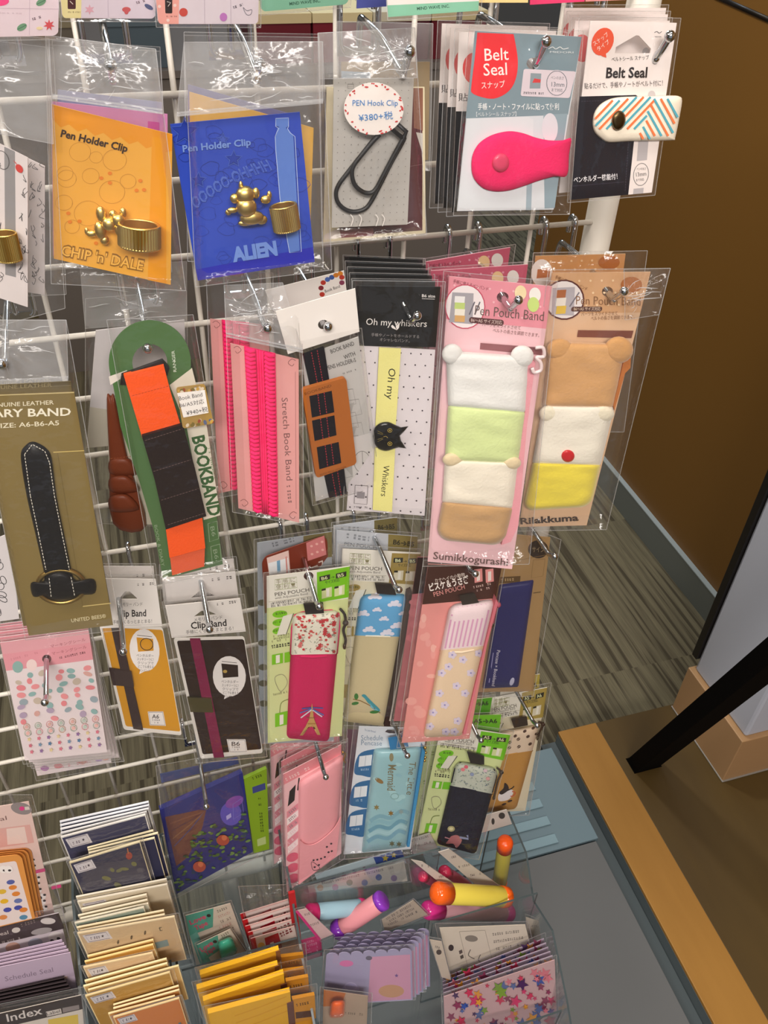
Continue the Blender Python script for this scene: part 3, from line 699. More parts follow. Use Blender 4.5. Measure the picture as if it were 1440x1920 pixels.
c = Card('clip_card', 'grey dotted card with a large black paper clip and round handwritten sticker', 'clip card', q, -.09, 'b4b0aa', group=G)
for i in range(11):
    for j in range(19): c.fill(ell(*c.Q(.06 + .088 * i, .03 + .052 * j), .9, .9, 0, 6), '7c7873')
for x in (659, 675, 706, 718): c.line(spline([(x - 2, 402), (x + 3, 410), (x - 1, 424)], 4), 1.6, 'e4ded8')
c.loop([(652, 158), (663, 158), (663, 166), (652, 166)], 1, '5b5552'); c.done()
s = sub(c); BLK = M('0c0a0b', 'paint'); pl = c.pl
def rod(card, pts, h, r, m, name, parent=None):
    mb = MB(); P = spline(pts, 6); mb.tube([card.pl.at(p[0], p[1], h + (p[2] if len(p) > 2 else 0)) for p in P], r, m, 8); return mb.build(name, parent or card.root)
mb = MB()
P = [(708, 254), (694, 270), (672, 298), (650, 326), (636, 345), (630, 362), (634, 380), (648, 393), (666, 397), (685, 391), (697, 376), (712, 348), (732, 308), (757, 262), (756, 258)]
mb.tube([pl.at(x, y, .0035) for x, y in spline(P, 5)], .00125, BLK, 8)
P = [(755, 259), (735, 242), (744, 231), (762, 247), (756, 259), (738, 292), (718, 330), (705, 354), (694, 362), (679, 359), (665, 346), (660, 326), (664, 309), (680, 288), (700, 264), (712, 252)]
mb.tube([pl.at(x, y, .0058) for x, y in P[:5] + spline(P[5:], 5)], .00125, BLK, 8); mb.build('paper_clip', c.root)
s = sub(c, .009); s.slab(ell(701, 204, 56, 49, 0, 40), .0007, M('ece4de')); rnd = random.Random(5)
for k in range(34):
    a = rnd.uniform(0, 6.28); rr = rnd.uniform(.86, .98); x, y = 701 + 56 * rr * math.cos(a), 204 + 49 * rr * math.sin(a); s.fill(ell(x, y, rnd.uniform(1.5, 4), 1.6, rnd.uniform(0, 180), 8), 'c6403f')
s.text('PEN Hook Clip', (661, 198), (746, 198), 11, '3f7fc0', shear=.02); s.text('¥380+税', (673, 227), (737, 222), 12, '3f7fc0'); s.build('price_sticker', c.root)
c.bag([(596, 62), (778, 52), (800, 440), (604, 460)], hf=.012, hb=-.002, seed=18, hole=(750, 95), amp=.003, m=FILM)
flap(c, [(596, 62), (778, 52), (782, 146), (600, 148)], .01, (750, 95), 3, 10)
# ---------------------------------------------------------------- grey and red belt pack with pink felt flap
G = 'belt seal packs'
for i in range(3):
    dx, dy = -19 - 16 * i, -6 - 8 * i
    q = [(880 + dx, 66 + dy), (1078 + dx, 72 + dy), (1050 + dx, 398 + dy), (866 + dx, 404 + dy)]
    c = Card('belt_pack', 'white and black belt pack, %s behind the grey and red one' % ORD[i], 'belt pack', q, -.078 + .013 * i, 'e6dcd8', group=G)
    c.fill([L2(q[0], q[3], .44), L2(q[1], q[2], .44), q[2], q[3]], '141012'); c.fill(ell(*c.Q(.16, .2), 22, 30), 'd84a48'); c.text('貼るだけで', c.Q(.02, .38), c.Q(.5, .38), 12, INK); c.done()
    o = [(q[0][0] - 8, q[0][1] - 6), (q[1][0] + 4, q[1][1] - 6), (q[2][0] + 4, q[2][1] + 6), (q[3][0] - 10, q[3][1] + 8)]; c.bag(o, seed=20 + i)
q = [(891, 58), (1091, 69), (1038, 393), (857, 396)]
tip = (1024, 78); pl = fit(q, -.094, (990, 62)); hl = hole_at(pl, tip, -3, .0042, .013)
c = Card('belt_pack', 'blue grey belt pack with a red drop label and pink felt flap', 'belt pack', q, -.094, 'cfd5da', group=G, pl=pl, holes=[hl])
c.fill([(891, 58), (1091, 69), (1065, 215), (873, 222)], '7f939c'); c.fill([(876, 222), (990, 219), (1000, 224), (1000, 262), (1030, 390), (857, 396)], 'd7dbdf')
c.fill([(1019, 215), (1064, 213), (1040, 390), (1021, 391)], '8fa3ad'); c.fill(ell(1031, 240, 15, 28), 'd9d5dc'); c.fill([(988, 330), (998, 330), (996, 394), (986, 394)], '9fb0ba')
d = [(895, 61), (963, 64), (968, 90), (971, 115), (969, 140), (961, 162), (946, 177), (925, 185), (903, 182), (885, 174), (884, 160), (890, 110)]
c.fill(spline(d[:2], 1) + spline(d[1:], 4), 'e8323a'); 
c.text('Belt', (909, 114), (954, 112), 24, 'f5ebe6', bold=.005); c.text('Seal', (907, 142), (951, 140), 24, 'f5ebe6', bold=.005); c.text('スナップ', (903, 166), (947, 163), 11, 'f5ebe6')
c.fill(rrect([(982, 129), (1080, 134), (1068, 184), (976, 180)], 4), 'dccfd6'); c.fill([(995, 137), (1015, 138), (1013, 166), (993, 166)], '8e9aa0'); c.fill([(1002, 147), (1014, 149), (1013, 155), (998, 155)], 'd43f3f'); c.scrib((981, 176), (1019, 177), 4, '44444a', 2, .95)
c.fill(ell(1044, 156, 21, 25), 'dccfd6'); c.loop(ell(1044, 156, 19, 23), 1.1, '55606a'); c.text('ペンの太さ', (1033, 148), (1057, 149), 5, '55606a'); c.text('13mm', (1034, 162), (1058, 163), 9, '55606a'); c.text('まで対応', (1034, 171), (1055, 172), 5, '55606a')
c.text('手帳・ノート・ファイルに貼って便利', (896, 205), (1048, 205), 10, 'eef0f0', bold=.01); c.text('【ベルトシール スナップ】', (893, 218), (968, 217), 7, 'dfe4e6'); c.text('MIDORI', (1031, 99), (1075, 100), 3.5, 'dfe4e6')
c.line(spline([(1028, 92), (1036, 88), (1042, 92), (1050, 88), (1056, 92), (1066, 90)], 4), 1.3, 'e8ecec'); c.done()
fl = [(884, 303), (888, 285), (899, 268), (918, 255), (940, 248), (960, 246), (982, 250), (1005, 258), (1030, 263), (1055, 263), (1071, 260), (1067, 290), (1063, 329), (1040, 331), (1010, 339), (982, 349), (955, 357), (930, 359), (908, 354), (892, 340), (885, 324)]
s = sub(c); s.dome(spline(fl, 4, True), .0045, M('ee2a68', 'cloth'), p=9, c=(960, 303)); fo = s.build('felt_flap', c.root)
s = sub(c, c.h + .0045); s.dome(ell(939, 305, 16, 18, 0, 24), .003, M('d64468', 'plastic'), p=6); s.build('snap_button', fo)
c.bag([(880, 48), (1094, 58), (1068, 402), (850, 404)], hf=.009, hb=-.0015, seed=24, hole=(1000, 90))
# ---------------------------------------------------------------- white and navy belt pack
for i in range(3):
    dx, dy = -28 - 10 * i, -3 - 12 * i
    q = [(1107 + dx, 42 + dy), (1266 + dx * .35, 42 + dy), (1222 + dx * .35, 350 + dy), (1076 + dx, 365 + dy)]
    c = Card('belt_pack', 'white belt pack, %s behind the white and navy one with striped flap' % ORD[i], 'belt pack', q, -.079 + .013 * i, 'e4d8d4', group=G)
    c.fill(ell(*c.Q(.1, .16), 18, 26), 'd6484a'); c.fill([L2(q[0], q[3], .46), L2(q[1], q[2], .46), q[2], q[3]], 'd8cfcc'); c.done()
    c.bag([(q[0][0] - 6, q[0][1] - 6), (q[1][0] + 5, q[1][1] - 6), (q[2][0] + 6, q[2][1] + 5), (q[3][0] - 5, q[3][1] + 6)], seed=26 + i)
q = [(1107, 39), (1269, 43), (1222, 361), (1068, 375)]; pl = fit(q, -.09, (1190, 41))
T = [(1153, 100), (1155, 88), (1193, 66), (1198, 67), (1221, 92), (1219, 100)]
c = Card('belt_pack', 'white and navy belt pack with an orange and blue striped flap', 'belt pack', q, -.09, 'efe4df', group=G, pl=pl, holes=[T])
c.fill([(1087, 181), (1192, 178), (1198, 182), (1188, 272), (1178, 365), (1068, 375)], '14101c'); c.dashes([(1090, 190), (1192, 187)], 3, 2, .8, '4a4452'); c.dashes([(1183, 200), (1172, 360)], 3, 2, .8, '4a4452'); c.line([(1074, 349), (1170, 341)], .8, '3a3444')
c.fill([(1197, 262), (1216, 262), (1213, 300), (1194, 302)], 'b8b2b4'); c.fill([(1188, 354), (1207, 352), (1206, 362), (1187, 364)], 'b8b2b4'); c.fill(ell(1222, 178, 7, 8), 'c9c1c0')
c.loop(ell(1202, 327, 14, 21, 8), 1, '6a6668'); c.text('ペンの太さ', (1194, 319), (1211, 318), 4, '6a6668'); c.text('13mm', (1193, 331), (1212, 329), 8, '6a6668'); c.text('まで対応', (1193, 340), (1208, 338), 4, '6a6668')
c.fill(ell(1130, 78, 20, 27, 22), 'ea5a3c'); c.fill([(1124, 102), (1136, 99), (1137, 108), (1130, 106)], 'ea5a3c'); c.text('スナップ', (1115, 86), (1142, 66), 7, 'f6e4d8'); c.text('タイプ', (1122, 96), (1144, 80), 7, 'f6e4d8')
c.text('ベルトシール スナップ', (1147, 115), (1217, 111), 7, INK); c.text('Belt Seal', (1136, 146), (1213, 145), 20, '2c2628', bold=.025, shear=.12); c.text('貼るだけで、手帳やノートがベルト付に！', (1096, 166), (1243, 160), 9, '5a5454')
c.text('ペンホルダー機能付！', (1076, 342), (1158, 335), 9, 'f0ecee', bold=.012); c.line(spline([(1227, 61), (1232, 59), (1236, 62), (1241, 59)], 3), 1.2, '6a6466'); c.text('MIDORI', (1228, 70), (1240, 70), 2.5, '6a6466'); c.done()
fl = [(1111, 232), (1114, 212), (1124, 197), (1140, 187), (1158, 182.5), (1185, 181), (1230, 180), (1262, 179), (1274, 181), (1279, 189), (1273, 225), (1266, 258), (1262, 263), (1230, 264), (1180, 265), (1142, 267), (1127, 260), (1115, 248)]
s = sub(c); s.dome(spline(fl, 3, True), .004, M('f1e6d2', 'leather'), p=12, c=(1195, 223)); h = s.h + .00415
O, B = 'ea7a4a', '57a6b8'
def hull_clip(p, q, n=24):
    r = [L2(p, q, i / n) for i in range(n + 1)]; fo = spline(fl, 3, True); return [x for x in r if inside(x, fo) and all(abs(x[0] - e[0]) + abs(x[1] - e[1]) > 5 for e in fo)]
s.h = h
for i in range(9):
    seg = hull_clip((1104 + 13 * i - 6, 214 + 0 * i + 28), (1104 + 13 * i + 66, 214 + 0 * i - 48))
    seg = [p for p in seg if p[0] < 1150 + .9 * (1 + 0) * (p[1] * -.8 + 235) * .62 + 30]
    if len(seg) > 1: s.line([seg[0], seg[-1]], 4.2, O if i % 2 == 0 else B)
for i in range(13):
    x0 = 1122 + 12.5 * i; seg = hull_clip((x0 - 40, 150), (x0 + 38, 290)); seg = [p for p in seg if p[0] >= 1150 + .9 * (p[1] * -.8 + 235) * .62 + 30 - 4]
    if len(seg) > 1: s.line([seg[0], seg[-1]], 4.2, O if i % 2 else B)
fo = s.build('striped_flap', c.root)
s = sub(c, c.h + .004); s.dome(ell(1160, 226, 13, 19, 10, 24), .0035, M('6a5a3e', 'metal'), p=6); s.build('snap_button', fo)
c.bag([(1086, 30), (1277, 34), (1228, 366), (1064, 380)], hf=.003, hb=-.0015, seed=30, hole=(1235, 80))
# ================================================================ second row
G = 'bands on the second row of hooks'
q = [(-70, 1035), (18, 1000), (36, 1160), (-70, 1175)]
c = Card('sticker_sheet', 'white sheet with black doodles at the left edge behind the khaki band card', 'sticker sheet', q, -.055, 'd5cfd0'); rnd = random.Random(8)
for k in range(9): c.loop(ell(rnd.uniform(-10, 16), rnd.uniform(1050, 1150), rnd.uniform(5, 10), rnd.uniform(4, 7), rnd.uniform(0, 90), 10), 1.2, '3a3838')
c.done()
q = [(-42, 742), (139, 735), (212, 1172), (54, 1192)]
KH = '7c6a3c'
for i in range(2):
    d = 6 + 8 * i
    qq = [(q[0][0] - 4, q[0][1] - d - 4), (q[1][0] - 6, q[1][1] - d - 6), (q[2][0] - 6, q[2][1] - 3 * d), (q[3][0] - 10, q[3][1] - 3 * d)]
    c = Card('band_card', 'khaki diary band card, %s behind the one with black strap' % ORD[i], 'band card', qq, -.078 + .014 * i, '6e5f38', group=G); c.text('GENUINE LEATHER', L2(qq[0], qq[1], .1), L2(qq[0], qq[1], .8), 7, 'a99a6c'); c.done()
c = Card('band_card', 'khaki diary band card with a black stitched strap at the left edge', 'band card', q, -.094, KH, group=G)
c.line([(-42, 742.5), (139, 736)], 1.6, 'cdbb86'); c.text('GENUINE LEATHER', (-22, 764), (101, 758), 8, 'e0d8bc', bold=.01); c.text('DIARY BAND', (-42, 783), (133, 779), 15, 'e8e2cc', bold=.02); c.text('SIZE: A6-B6-A5', (-8, 803), (111, 797), 9, 'e0d8bc', bold=.012)
c.line([(100, 848), (158, 845)], 1.6, 'c8b06a'); c.line([(155, 1137), (208, 1131)], 1.6, 'd0ba78'); c.text('UNITED BEES®', (134, 1167), (199, 1158), 7, 'd8cca4', bold=.01); c.line([(108, 850), (155, 1137)], .7, '6a5a30'); c.done()
LE = M('0b0b10', 'leather'); s = sub(c)
st = [(60, 828), (48, 835), (39, 850), (42, 885), (52, 940), (66, 1000), (82, 1072), (88, 1108), (138, 1108), (134, 1070), (120, 1000), (106, 930), (97, 860), (88, 842), (74, 832)]
s.dome(spline(st, 3, True), .004, LE, p=10, c=(88, 970)); s.h += .0043
s.dashes([(60, 834), (46, 852), (57, 930), (72, 1000), (86, 1068)], 4, 2.2, 1.3, 'd9d3c4'); s.dashes([(62, 834), (84, 846), (93, 868), (102, 930), (116, 1000), (130, 1068)], 4, 2.2, 1.3, 'd9d3c4'); so = s.build('strap', c.root)
s = sub(c); s.dome(spline([(58, 1093), (80, 1090), (92, 1076), (112, 1070), (132, 1076), (144, 1088), (176, 1086), (178, 1112), (150, 1116), (136, 1124), (112, 1128), (94, 1124), (80, 1118), (62, 1118)], 4, True), .0062, LE, p=6, c=(114, 1100)); s.h += .0063; s.dashes([(92, 1084), (96, 1120)], 4, 2.2, 1.2, 'd9d3c4'); s.dashes([(133, 1082), (140, 1118)], 4, 2.2, 1.2, 'd9d3c4'); s.build('keeper_loop', so)
mb = MB(); mb.tube([c.pl.at(x, y, .0035) for x, y in ell(114, 1099, 44, 31, 0, 40)], .0016, M('b89a58', 'gold'), 8, True); mb.build('ring', c.root)
c.bag([(-70, 600), (124, 600), (226, 1182), (48, 1200)], hf=.011, hb=-.0015, seed=33, hole=(10, 650), amp=.0022, seam=[[(-60, 722), (128, 712)], [(-60, 717), (128, 707)]])
flap(c, [(-70, 600), (124, 600), (128, 710), (-60, 720)], .008, (10, 650), 4, 8)
# ---------------------------------------------------------------- green book band card and what hangs behind it
q = [(180, 620), (346, 600), (352, 800), (163, 840)]
c = Card('band_card', 'blank white header card behind the green handle card', 'band card', q, -.06, 'd6d0d0', group=G); c.fill([L2(q[3], q[0], .35), (215, 770), (218, 835), (163, 840)], 'c6bfae'); c.done()
c.bag([(160, 560), (350, 545), (356, 990), (160, 980)], seed=36, hole=(262, 590), amp=.002)
flap(c, [(150, 500), (350, 490), (350, 602), (160, 616)], .002, (262, 570), 5, 9)
q = [(200, 742), (300, 760), (300, 985), (208, 978)]
c = Card('band_card', 'brown leather band card hanging left of the green card', 'band card', q, -.066, 'bdb4a2', group=G); c.done(); s = sub(c); BR = M('6a3420', 'leather')
s.dome(spline([(200, 748), (208, 742), (216, 748), (240, 860), (275, 985), (212, 982), (205, 860)], 4, True), .004, BR, p=8); s.h += .0042
for y in (860, 885, 950): s.dashes([(207, y), (245, y - 4)], 4, 2, 1, '8f5236')
s.build('strap', c.root); s = sub(c)
for k, yy in enumerate((872, 905, 940)): s.dome(spline([(206, yy - 10), (240, yy - 14), (262, yy + 16), (210, yy + 20)], 4, True), .007 + .001 * k, BR, p=5)
s.build('strap_loops', c.root)
out = ell(281, 680, 77, 79, 0, 40, 165, 360 + 8)
body = [(207, 705)] + [(212, 722), (226, 800), (262, 905), (290, 1000), (305, 1083), (330, 1080), (418, 1058), (405, 960), (390, 840), (372, 740), (360, 690)]
q = [(204, 602), (358, 602), (418, 1058), (305, 1083)]
c = Card('band_card', 'dark green card with round handle and orange and brown woven band', 'band card', q, -.094, '4c6e40', outline=out + body[::-1], group=G, holes=[ell(281, 680, 33, 35, 0, 24)], anchor=(281, 650))
c.fill([(204, 706), (238, 694), (240, 702), (207, 722)], 'd8d0c4')
c.fill([(318, 722), (360, 690), (372, 738), (388, 800), (413, 966), (382, 975), (350, 800)], 'ded8c6'); c.text('BOOKBAND', (360, 820), (392, 969), 24, '3d6138', bold=.035); c.scrib((390, 840), (402, 900), 4, '5a7a52', 4)
for y0, sz in ((982, 20), (1025, 18)):
    x = 390 + (y0 - 982) * .12; c.loop([(x, y0), (x + 17, y0 - 5), (x + 20, y0 + sz + 8), (x + 3, y0 + sz + 14)], 1.2, '8da082'); c.text('B6', (x + 4, y0 + 6), (x + 8, y0 + 24), 8, '8da082')
c.text('RANGER', (331, 697), (327, 657), 6, 'cfd8c4', bold=.01); c.fill(star(327, 676, 2.5, 3), 'cfd8c4'); c.text('BOOK & DIARY', (289, 985), (303, 1062), 6, '8da082'); c.done()
OR = M('f2581c', 'cloth'); DB = M('1c0e0e', 'leather')
s = sub(c, .004); s.slab([(228, 704), (305, 676), (318, 690), (314, 704), (240, 722), (225, 722)], .003, M('1c1616', 'leather')); s.build('band_back', c.root)
s = sub(c, .006); s.slab([(232, 704), (307, 685), (321, 740), (340, 802), (267, 822), (250, 765)], .003, OR); s.dashes([(248, 742), (316, 724)], 4, 2, 1.2, 'b8400f'); wo = s.build('woven_band', c.root)
s = sub(c, .009); s.slab([(266, 818), (343, 796), (366, 880), (387, 968), (311, 993), (290, 900)], .0025, DB)
for y in (826, 884, 938, 984): s.dashes([(272 + (y - 826) * .27, y), (342 + (y - 826) * .27, y - 22)], 4, 2, 1, '6a5450')
s.build('pen_loops', wo)
s = sub(c, .006); s.slab([(311, 992), (379, 968), (385, 1028), (318, 1046)], .003, OR); s.h = .0055; s.slab([(319, 1046), (384, 1029), (383, 1062), (323, 1079)], .002, M('e0603c', 'cloth')); s.build('band_end', c.root)
s = sub(c, .0125); s.slab(rrect([(330, 727), (384, 720), (401, 794), (343, 804)], 5), .0006, M('a8884a')); rnd = random.Random(2)
for k in range(26):
    a = rnd.random(); e = rnd.random(); p = Q([(330, 727), (384, 720), (401, 794), (343, 804)], a, .07 + .06 * e if k % 2 else .86 + .1 * e); s.fill(ell(p[0], p[1], 4, 3, k * 30, 8), rnd.choice(['9c4a34', 'c8a050', '5c6a8c', 'd8c8b0', '7a6a34']))
s.fill([(332, 737), (384, 731), (391, 774), (344, 783)], 'efeae4'); s.text('Book Band', (336, 751), (380, 743), 8, INK); s.text('B6/A5対応', (337, 764), (383, 756), 7, INK); s.text('¥940+税', (350, 779), (390, 771), 8, INK); s.build('price_sticker', c.root)
c.bag([(200, 600), (362, 590), (440, 1068), (290, 1098)], hf=.016, hb=-.002, seed=37, edge=1.2)
# ---------------------------------------------------------------- pink stretch bands
def stretch(q, y, lab, zig, seed):
    c = Card('band_card', lab, 'band card', q, y, 'd99a96', group=G)
    c.fill([c.Q(0, 0), c.Q(.13, 0), c.Q(.13, 1), c.Q(0, 1)], 'cf908c')
    for a, b, sx in ((.1, .03, 1), (.9, .03, -1), (.1, .96, 1), (.9, .965, -1)):
        x, yy = c.Q(a, b); c.line(spline([(x - 7 * sx, yy - 4), (x, yy - 7), (x + 7 * sx, yy), (x, yy + 6), (x - 4 * sx, yy + 2)], 4), 1.2, '8c5a58')
    if zig > .9:
        c.text('Stretch Book Band', c.Q(.74, .26), c.Q(.8, .76), 12, '7c5452', shear=.01); c.scrib(c.Q(.8, .79), c.Q(.83, .92), 7, '8c6462', 3); c.line([c.Q(.95, .08), c.Q(.95, .92)], .8, 'a87472')
    c.done(); P = M('f5286c', 'cloth'); s = sub(c); z = [c.Q(.2, 0), c.Q(.66, 0), c.Q(.66, .995), c.Q(.24, .995)]
    s.slab(z, .0015, P); h = s.h; mb = s.mb; n = 40
    for k in range(n):
        t = (k + .5) / n
        for a0, a1, sg in ((.03, .36, 1), (.64, .97, -1)):
            pts = [(a0, t), ((a0 + a1) / 2, t + .012 * sg * 0 + .006), (a1, t - .004)] if sg > 0 else [(a0, t - .004), ((a0 + a1) / 2, t + .006), (a1, t)]
            mb.tube([c.pl.at(*Q(z, a, b), h + .0012) for a, b in pts], [.0012, .0018, .0012], P, 6)
    for a in (.42, .5, .58): mb.tube([c.pl.at(*Q(z, a, t / 10), h + .0005) for t in range(11)], .0008, P, 6)
    s.build('ribbed_band', c.root); return c
c = stretch([(394, 598), (505, 610), (505, 905), (410, 925)], -.068, 'pink stretch band card behind, at the left of the front one', .5, 1)
c.bag([(386, 500), (512, 512), (512, 915), (402, 935)], seed=39)
c = stretch([(432, 644), (560, 674), (561, 980), (447, 953)], -.094, 'pink stretch band card with two ribbed hot pink cords, in front', 1, 2)
c.bag([(422, 560), (566, 592), (570, 986), (436, 960)], hf=.008, seed=40, hole=(497, 612), amp=.002, seam=[[(424, 630), (568, 660)], [(424, 625), (568, 655)]])
flap(c, [(420, 535), (530, 530), (566, 655), (424, 625)], .006, (480, 590), 6, 10)
# ---------------------------------------------------------------- white header with navy band and leather pen holder
q = [(497, 545), (645, 508), (655, 580), (520, 600)]
c = Card('band_card', 'white header with a colourful ring sticker behind the blank header', 'band card', q, -.07, 'd9d3ce', group=G)
for i, (x, y) in enumerate(((604, 552), (602, 540), (606, 530), (614, 524), (622, 520), (630, 516), (638, 513), (641, 520), (641, 530))): c.fill(ell(x, y, 5, 4.5), ['a83a30', '7a2e34', 'a83a30', '4a62a0', '3f5690', 'b8702c', 'c47a30', 'a83a30', '7a3a50'][i])
c.text('Book Band', (610, 549), (638, 539), 6, INK); c.done()
q = [(536, 655), (672, 630), (705, 905), (588, 942)]
pl = fit([(517, 584), (666, 541), (705, 905), (588, 942)], -.094, (615, 600)); hl = hole_at(pl, (615, 612), 0, .0036, .005)
c = Card('band_card', 'clear pack with blank white header, navy band and tan leather pen holder', 'band card', [(567, 668), (672, 632), (705, 905), (592, 940)], -.094, 'c9c7c4', group=G, pl=pl)
for k in range(7):
    x, y = c.Q(.62 + .08 * (k % 2), .38 + .08 * k); c.loop([(x - 22, y - 14), (x + 18, y - 20), (x + 24, y + 8), (x - 10, y + 16)], .8, '8f8c8a'); c.fill([(x - 14, y - 6), (x + 10, y - 14), (x + 2, y + 12)], 'b3b0ad')
for st, a, b in (('BOOK BAND', (621, 663), (665, 647)), ('WITH', (646, 674), (667, 666)), ('PENS HOLDER-S', (613, 694), (668, 678))): c.text(st, a, b, 8, '5c5856', bold=.01)
c.scrib((640, 703), (668, 694), 3, '77736f', 2); c.fill([(656, 822), (700, 810), (706, 902), (664, 920)], 'dcd8d6'); c.loop(ell(679, 866, 15, 20), 1.2, '8c8885'); c.line([(679, 846), (681, 884)], 1, '8c8885'); c.scrib((664, 893), (702, 880), 3, '77736f', 6); c.scrib((668, 902), (702, 890), 3, '77736f', 7); c.done()
NV = M('12121e', 'cloth')
def stitched(sh, q4, h0):
    sh.slab(q4, .002, NV, h0)
    for a in (.38, .66): sh.dashes([Q(q4, a, 0), Q(q4, a, 1)], 3, 2, 1.3, 'b83040')
s = sub(c); stitched(s, [(569, 666), (608, 652), (618, 716), (582, 724)], s.h); stitched(s, [(608, 888), (645, 878), (651, 926), (618, 934)], .001); s.build('navy_band', c.root)
o4 = [(566, 731), (649, 708), (669, 870), (593, 897)]
s = sub(c, .005); W = [[(581, 744), (621, 734), (626, 772), (586, 782)], [(586, 790), (626, 780), (630, 815), (591, 826)], [(595, 840), (634, 830), (639, 867), (600, 879)]]
s.holes = [rrect(w_, 4) for w_ in W]; s.slab(rrect(o4, 7), .003, M('b5682c', 'leather')); s.holes = []; s.text('BOOKBAND', (572, 741), (622, 725), 5, '6a3a16'); s.text('WITH PENS HOLDER', (600, 893), (650, 877), 4, '6a3a16'); ho = s.build('pen_holder', c.root)
s = sub(c, .001)
for w_ in W: stitched(s, [(w_[0][0] - 1, w_[0][1] - 1), (w_[1][0] + 1, w_[1][1] - 1), (w_[2][0] + 1, w_[2][1] + 1), (w_[3][0] - 1, w_[3][1] + 1)], .0062)
s.build('band_in_windows', c.root)
s = Sheet(pl, .0045); s.holes = [hl]; s.slab([(517, 584), (666, 541), (674, 622), (563, 657), (540, 664)], .0006, M('f2ece6')); s.line([(560, 606), (563, 657)], .8, 'c9c2ba'); s.build('header', c.root)
c.bag([(560, 640), (678, 615), (712, 912), (586, 948)], hf=.0105, seed=42)
# ---------------------------------------------------------------- black header with yellow band and black cat clasp
for i in range(5):
    dy = -11 * (i + 1); dx = -4 * (i + 1); qq = [(666 + dx, 536 + dy), (822 + dx * 1.5, 537 + dy * .9), (816 + dx, 640 + dy), (670 + dx, 640 + dy)]
    c = Card('band_card', 'black header, %s behind the yellow band pack with cat clasp' % ORD[i], 'band card', qq, -.062 + .0095 * i, '0c0b0b', group=G); c.done(); c.bag([(qq[0][0] - 3, qq[0][1] - 3), (qq[1][0] + 5, qq[1][1] - 3), (qq[2][0] + 5, qq[2][1]), (qq[3][0] - 3, qq[3][1])], hf=.002, seed=50 + i)
q = [(667, 536), (826, 538), (797, 967), (650, 956)]; pl = fit(q, -.075, (745, 540)); hl = hole_at(pl, (782, 592), 0, .0042, .008)
c = Card('band_card', 'black lettered header over dotted white card with yellow band and cat clasp', 'band card', [(671, 648), (816, 656), (796, 967), (650, 956)], -.075, 'd9d1d4', group=G, pl=pl)
for j in range(15):
    for i in range(8): c.fill(ell(*c.Q(.06 + .13 * i + (.065 if j % 2 else 0) - .02, .03 + .068 * j), 1.6, 1.6, 0, 7), '4a4048')
c.loop([(666, 910), (690, 911), (688, 946), (664, 944)], 1, '6a6468'); c.fill([(670, 922), (684, 923), (683, 935), (669, 934)], '8a8488'); c.scrib((664, 952), (690, 953), 3, '6a6468', 3); c.done()
s = Sheet(pl, .0012); s.holes = [hl]; s.slab([(667, 536), (826, 538), (817, 651), (673, 648)], .0006, M('0b0a0a'))
s.text('Oh my whiskers', (686, 609), (800, 613), 13, 'e4dfda', shear=.06); s.fill([(744, 619), (740, 613), (736, 609), (733, 611), (735, 615)], 'e8e2de'); s.fill([(744, 619), (742, 612), (746, 608), (749, 610), (748, 615)], 'e8e2de')
s.text('手帳やノートをホールドする', (696, 630), (786, 634), 5, '8f8a88'); s.text('オシャレなバンド。', (712, 639), (768, 642), 5, '8f8a88'); s.text('B6 size', (791, 557), (816, 558), 5.5, 'd8d3d0', bold=.02); s.line([(791, 560), (815, 561)], .8, 'd8d3d0'); s.build('header', c.root)
YB = M('e6e08e', 'cloth'); s = sub(c, .002)
s.slab([(711, 652), (752, 654), (742, 800), (704, 800)], .0012, YB); s.text('Oh my', (729, 690), (724, 748), 14, '2c2a1c', shear=.06); s.h = .002; s.slab([(703, 840), (741, 840), (735, 960), (699, 956)], .0012, YB); s.text('Whiskers', (719, 872), (714, 930), 12, '2c2a1c', shear=.05); ro = s.build('ribbon_band', c.root)
s = sub(c, .0045); cat = [(699, 818), (702, 803), (713, 793), (728, 791), (742, 797), (752, 801), (766, 799), (757, 810), (750, 817), (752, 826), (762, 841), (748, 839), (738, 842), (724, 846), (710, 842), (702, 832)]
s.dome(spline(cat[:6], 3) + [cat[6], cat[7], cat[8], cat[9], cat[10], cat[11]] + spline(cat[12:], 3), .003, M('080607', 'gloss'), p=8, c=(726, 819)); s.h += .0032
for x, y in ((731, 807), (731, 832)): s.loop(ell(x, y, 4, 3.4, 0, 12), 1, 'a89040'); s.fill(ell(x, y, 1.6, 1.4, 0, 8), 'a89040')
s.line([(719, 819), (724, 818), (727, 821)], .8, 'a89040')
for dy in (-6, 6, -10, 10): s.line([(718, 818 + dy * .5), (708, 818 + dy)], .6, '8a7a3a')
s.build('cat_clasp', ro)
c.bag([(661, 526), (835, 528), (804, 975), (643, 964)], hf=.009, hb=-.0012, seed=56, hole=(760, 575))
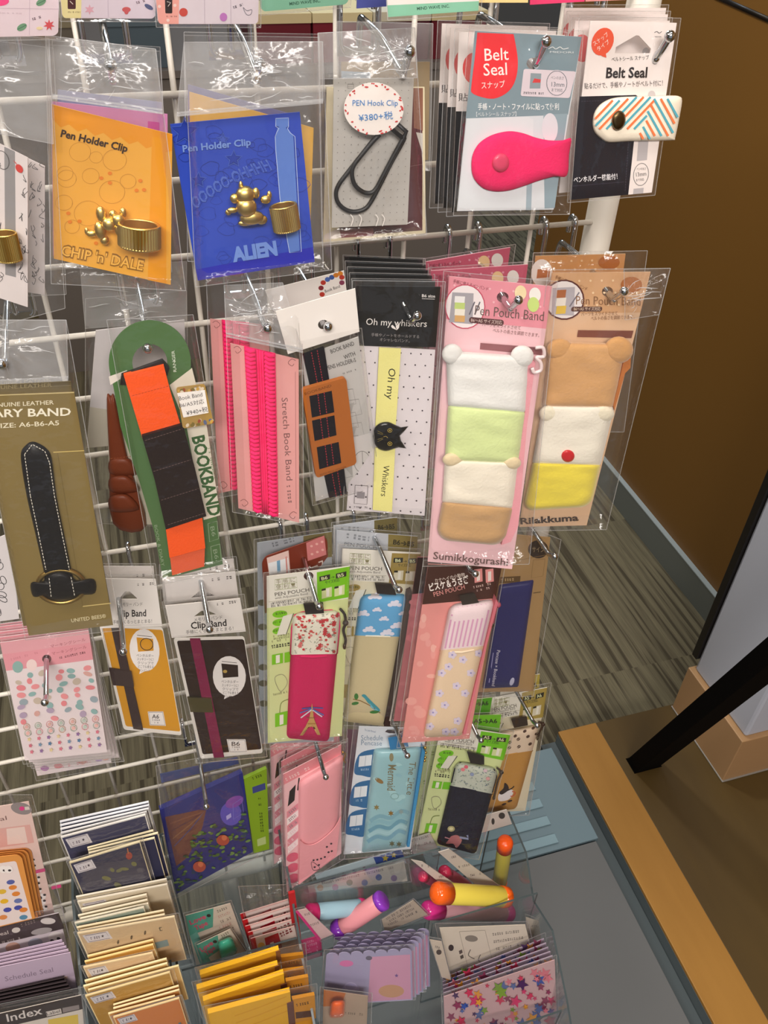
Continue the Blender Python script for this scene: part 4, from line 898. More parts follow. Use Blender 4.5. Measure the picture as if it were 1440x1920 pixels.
# ---------------------------------------------------------------- plush pouch packs
def plush_header(c, y0, dark, pale, th, plain=False):
    c.fill([c.Q(0, 0), c.Q(1, 0), c.Q(1, th), c.Q(0, th)], dark)
    for i in range(9):
        for j in range(3): 
            a, b = .06 + .115 * i + .05 * (j % 2), (.2 + .3 * j) * th
            if a < .97: c.fill(ell(*c.Q(a, b), 2.2, 2.2, 0, 8), pale)
G = 'plush pouch packs'
for i, qq in enumerate(([(808, 508), (990, 496), (940, 860), (800, 880)], [(799, 491), (957, 464), (910, 800), (790, 820)])):
    c = Card('plush_pouch_pack', 'rose dotted header, %s behind the white and green plush pouch pack' % ORD[i], 'pouch pack', qq, -.06 + .022 * i, 'dba6b0', group=G)
    plush_header(c, 0, 'b8546a', 'd090a0', .16); c.text('手帳に使えるペンポーチ', c.Q(.05, .045), c.Q(.42, .055), 8, '7a3444'); 
    for k, m in enumerate(('d8b888', 'd8d4cc')): c.fill(ell(*c.Q(.7 + .16 * k, .06), 11, 13), m)
    c.done(); c.bag([(qq[0][0] - 5, qq[0][1] - 6), (qq[1][0] + 10, qq[1][1] - 6), (qq[2][0] + 8, qq[2][1]), (qq[3][0] - 5, qq[3][1])], hf=.003, seed=60 + i)
q = [(842, 518), (1035, 537), (960, 1067), (802, 1053)]; pl = fit(q, -.078, (940, 528)); hl = hole_at(pl, (972, 563), 0, .0042, .01)
c = Card('plush_pouch_pack', 'pink header pack with a stacked white, green, cream and tan plush pouch', 'pouch pack', q, -.078, 'eec2c8', group=G, pl=pl, holes=[hl])
plush_header(c, 0, 'e693a0', 'f2b8c0', .15); c.text('手帳に使えるペンバンド', (849, 530), (915, 545), 6, '8c4450')
c.fill(ell(872, 575, 38, 42), 'c84a64'); c.fill(ell(872, 575, 36, 40), 'f2e8e8'); c.fill([(848, 548), (888, 550), (886, 608), (842, 604)], 'a8a4aa')
for k, m in enumerate(('eceae8', 'c2d67c', 'efe8d8', 'd8a868')): c.fill([(853, 555 + 12 * k), (872, 556 + 12 * k), (871, 568 + 12 * k), (852, 567 + 12 * k)], m)
for x in (880, 890): c.line([(x, 590), (x + 10, 566)], 2.5, '6a6670')
for x, y, m in ((976, 549, 'f0dcae'), (1003, 553, 'f0ece6'), (1000, 571, 'c6dc7e')): c.fill(ell(x, y, 11, 14), m)
c.text('Pen Pouch Band', (890, 590), (1019, 602), 19, '6a5650', bold=-.004); c.fill(rrect([(880, 594), (945, 600), (944, 611), (879, 605)], 5), '5a3434'); c.text('B6～A5 サイズ対応', (883, 603), (941, 608), 6, 'e0c8c0'); c.text('パーツをスライドさせて', (904, 611), (976, 618), 6, '8a6460'); c.text('ベルトの長さを調節できます。', (924, 622), (1011, 632), 6, '8a6460')
c.fill([(901, 643), (1018, 652), (1016, 666), (900, 655)], '8c5a5e'); c.text('Sumikkogurashi', (812, 1048), (952, 1061), 14, '6a4c48', bold=.01); c.done()
def plush(c, quads, mats, H, h0, ears, rc=.2):
    po = []
    for i, (q4, m) in enumerate(zip(quads, mats)):
        first, last = i == 0, i == len(quads) - 1
        p = Pouch(c.pl, q4, H, h0, r=0, rt=.1 if first else .02, rb=rc if last else .02, ex=7, m=M(m, 'plush'), nt=20, wob=.0012, tf=(.15 if first else .72, .1 if last else .72)); po.append(p.build('plush_panel', c.root))
    for x, y, r1, r2, m, inner in ears:
        s = Sheet(c.pl, h0 + H * .6); s.dome(ell(x, y, r1 * 1.15, r2 * 1.15, 0, 20), .0045, M(m, 'plush'), p=4); s.build('plush_tab', po[0] if y < 720 else po[2 if len(po) > 3 else 1])
seams = [(836, 657, 994, 668), (840, 761, 987, 773), (834, 862, 974, 868), (829, 941, 963, 953), (816, 1012, 947, 1024)]
quads = [[(a[0], a[1]), (a[2], a[3]), (b[2], b[3]), (b[0], b[1])] for a, b in zip(seams, seams[1:])]
plush(c, quads, ['e6e6e2', 'd3e2a0', 'ece4d2', 'c0996a'], .011, .002, [(848, 664, 17, 17, 'e6e6e2', 0), (979, 668, 19, 18, 'e6e6e2', 0), (849, 862, 17, 12, 'e2cfa8', 0), (960, 868, 15, 11, 'e2cfa8', 0)])
s = sub(c, .001); s.slab([(990, 668), (1004, 680), (988, 800), (972, 985), (958, 1016), (940, 1022), (960, 950), (985, 770)], .006, M('e8a0aa', 'cloth')); s.build('side_gusset', c.root)
mb = MB(); WP = M('ecd8d8', 'plastic'); mb.tube([c.pl.at(x, y, .012) for x, y in spline([(1004, 652), (1018, 652), (1020, 668), (1006, 670), (1014, 680), (1014, 694), (1002, 698), (998, 690)], 5)], .0013, WP, 8); mb.build('strap_clip', c.root)
c.bag([(832, 508), (1046, 528), (992, 1058), (793, 1062)], hf=.019, hb=-.0015, seed=63, amp=.002, hole=(975, 1030))
# tan one
qq = [(1004, 480), (1173, 476), (1130, 800), (980, 800)]
c = Card('plush_pouch_pack', 'tan dotted header behind the tan, white and yellow plush pouch pack', 'pouch pack', qq, -.056, 'd0ac84', group=G)
plush_header(c, 0, 'b8824e', 'd0aa80', .17); c.fill(ell(1016, 512, 20, 26), 'd8ccc4'); c.fill([(1008, 505), (1032, 503), (1030, 520), (1006, 522)], 'a8643a'); c.fill(ell(1142, 492, 20, 13), 'a05c26'); c.done(); c.bag([(1000, 474), (1214, 470), (1170, 810), (974, 810)], hf=.003, seed=64, hole=(1090, 490), amp=.003)
q = [(1035, 512), (1220, 510), (1100, 985), (974, 988)]; pl = fit(q, -.082, (1128, 511)); hl = hole_at(pl, (1170, 546), 0, .0042, .01)
c = Card('plush_pouch_pack', 'tan header pack with a stacked tan, white and yellow plush pouch', 'pouch pack', q, -.082, 'd9b492', group=G, pl=pl, holes=[hl])
plush_header(c, 0, 'cd9f74', 'e8c8a0', .16); c.text('手帳に使えるペンバンド', (1040, 522), (1100, 545), 6, '7a4c2a')
c.fill(ell(1058, 562, 38, 38), '5a2a24'); c.fill(ell(1058, 562, 35, 35), 'e4dcda'); c.fill([(1036, 540), (1078, 538), (1076, 592), (1034, 590)], 'b0aab0')
for k, m in enumerate(('a8643a', 'e4dcd0', 'dcb84a')): c.fill([(1044, 544 + 15 * k), (1062, 543 + 15 * k), (1060, 558 + 15 * k), (1042, 559 + 15 * k)], m)
c.line([(1068, 575), (1086, 548)], 2.5, '77727c'); c.fill(ell(1184, 534, 20, 15), 'ac6426')
c.text('Pen Pouch Band', (1080, 571), (1201, 573), 17, '8a6240', bold=-.004); c.fill(rrect([(1072, 575), (1130, 575), (1128, 584), (1070, 584)], 4), '5a3a30'); c.text('B6～A5 サイズ対応', (1076, 582), (1126, 582), 5.5, 'e0c8b0'); c.text('パーツをスライドさせて', (1090, 592), (1158, 590), 6, '8a6446'); c.text('ベルトの長さを調節できます。', (1108, 600), (1190, 597), 6, '8a6446')
c.fill([(1084, 619), (1188, 620), (1184, 634), (1082, 632)], '7a4a3e'); c.text('Rilakkuma', (976, 983), (1085, 976), 12, '3c2c26', bold=.03); c.done()
seams = [(1030, 640, 1177, 644), (1017, 761, 1152, 763), (998, 868, 1126, 872), (980, 958, 1108, 950)]
quads = [[(a[0], a[1]), (a[2], a[3]), (b[2], b[3]), (b[0], b[1])] for a, b in zip(seams, seams[1:])]
plush(c, quads, ['cf9f6a', 'ece6d6', 'e6d44a'], .011, .002, [(1050, 656, 22, 19, 'cc9a62', 0), (1160, 656, 24, 22, 'cc9a62', 0), (1030, 776, 17, 14, 'e8e0c8', 0), (1130, 776, 19, 14, 'e8e0c8', 0)], rc=.16)
s = sub(c, .012); s.dome(ell(1065, 855, 13, 12, 0, 22), .003, M('c8242c', 'plastic'), p=7); s.build('red_button', c.root)
s = sub(c, .002); s.slab([(1176, 650), (1184, 652), (1182, 690), (1172, 700), (1152, 770), (1150, 760)], .006, M('b8703c', 'cloth')); s.build('side_gusset', c.root)
c.bag([(1028, 506), (1257, 503), (1137, 993), (966, 996)], hf=.019, hb=-.0015, seed=66, amp=.0025, hole=(1165, 545))
flap(c, [(1170, 505), (1257, 503), (1236, 590), (1172, 600)], .018, (1200, 540), 8, 9, FILM)
# ================================================================ third row
G = 'sticker sheets on one hook'
base = [(0, 1205), (166, 1182), (201, 1410), (47, 1426)]
for i in range(5):
    k = 4 - i; qq = [(x + dx * k, y + dy * k) for (x, y), dx, dy in zip(base, (-1, -2, 7.5, 7.5), (-10, -9, 3.5, 3.5))]
    if k == 4: qq = [(0, 1170), (160, 1150), (209, 1430), (70, 1455)]
    if k == 0: qq = base
    pl = fit(qq, -.052 + .0075 * k, L2(qq[0], qq[1], .5)); hl = hole_at(pl, (84, 1317), 6, .0042, .004)
    lab = 'pink headed sheet of tiny pastel stickers hanging in front' if k == 0 else ('pink headed sticker sheet hanging lowest behind the front one' if k == 4 else 'pink headed sticker sheet, %s behind the front one' % ORD[k - 1])
    c = Card('sticker_sheet', lab, 'sticker sheet', qq, -.052 + .0075 * k, 'e8dadc', group=G, pl=pl, holes=[hl], th=.0005)
    c.fill([c.Q(0, 0), c.Q(1, 0), c.Q(1, .24), c.Q(0, .24)], 'e39aa4')
    if k == 0:
        c.fill([c.Q(0, 0), c.Q(1, 0), c.Q(1, .1), c.Q(0, .1)], 'e2a4ac'); c.text('マーキングシール', c.Q(.55, .1), c.Q(.95, .08), 5, 'a85c68'); c.text('マーキングシール', c.Q(.55, .16), c.Q(.95, .14), 5, 'a85c68'); c.scrib(c.Q(.6, .2), c.Q(.95, .18), 4, '6a3a44', 2, .9); c.scrib(c.Q(.08, .16), c.Q(.42, .13), 4, 'cf8590', 3)
        for a, m in ((.14, '8fb2ac'), (.3, 'f0d8d4')): c.fill(ell(*c.Q(a, .22), 10, 11), m)
        rnd = random.Random(11)
        for j in range(13):
            n = 6 if j < 8 else 7 if j < 10 else 8
            for i2 in range(n):
                a, b = .1 + .82 * i2 / (n - 1) + (rnd.uniform(-.03, .03) if j < 8 else 0), .3 + .053 * j + (rnd.uniform(-.01, .01) if j < 8 else 0); x, y = c.Q(a, b)
                if j < 8:
                    if rnd.random() < .85: c.fill(ell(x, y, rnd.uniform(5, 9), rnd.uniform(4, 6.5), rnd.uniform(-25, 25), 12), rnd.choice(['e48a90', 'e8969a', '8fb0ae', '90b4b2', 'd8a8a0', 'b4a0b8', 'c8b8a8', '9aa8b0']))
                elif j < 10: c.loop(ell(x, y, 6, 6, 0, 12), 1.1, ['c8a890', 'a8b4a0', 'd8989c', '9ca89c'][(i2 + j) % 4]); c.fill(ell(x, y, 3.5, 3.5, 0, 8), ['e0b0a8', 'b8c4b8'][i2 % 2])
                else: c.fill(star(x, y, 4.2, 5, .2, .55), ['d07888', '7890a8', '90709c', '5c7c9c', 'd8c498', 'c87080'][(i2 * 2 + j) % 6])
    elif k == 4:
        for a, m in ((.12, 'b078b0'), (.3, 'd88890'), (.62, 'c88070'), (.84, 'a888c0'), (.93, 'e09888')): c.fill(ell(*c.Q(a, .96), 8, 5), m)
        c.scrib(c.Q(.35, .975), c.Q(.75, .975), 6, 'd0909c', 4)
    c.done()
    o = [c.Q(-.03, -.02), c.Q(1.03, -.02), c.Q(1.05, 1.03), c.Q(-.03, 1.03)]; c.bag(o, hf=.0015, hb=-.001, seed=70 + k, n=(10, 12), amp=.0005)
# ---------------------------------------------------------------- clip band packs
G = 'clip band packs'
def clip_band(hd, bd, y, col, lab, el, clip, oval, tagq, txt, tip, seed, elc, clc, word='Clip Band'):
    fq = [hd[0], hd[1], bd[2], bd[3]]; pl = fit(fq, y, L2(hd[0], hd[1], .5)); hl = [Q(hd, a, b) for a, b in ((.34, .42), (.46, .26), (.54, .26), (.66, .42))]
    c = Card('clip_band_pack', lab, 'band pack', bd, y, 'e6e0d8', rrect(bd, 5), group=G, pl=pl); ib = [Q(bd, .04, .02), Q(bd, .99, .02), Q(bd, .99, .965), Q(bd, .05, .965)]
    c.fill(rrect(ib, 4), col); o = oval; c.fill(ell(*o), 'ece6e2'); c.fill([(o[0] - 8, o[1] + o[3] - 4), (o[0] + 4, o[1] + o[3] - 2), (o[0] - 10, o[1] + o[3] + 5)], 'ece6e2')
    x, y_ = o[0], o[1] - 12; c.fill([(x - 15, y_ - 12), (x + 16, y_ - 9), (x + 17, y_ + 13), (x - 12, y_ + 15)], col if elc != '4a2a2c' else 'c98f2a'); c.line([(x - 14, y_ - 16), (x + 14, y_ - 13)], 1, '4a4444'); c.loop(ell(x + 4, y_ + 1, 12, 11, 20, 16), 1.4, '2c2424') if elc == '3a2c2c' else c.fill(ell(x - 8, y_ + 3, 4, 3), 'b89a50')
    for k, t in enumerate(('ペンホルダー', 'スッキリ一つに！', 'クリップで', 'どこでも使える', 'ペンバンド')): c.text(t, (x - 15 + k, y_ + 24 + 7 * k), (x + (17 if k < 4 else 10), y_ + 25 + 7 * k), 4.5, '5c5456')
    c.fill(tagq, 'e8e2de'); c.loop([L2(p, centre(tagq), .1) for p in tagq], .8, '6a6466'); c.text(txt, Q(tagq, .2, .5), Q(tagq, .65, .5), 8, '3a3436', bold=.01); c.scrib(Q(tagq, .2, .66), Q(tagq, .7, .66), 3, '6a6466', 3); c.scrib(Q(tagq, .3, .84), Q(tagq, .6, .84), 3, '6a6466', 4); c.done()
    s = sub(c, c.h + .0008); s.slab(el, .0012, M(elc, 'cloth')); eo = s.build('elastic_band', c.root)
    s = sub(c, c.h + .0022); s.slab(clip, .0012, M(clc, 'metal' if clc != elc else 'leather')); s.build('pen_clip', eo)
    s = Sheet(pl, .0042); s.holes = [hl]; s.slab(hd, .0007, M('e9e3dd')); s.line([Q(hd, 0, .96), Q(hd, 1, .96)], 1, 'cfc8c2')
    s.text('メモリー バンド', Q(hd, .34, .56), Q(hd, .72, .56), 6, '5c5654'); s.text(word, Q(hd, .28, .78), Q(hd, .76, .78), 13, '2c2628', bold=.02); s.text('手帳にくるっとまとまる！', Q(hd, .2, .92), Q(hd, .84, .92), 6, '5c5654'); s.scrib(Q(hd, .68, .14), Q(hd, .95, .12), 5, '5c5654', 4); s.build('header', c.root)
    c.bag([(hd[0][0] - 6, hd[0][1] - 8), (hd[1][0] + 8, hd[1][1] - 8), (bd[2][0] + 8, bd[2][1] + 7), (bd[3][0] - 8, bd[3][1] + 8)], hf=.007, seed=seed, hole=tip, amp=.0015); return c
def blank_header(hd, y, lab, seed):
    c = Card('clip_band_pack', lab, 'band pack', hd, y, 'dcd6d2', group=G, holes=[[Q(hd, a, b) for a, b in ((.34, .62), (.46, .46), (.56, .46), (.68, .62))]])
    c.scrib(c.Q(.66, .2), c.Q(.95, .18), 6, '5c5654', 4); c.text('メモリー バンド', c.Q(.34, .8), c.Q(.72, .8), 6, '5c5654'); c.done(); c.bag([c.Q(-.03, -.05), c.Q(1.04, -.05), c.Q(1.05, 1.0), c.Q(-.04, 1)], hf=.002, seed=seed, n=(8, 8))
blank_header([(190, 1062), (288, 1062), (296, 1160), (196, 1165)], -.03, 'white blank header behind the yellow band pack', 76)
clip_band([(180, 1085), (292, 1086), (304, 1174), (190, 1178)], [(186, 1172), (305, 1177), (341, 1379), (232, 1368)], -.042, 'd0921f', 'yellow band pack with a dark elastic, half hidden by the khaki band card', [(208, 1176), (224, 1176), (268, 1369), (250, 1367)], [(204, 1254), (246, 1260), (251, 1288), (212, 1285)], (271, 1219, 28, 40, -6), [(277, 1334), (306, 1334), (311, 1361), (281, 1360)], 'A6', (231, 1222), 77, '3a2c2c', '3a2c2c')
blank_header([(303, 1062), (438, 1048), (446, 1130), (308, 1140)], -.036, 'white blank header hindmost behind the brown band pack', 78)
blank_header([(307, 1084), (441, 1072), (450, 1140), (316, 1150)], -.046, 'white blank header right behind the brown band pack', 79)
clip_band([(310, 1136), (450, 1122), (461, 1184), (322, 1196)], [(325, 1197), (458, 1194), (493, 1412), (376, 1423)], -.058, '2a1814', 'dark brown band pack with a burgundy elastic and khaki clip', [(356, 1199), (375, 1199), (420, 1420), (401, 1421)], [(351, 1308), (396, 1310), (400, 1336), (357, 1335)], (430, 1268, 31, 38, -4), [(425, 1386), (460, 1386), (464, 1410), (430, 1411)], 'B6', (393, 1180), 80, '7c1c44', '8a8458')
# ---------------------------------------------------------------- pen pouch cards
G = 'pen pouch packs'
def pouch_card(q, y, lab, labq, lc, bc, tip, k, frm='B6', to='B5', outline=None, header=.19, bagq=None, seed=90, dull=False):
    pl = fit(q, y, L2(q[0], q[1], .5)); hl = hole_at(pl, tip, k, .0042, .005)
    c = Card('pen_pouch_pack', lab, 'pouch pack', q, y, 'eae6da', outline, group=G, pl=pl, holes=[hl])
    c.fill([c.Q(0, header), c.Q(1, header), c.Q(1, 1), c.Q(0, 1)], bc)
    c.fill(labq, lc)
    g = [c.Q(.1, .025), c.Q(.36, .025), c.Q(.37, .088), c.Q(.1, .088)]; c.loop(g, .9, 'a8b07c')
    for t in (.33, .66): c.line([Q(g, t, 0), Q(g, t, 1)], .8, 'a8b07c')
    c.line([Q(g, 0, .5), Q(g, 1, .5)], .8, 'a8b07c')
    for i, ch in enumerate('手帳に便利！'): c.text(ch, Q(g, .06 + .33 * (i % 3), .42 + .5 * (i // 3)), Q(g, .28 + .33 * (i % 3), .42 + .5 * (i // 3)), 7, '8a8460')
    c.text('PEN POUCH', c.Q(.1, .125), c.Q(.52, .12), 7, '6a645a', bold=.008); c.text('with Adjustable Band', c.Q(.1, .143), c.Q(.5, .138), 4.5, '7a746a'); c.line([c.Q(.02, .155), c.Q(.58, .15)], .7, 'b0a890')
    c.scrib(c.Q(.05, .172), c.Q(.56, .165), 4, '4c463e', 4, .9); c.scrib(c.Q(.05, .188), c.Q(.56, .181), 4, '4c463e', 5, .9)
    dk = '2c2a20'
    for t, s_ in ((.08, frm), (.58, to)):
        r = [Q(labq, t, .16), Q(labq, t + .32, .14), Q(labq, t + .32, .3), Q(labq, t, .32)]; c.fill(r, dk); c.text(s_, Q(r, .2, .85), Q(r, .8, .85), 6, 'd8dca8', bold=.02)
    c.text('→', Q(labq, .43, .3), Q(labq, .55, .29), 5, dk); c.text('サイズ対応', Q(labq, .26, .44), Q(labq, .7, .42), 5, dk)
    for t in (.14, .54): 
        r = [Q(labq, t, .58), Q(labq, t + .32, .56), Q(labq, t + .32, .88), Q(labq, t, .9)]; c.fill(r, bc); c.fill([Q(r, .45, .1), Q(r, .75, .1), Q(r, .75, .9), Q(r, .45, .9)], 'ece8d8'); c.fill([Q(r, .0, .0), Q(r, .4, .0), Q(r, .4, .2), Q(r, 0, .2)], dk)
    for b in (.235, .285, .335):
        c.fill(ell(*c.Q(.16, b), 14, 6.5, -6), lc); c.scrib(L2(c.Q(.08, b + .002), c.Q(.08, b), 0), c.Q(.24, b), 4, '3c4a20', int(b * 100))
    c.fill([c.Q(.2, .25), c.Q(.32, .24), c.Q(.24, .36), c.Q(.12, .36)], 'e2dfd0'); c.line([c.Q(.33, .24), c.Q(.24, .36)], 1.4, '5c584c')
    for b in (.37, .385, .4): c.scrib(c.Q(.06, b), c.Q(.28, b - .004), 3.5, '7c7a58', int(b * 1000))
    c.scrib(c.Q(.06, .435), c.Q(.3, .43), 6, dk, 3, 1)
    c.fill([c.Q(.06, .475), c.Q(.2, .47), c.Q(.2, .53), c.Q(.06, .535)], lc); c.fill([c.Q(.11, .48), c.Q(.16, .478), c.Q(.16, .525), c.Q(.11, .528)], 'ece8d8'); c.fill([c.Q(.22, .47), c.Q(.34, .465), c.Q(.34, .525), c.Q(.22, .53)], lc)
    c.loop(spline([c.Q(.12, .66), c.Q(.1, .61), c.Q(.2, .6), c.Q(.26, .65), c.Q(.18, .7)], 4, True), 1, '9a987c'); c.scrib(c.Q(.06, .72), c.Q(.26, .71), 3.5, '7c7a58', 8)
    c.line(spline([c.Q(.16, .84), c.Q(.18, .77), c.Q(.28, .75)], 5), 1.1, '6a7a30'); c.fill([c.Q(.1, .83), c.Q(.28, .82), c.Q(.28, .9), c.Q(.1, .91)], lc); c.fill([c.Q(.16, .84), c.Q(.21, .838), c.Q(.21, .895), c.Q(.16, .9)], 'ece8d8')
    c.done(); c.tip = tip
    if bagq: c.bag(bagq, hf=.0185, hb=-.0015, seed=seed, amp=.0012, hole=tip)
    return c
def tab_and_zip(c, tabq, zp, H, col='1e1a1a', zc='3a3634'):
    s = sub(c, H * .55); s.slab(tabq, .002, M(col, 'leather')); s.build('strap_tab', getattr(c, 'pouch', c.root))
    if zp:
        mb = MB(); mb.tube([c.pl.at(x, y, H * .5) for x, y in spline(zp, 4)], .0013, M(zc, 'leather'), 6)
        x, y = zp[len(zp) // 3]; mb.ball(c.pl.at(x, y, H * .6), .0028, M(zc, 'leather'), 8); x, y = zp[-1]; mb.ball(c.pl.at(x, y, H * .5), (.0018, .0018, .004), M('8a8070', 'metal'), 8); mb.build('zipper', getattr(c, 'pouch', c.root))
HP = .013
# magenta floral pouch
qq = [(482, 1018), (622, 997), (626, 1390), (487, 1395)]
c = Card('pen_pouch_pack', 'grey pen pouch card with tan label hindmost behind the magenta pouch', 'pouch pack', qq, -.03, '9aa0a6', group=G); c.fill([c.Q(.62, 0), c.Q(1, 0), c.Q(1, .12), c.Q(.62, .12)], '6f6640'); c.scrib(c.Q(.14, .035), c.Q(.5, .02), 9, '6f747a', 2)
for b in (.3, .42, .5, .62, .7, .8): c.fill(ell(*c.Q(.06, b), 9, 6), '5a5846')
c.done(); c.bag([c.Q(-.04, -.02), c.Q(1.04, -.02), c.Q(1.05, 1.03), c.Q(-.05, 1.03)], hf=.003, seed=91)
qq = [(491, 1046), (613, 1003), (618, 1110), (497, 1150)]
c = Card('pouch_sign_card', 'red brown sign card with a white picture and pink square behind the magenta pouch', 'card', qq, -.044, '7c3626', rrect(qq, 14, (1, 1, 0, 0)))
c.fill([(500, 1046), (541, 1032), (545, 1078), (505, 1082)], 'e8c8c0'); c.fill([(503, 1056), (540, 1046), (543, 1080), (506, 1084)], 'eef0f2'); c.fill([(519, 1052), (525, 1050), (526, 1072), (520, 1074)], '7ca8c8'); c.fill([(535, 1044), (538, 1043), (540, 1074), (537, 1075)], 'd89890')
c.fill([(574, 1018), (608, 1004), (612, 1040), (577, 1052)], 'd08080')
for i in range(2):
    for j in range(3): c.fill(ell(584 + 10 * j + i, 1024 - 4 * j + 15 * i, 2.6, 2.2), 'e8b0a8')
c.text('ペンケース', (548, 1085), (611, 1062), 13, 'e8d8d0', bold=.02); c.done()
q = [(500, 1081), (656, 1062), (641, 1380), (502, 1393)]
c = pouch_card(q, -.062, 'pale green pen pouch pack holding the magenta pouch with floral flap', [(594, 1073), (656, 1062), (654, 1120), (595, 1130)], '7ac416', 'd3dc9c', (599, 1137), 5, bagq=None)
pq = [(548, 1149), (640, 1143), (617, 1391), (537, 1384)]; FL = M('e3dfce', 'cloth'); MG = M('c81e5a', 'cloth')
p = Pouch(c.pl, pq, HP, .001, rt=.17, rb=.1, bands=[(.0, FL), (.335, MG)], m=FL); rnd = random.Random(21)
for k in range(170):
    a, b = rnd.uniform(.06, .94), rnd.uniform(.025, .32); x, y = Q(pq, a, b); r = rnd.random()
    if r < .2: p.mark(star(x, y, rnd.uniform(3, 5.5), 6, rnd.random(), .6), rnd.choice(['c0383c', 'b83a40', 'd06a68']))
    elif r < .5: p.mark(ell(x, y, rnd.uniform(1.5, 3.4), rnd.uniform(1.2, 2.6), 0, 7), rnd.choice(['c8504c', 'd88a84', 'c03038']))
    else: p.mark([(x, y), (x + rnd.uniform(-5, 5), y + rnd.uniform(-4, 4))], rnd.choice(['6a7868', '8a9484', '586a58', '9a9a90']), .9)
p.seam([Q(pq, a, .335 + .02 * math.sin(a * 3.14)) for a in (.02, .25, .5, .75, .98)], .0011, MG)
p.seam([Q(pq, .01, .33), Q(pq, .01, .12), Q(pq, .06, .02), Q(pq, .2, .0), Q(pq, .8, .0), Q(pq, .95, .03), Q(pq, .99, .12), Q(pq, .99, .33)], .001, M('d8386a', 'cloth'))
GD = 'c49a5c'
p.mark([(583, 1330), (580, 1348), (573, 1362), (562, 1379), (568, 1379), (576, 1366), (584, 1362), (592, 1366), (595, 1378), (601, 1378), (594, 1361), (588, 1346), (587, 1330), (585, 1319)], GD); p.mark([(577, 1357), (592, 1357)], 'a87a40', 2.5); p.mark([(575, 1346), (591, 1346)], '8a6040', 1.5)
for a, b, m in (((584, 1329), (562, 1337), '5a6ab0'), ((584, 1331), (564, 1346), 'd8d4e0'), ((584, 1327), (566, 1329), '4656a4'), ((586, 1327), (606, 1328), '4656a4'), ((586, 1330), (607, 1341), '5a6ab0'), ((586, 1332), (604, 1344), 'd8d4e0'), ((587, 1334), (600, 1345), 'b82c44')): p.mark([a, b], m, 2.2)
c.pouch = p.build('pouch', c.root); tab_and_zip(c, [(569, 1134), (606, 1132), (608, 1154), (574, 1156)], [(638, 1142), (646, 1152), (648, 1168), (644, 1182), (648, 1200), (646, 1212)], HP)
c.bag([(494, 1074), (664, 1055), (650, 1392), (496, 1404)], hf=.0185, hb=-.0015, seed=92, hole=(578, 1090))
# cloud pouch
for i, qq in enumerate(([(631, 994), (783, 1006), (770, 1330), (622, 1325)], [(625, 986), (745, 970), (745, 1310), (622, 1320)])):
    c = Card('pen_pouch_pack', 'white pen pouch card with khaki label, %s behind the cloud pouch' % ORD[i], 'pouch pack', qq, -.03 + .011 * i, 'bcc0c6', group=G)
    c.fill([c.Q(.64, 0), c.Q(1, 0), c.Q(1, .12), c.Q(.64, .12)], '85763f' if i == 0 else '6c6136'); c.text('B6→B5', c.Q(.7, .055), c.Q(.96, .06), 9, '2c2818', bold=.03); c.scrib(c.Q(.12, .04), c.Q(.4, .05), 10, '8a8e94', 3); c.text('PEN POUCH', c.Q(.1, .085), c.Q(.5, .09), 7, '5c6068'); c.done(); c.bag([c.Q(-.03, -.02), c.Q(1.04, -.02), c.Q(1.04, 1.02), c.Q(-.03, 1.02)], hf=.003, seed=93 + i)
q = [(642, 1029), (789, 1037), (764, 1345), (628, 1335)]
c = pouch_card(q, -.04, 'cream pen pouch pack holding the cloud pattern pouch with a blue bird', [(735, 1037), (789, 1039), (784, 1097), (729, 1093)], 'a08a48', 'dcd4b8', (748, 1106), 5)
s = sub(c, .002); s.slab([(764, 1116), (772, 1112), (776, 1130), (733, 1362), (720, 1362)], .009, M('3a2c28', 'cloth')); s.line([(773, 1140), (731, 1352)], 3, 'b8b0a4'); s.build('side_gusset', c.root)
pq = [(676, 1114), (766, 1113), (722, 1362), (643, 1352)]; SK = M('64a8d6', 'cloth'); CR = M('cabc94', 'cloth')
p = Pouch(c.pl, pq, HP, .001, rt=.16, rb=.06, bands=[(0, SK), (.325, CR)], m=SK)
for x, y, s_ in ((703, 1118, 1.2), (740, 1132, 1.2), (707, 1143, .8), (681, 1150, 1.1), (720, 1160, .85), (745, 1173, 1.2), (692, 1180, 1.1), (726, 1186, 1.2), (756, 1150, .8)):
    for dx, dy, r in ((0, 0, 5), (-7, 2, 3.6), (7, 2, 3.6), (3, -3, 3.4), (-3, -2, 3)): p.mark(ell(x + dx * s_, y + dy * s_, r * s_ * 1.2, r * s_ * .8, 0, 10), 'dcdcea')
p.seam([Q(pq, a, .325) for a in (.0, .25, .5, .75, 1)], .0009, M('ece4cc', 'cloth')); 
p.mark(spline([(684, 1310), (678, 1304), (684, 1302), (690, 1308), (700, 1318), (712, 1330), (710, 1334), (700, 1326), (690, 1318)], 3, True), '3f93a0'); p.mark([(693, 1318), (709, 1332), (706, 1335), (694, 1325)], '6ab0c4')
p.mark([(662, 1311), (676, 1314), (692, 1322), (703, 1329), (713, 1337)], '8a6a3c', 1.6)
for x, y, rx, ry, a in ((668, 1306, 4, 6, 0), (666, 1319, 7, 3, -10), (702, 1335, 9, 3, -4)): p.mark(ell(x, y, rx, ry, a, 10), '3f7a3a')
c.pouch = p.build('pouch', c.root); tab_and_zip(c, [(703, 1095), (738, 1097), (743, 1116), (707, 1113)], [(766, 1112), (776, 1118), (774, 1138), (768, 1160)], HP, '2a2320')
c.bag([(634, 1020), (798, 1030), (772, 1352), (620, 1344)], hf=.0185, hb=-.0015, seed=95, hole=(722, 1055))
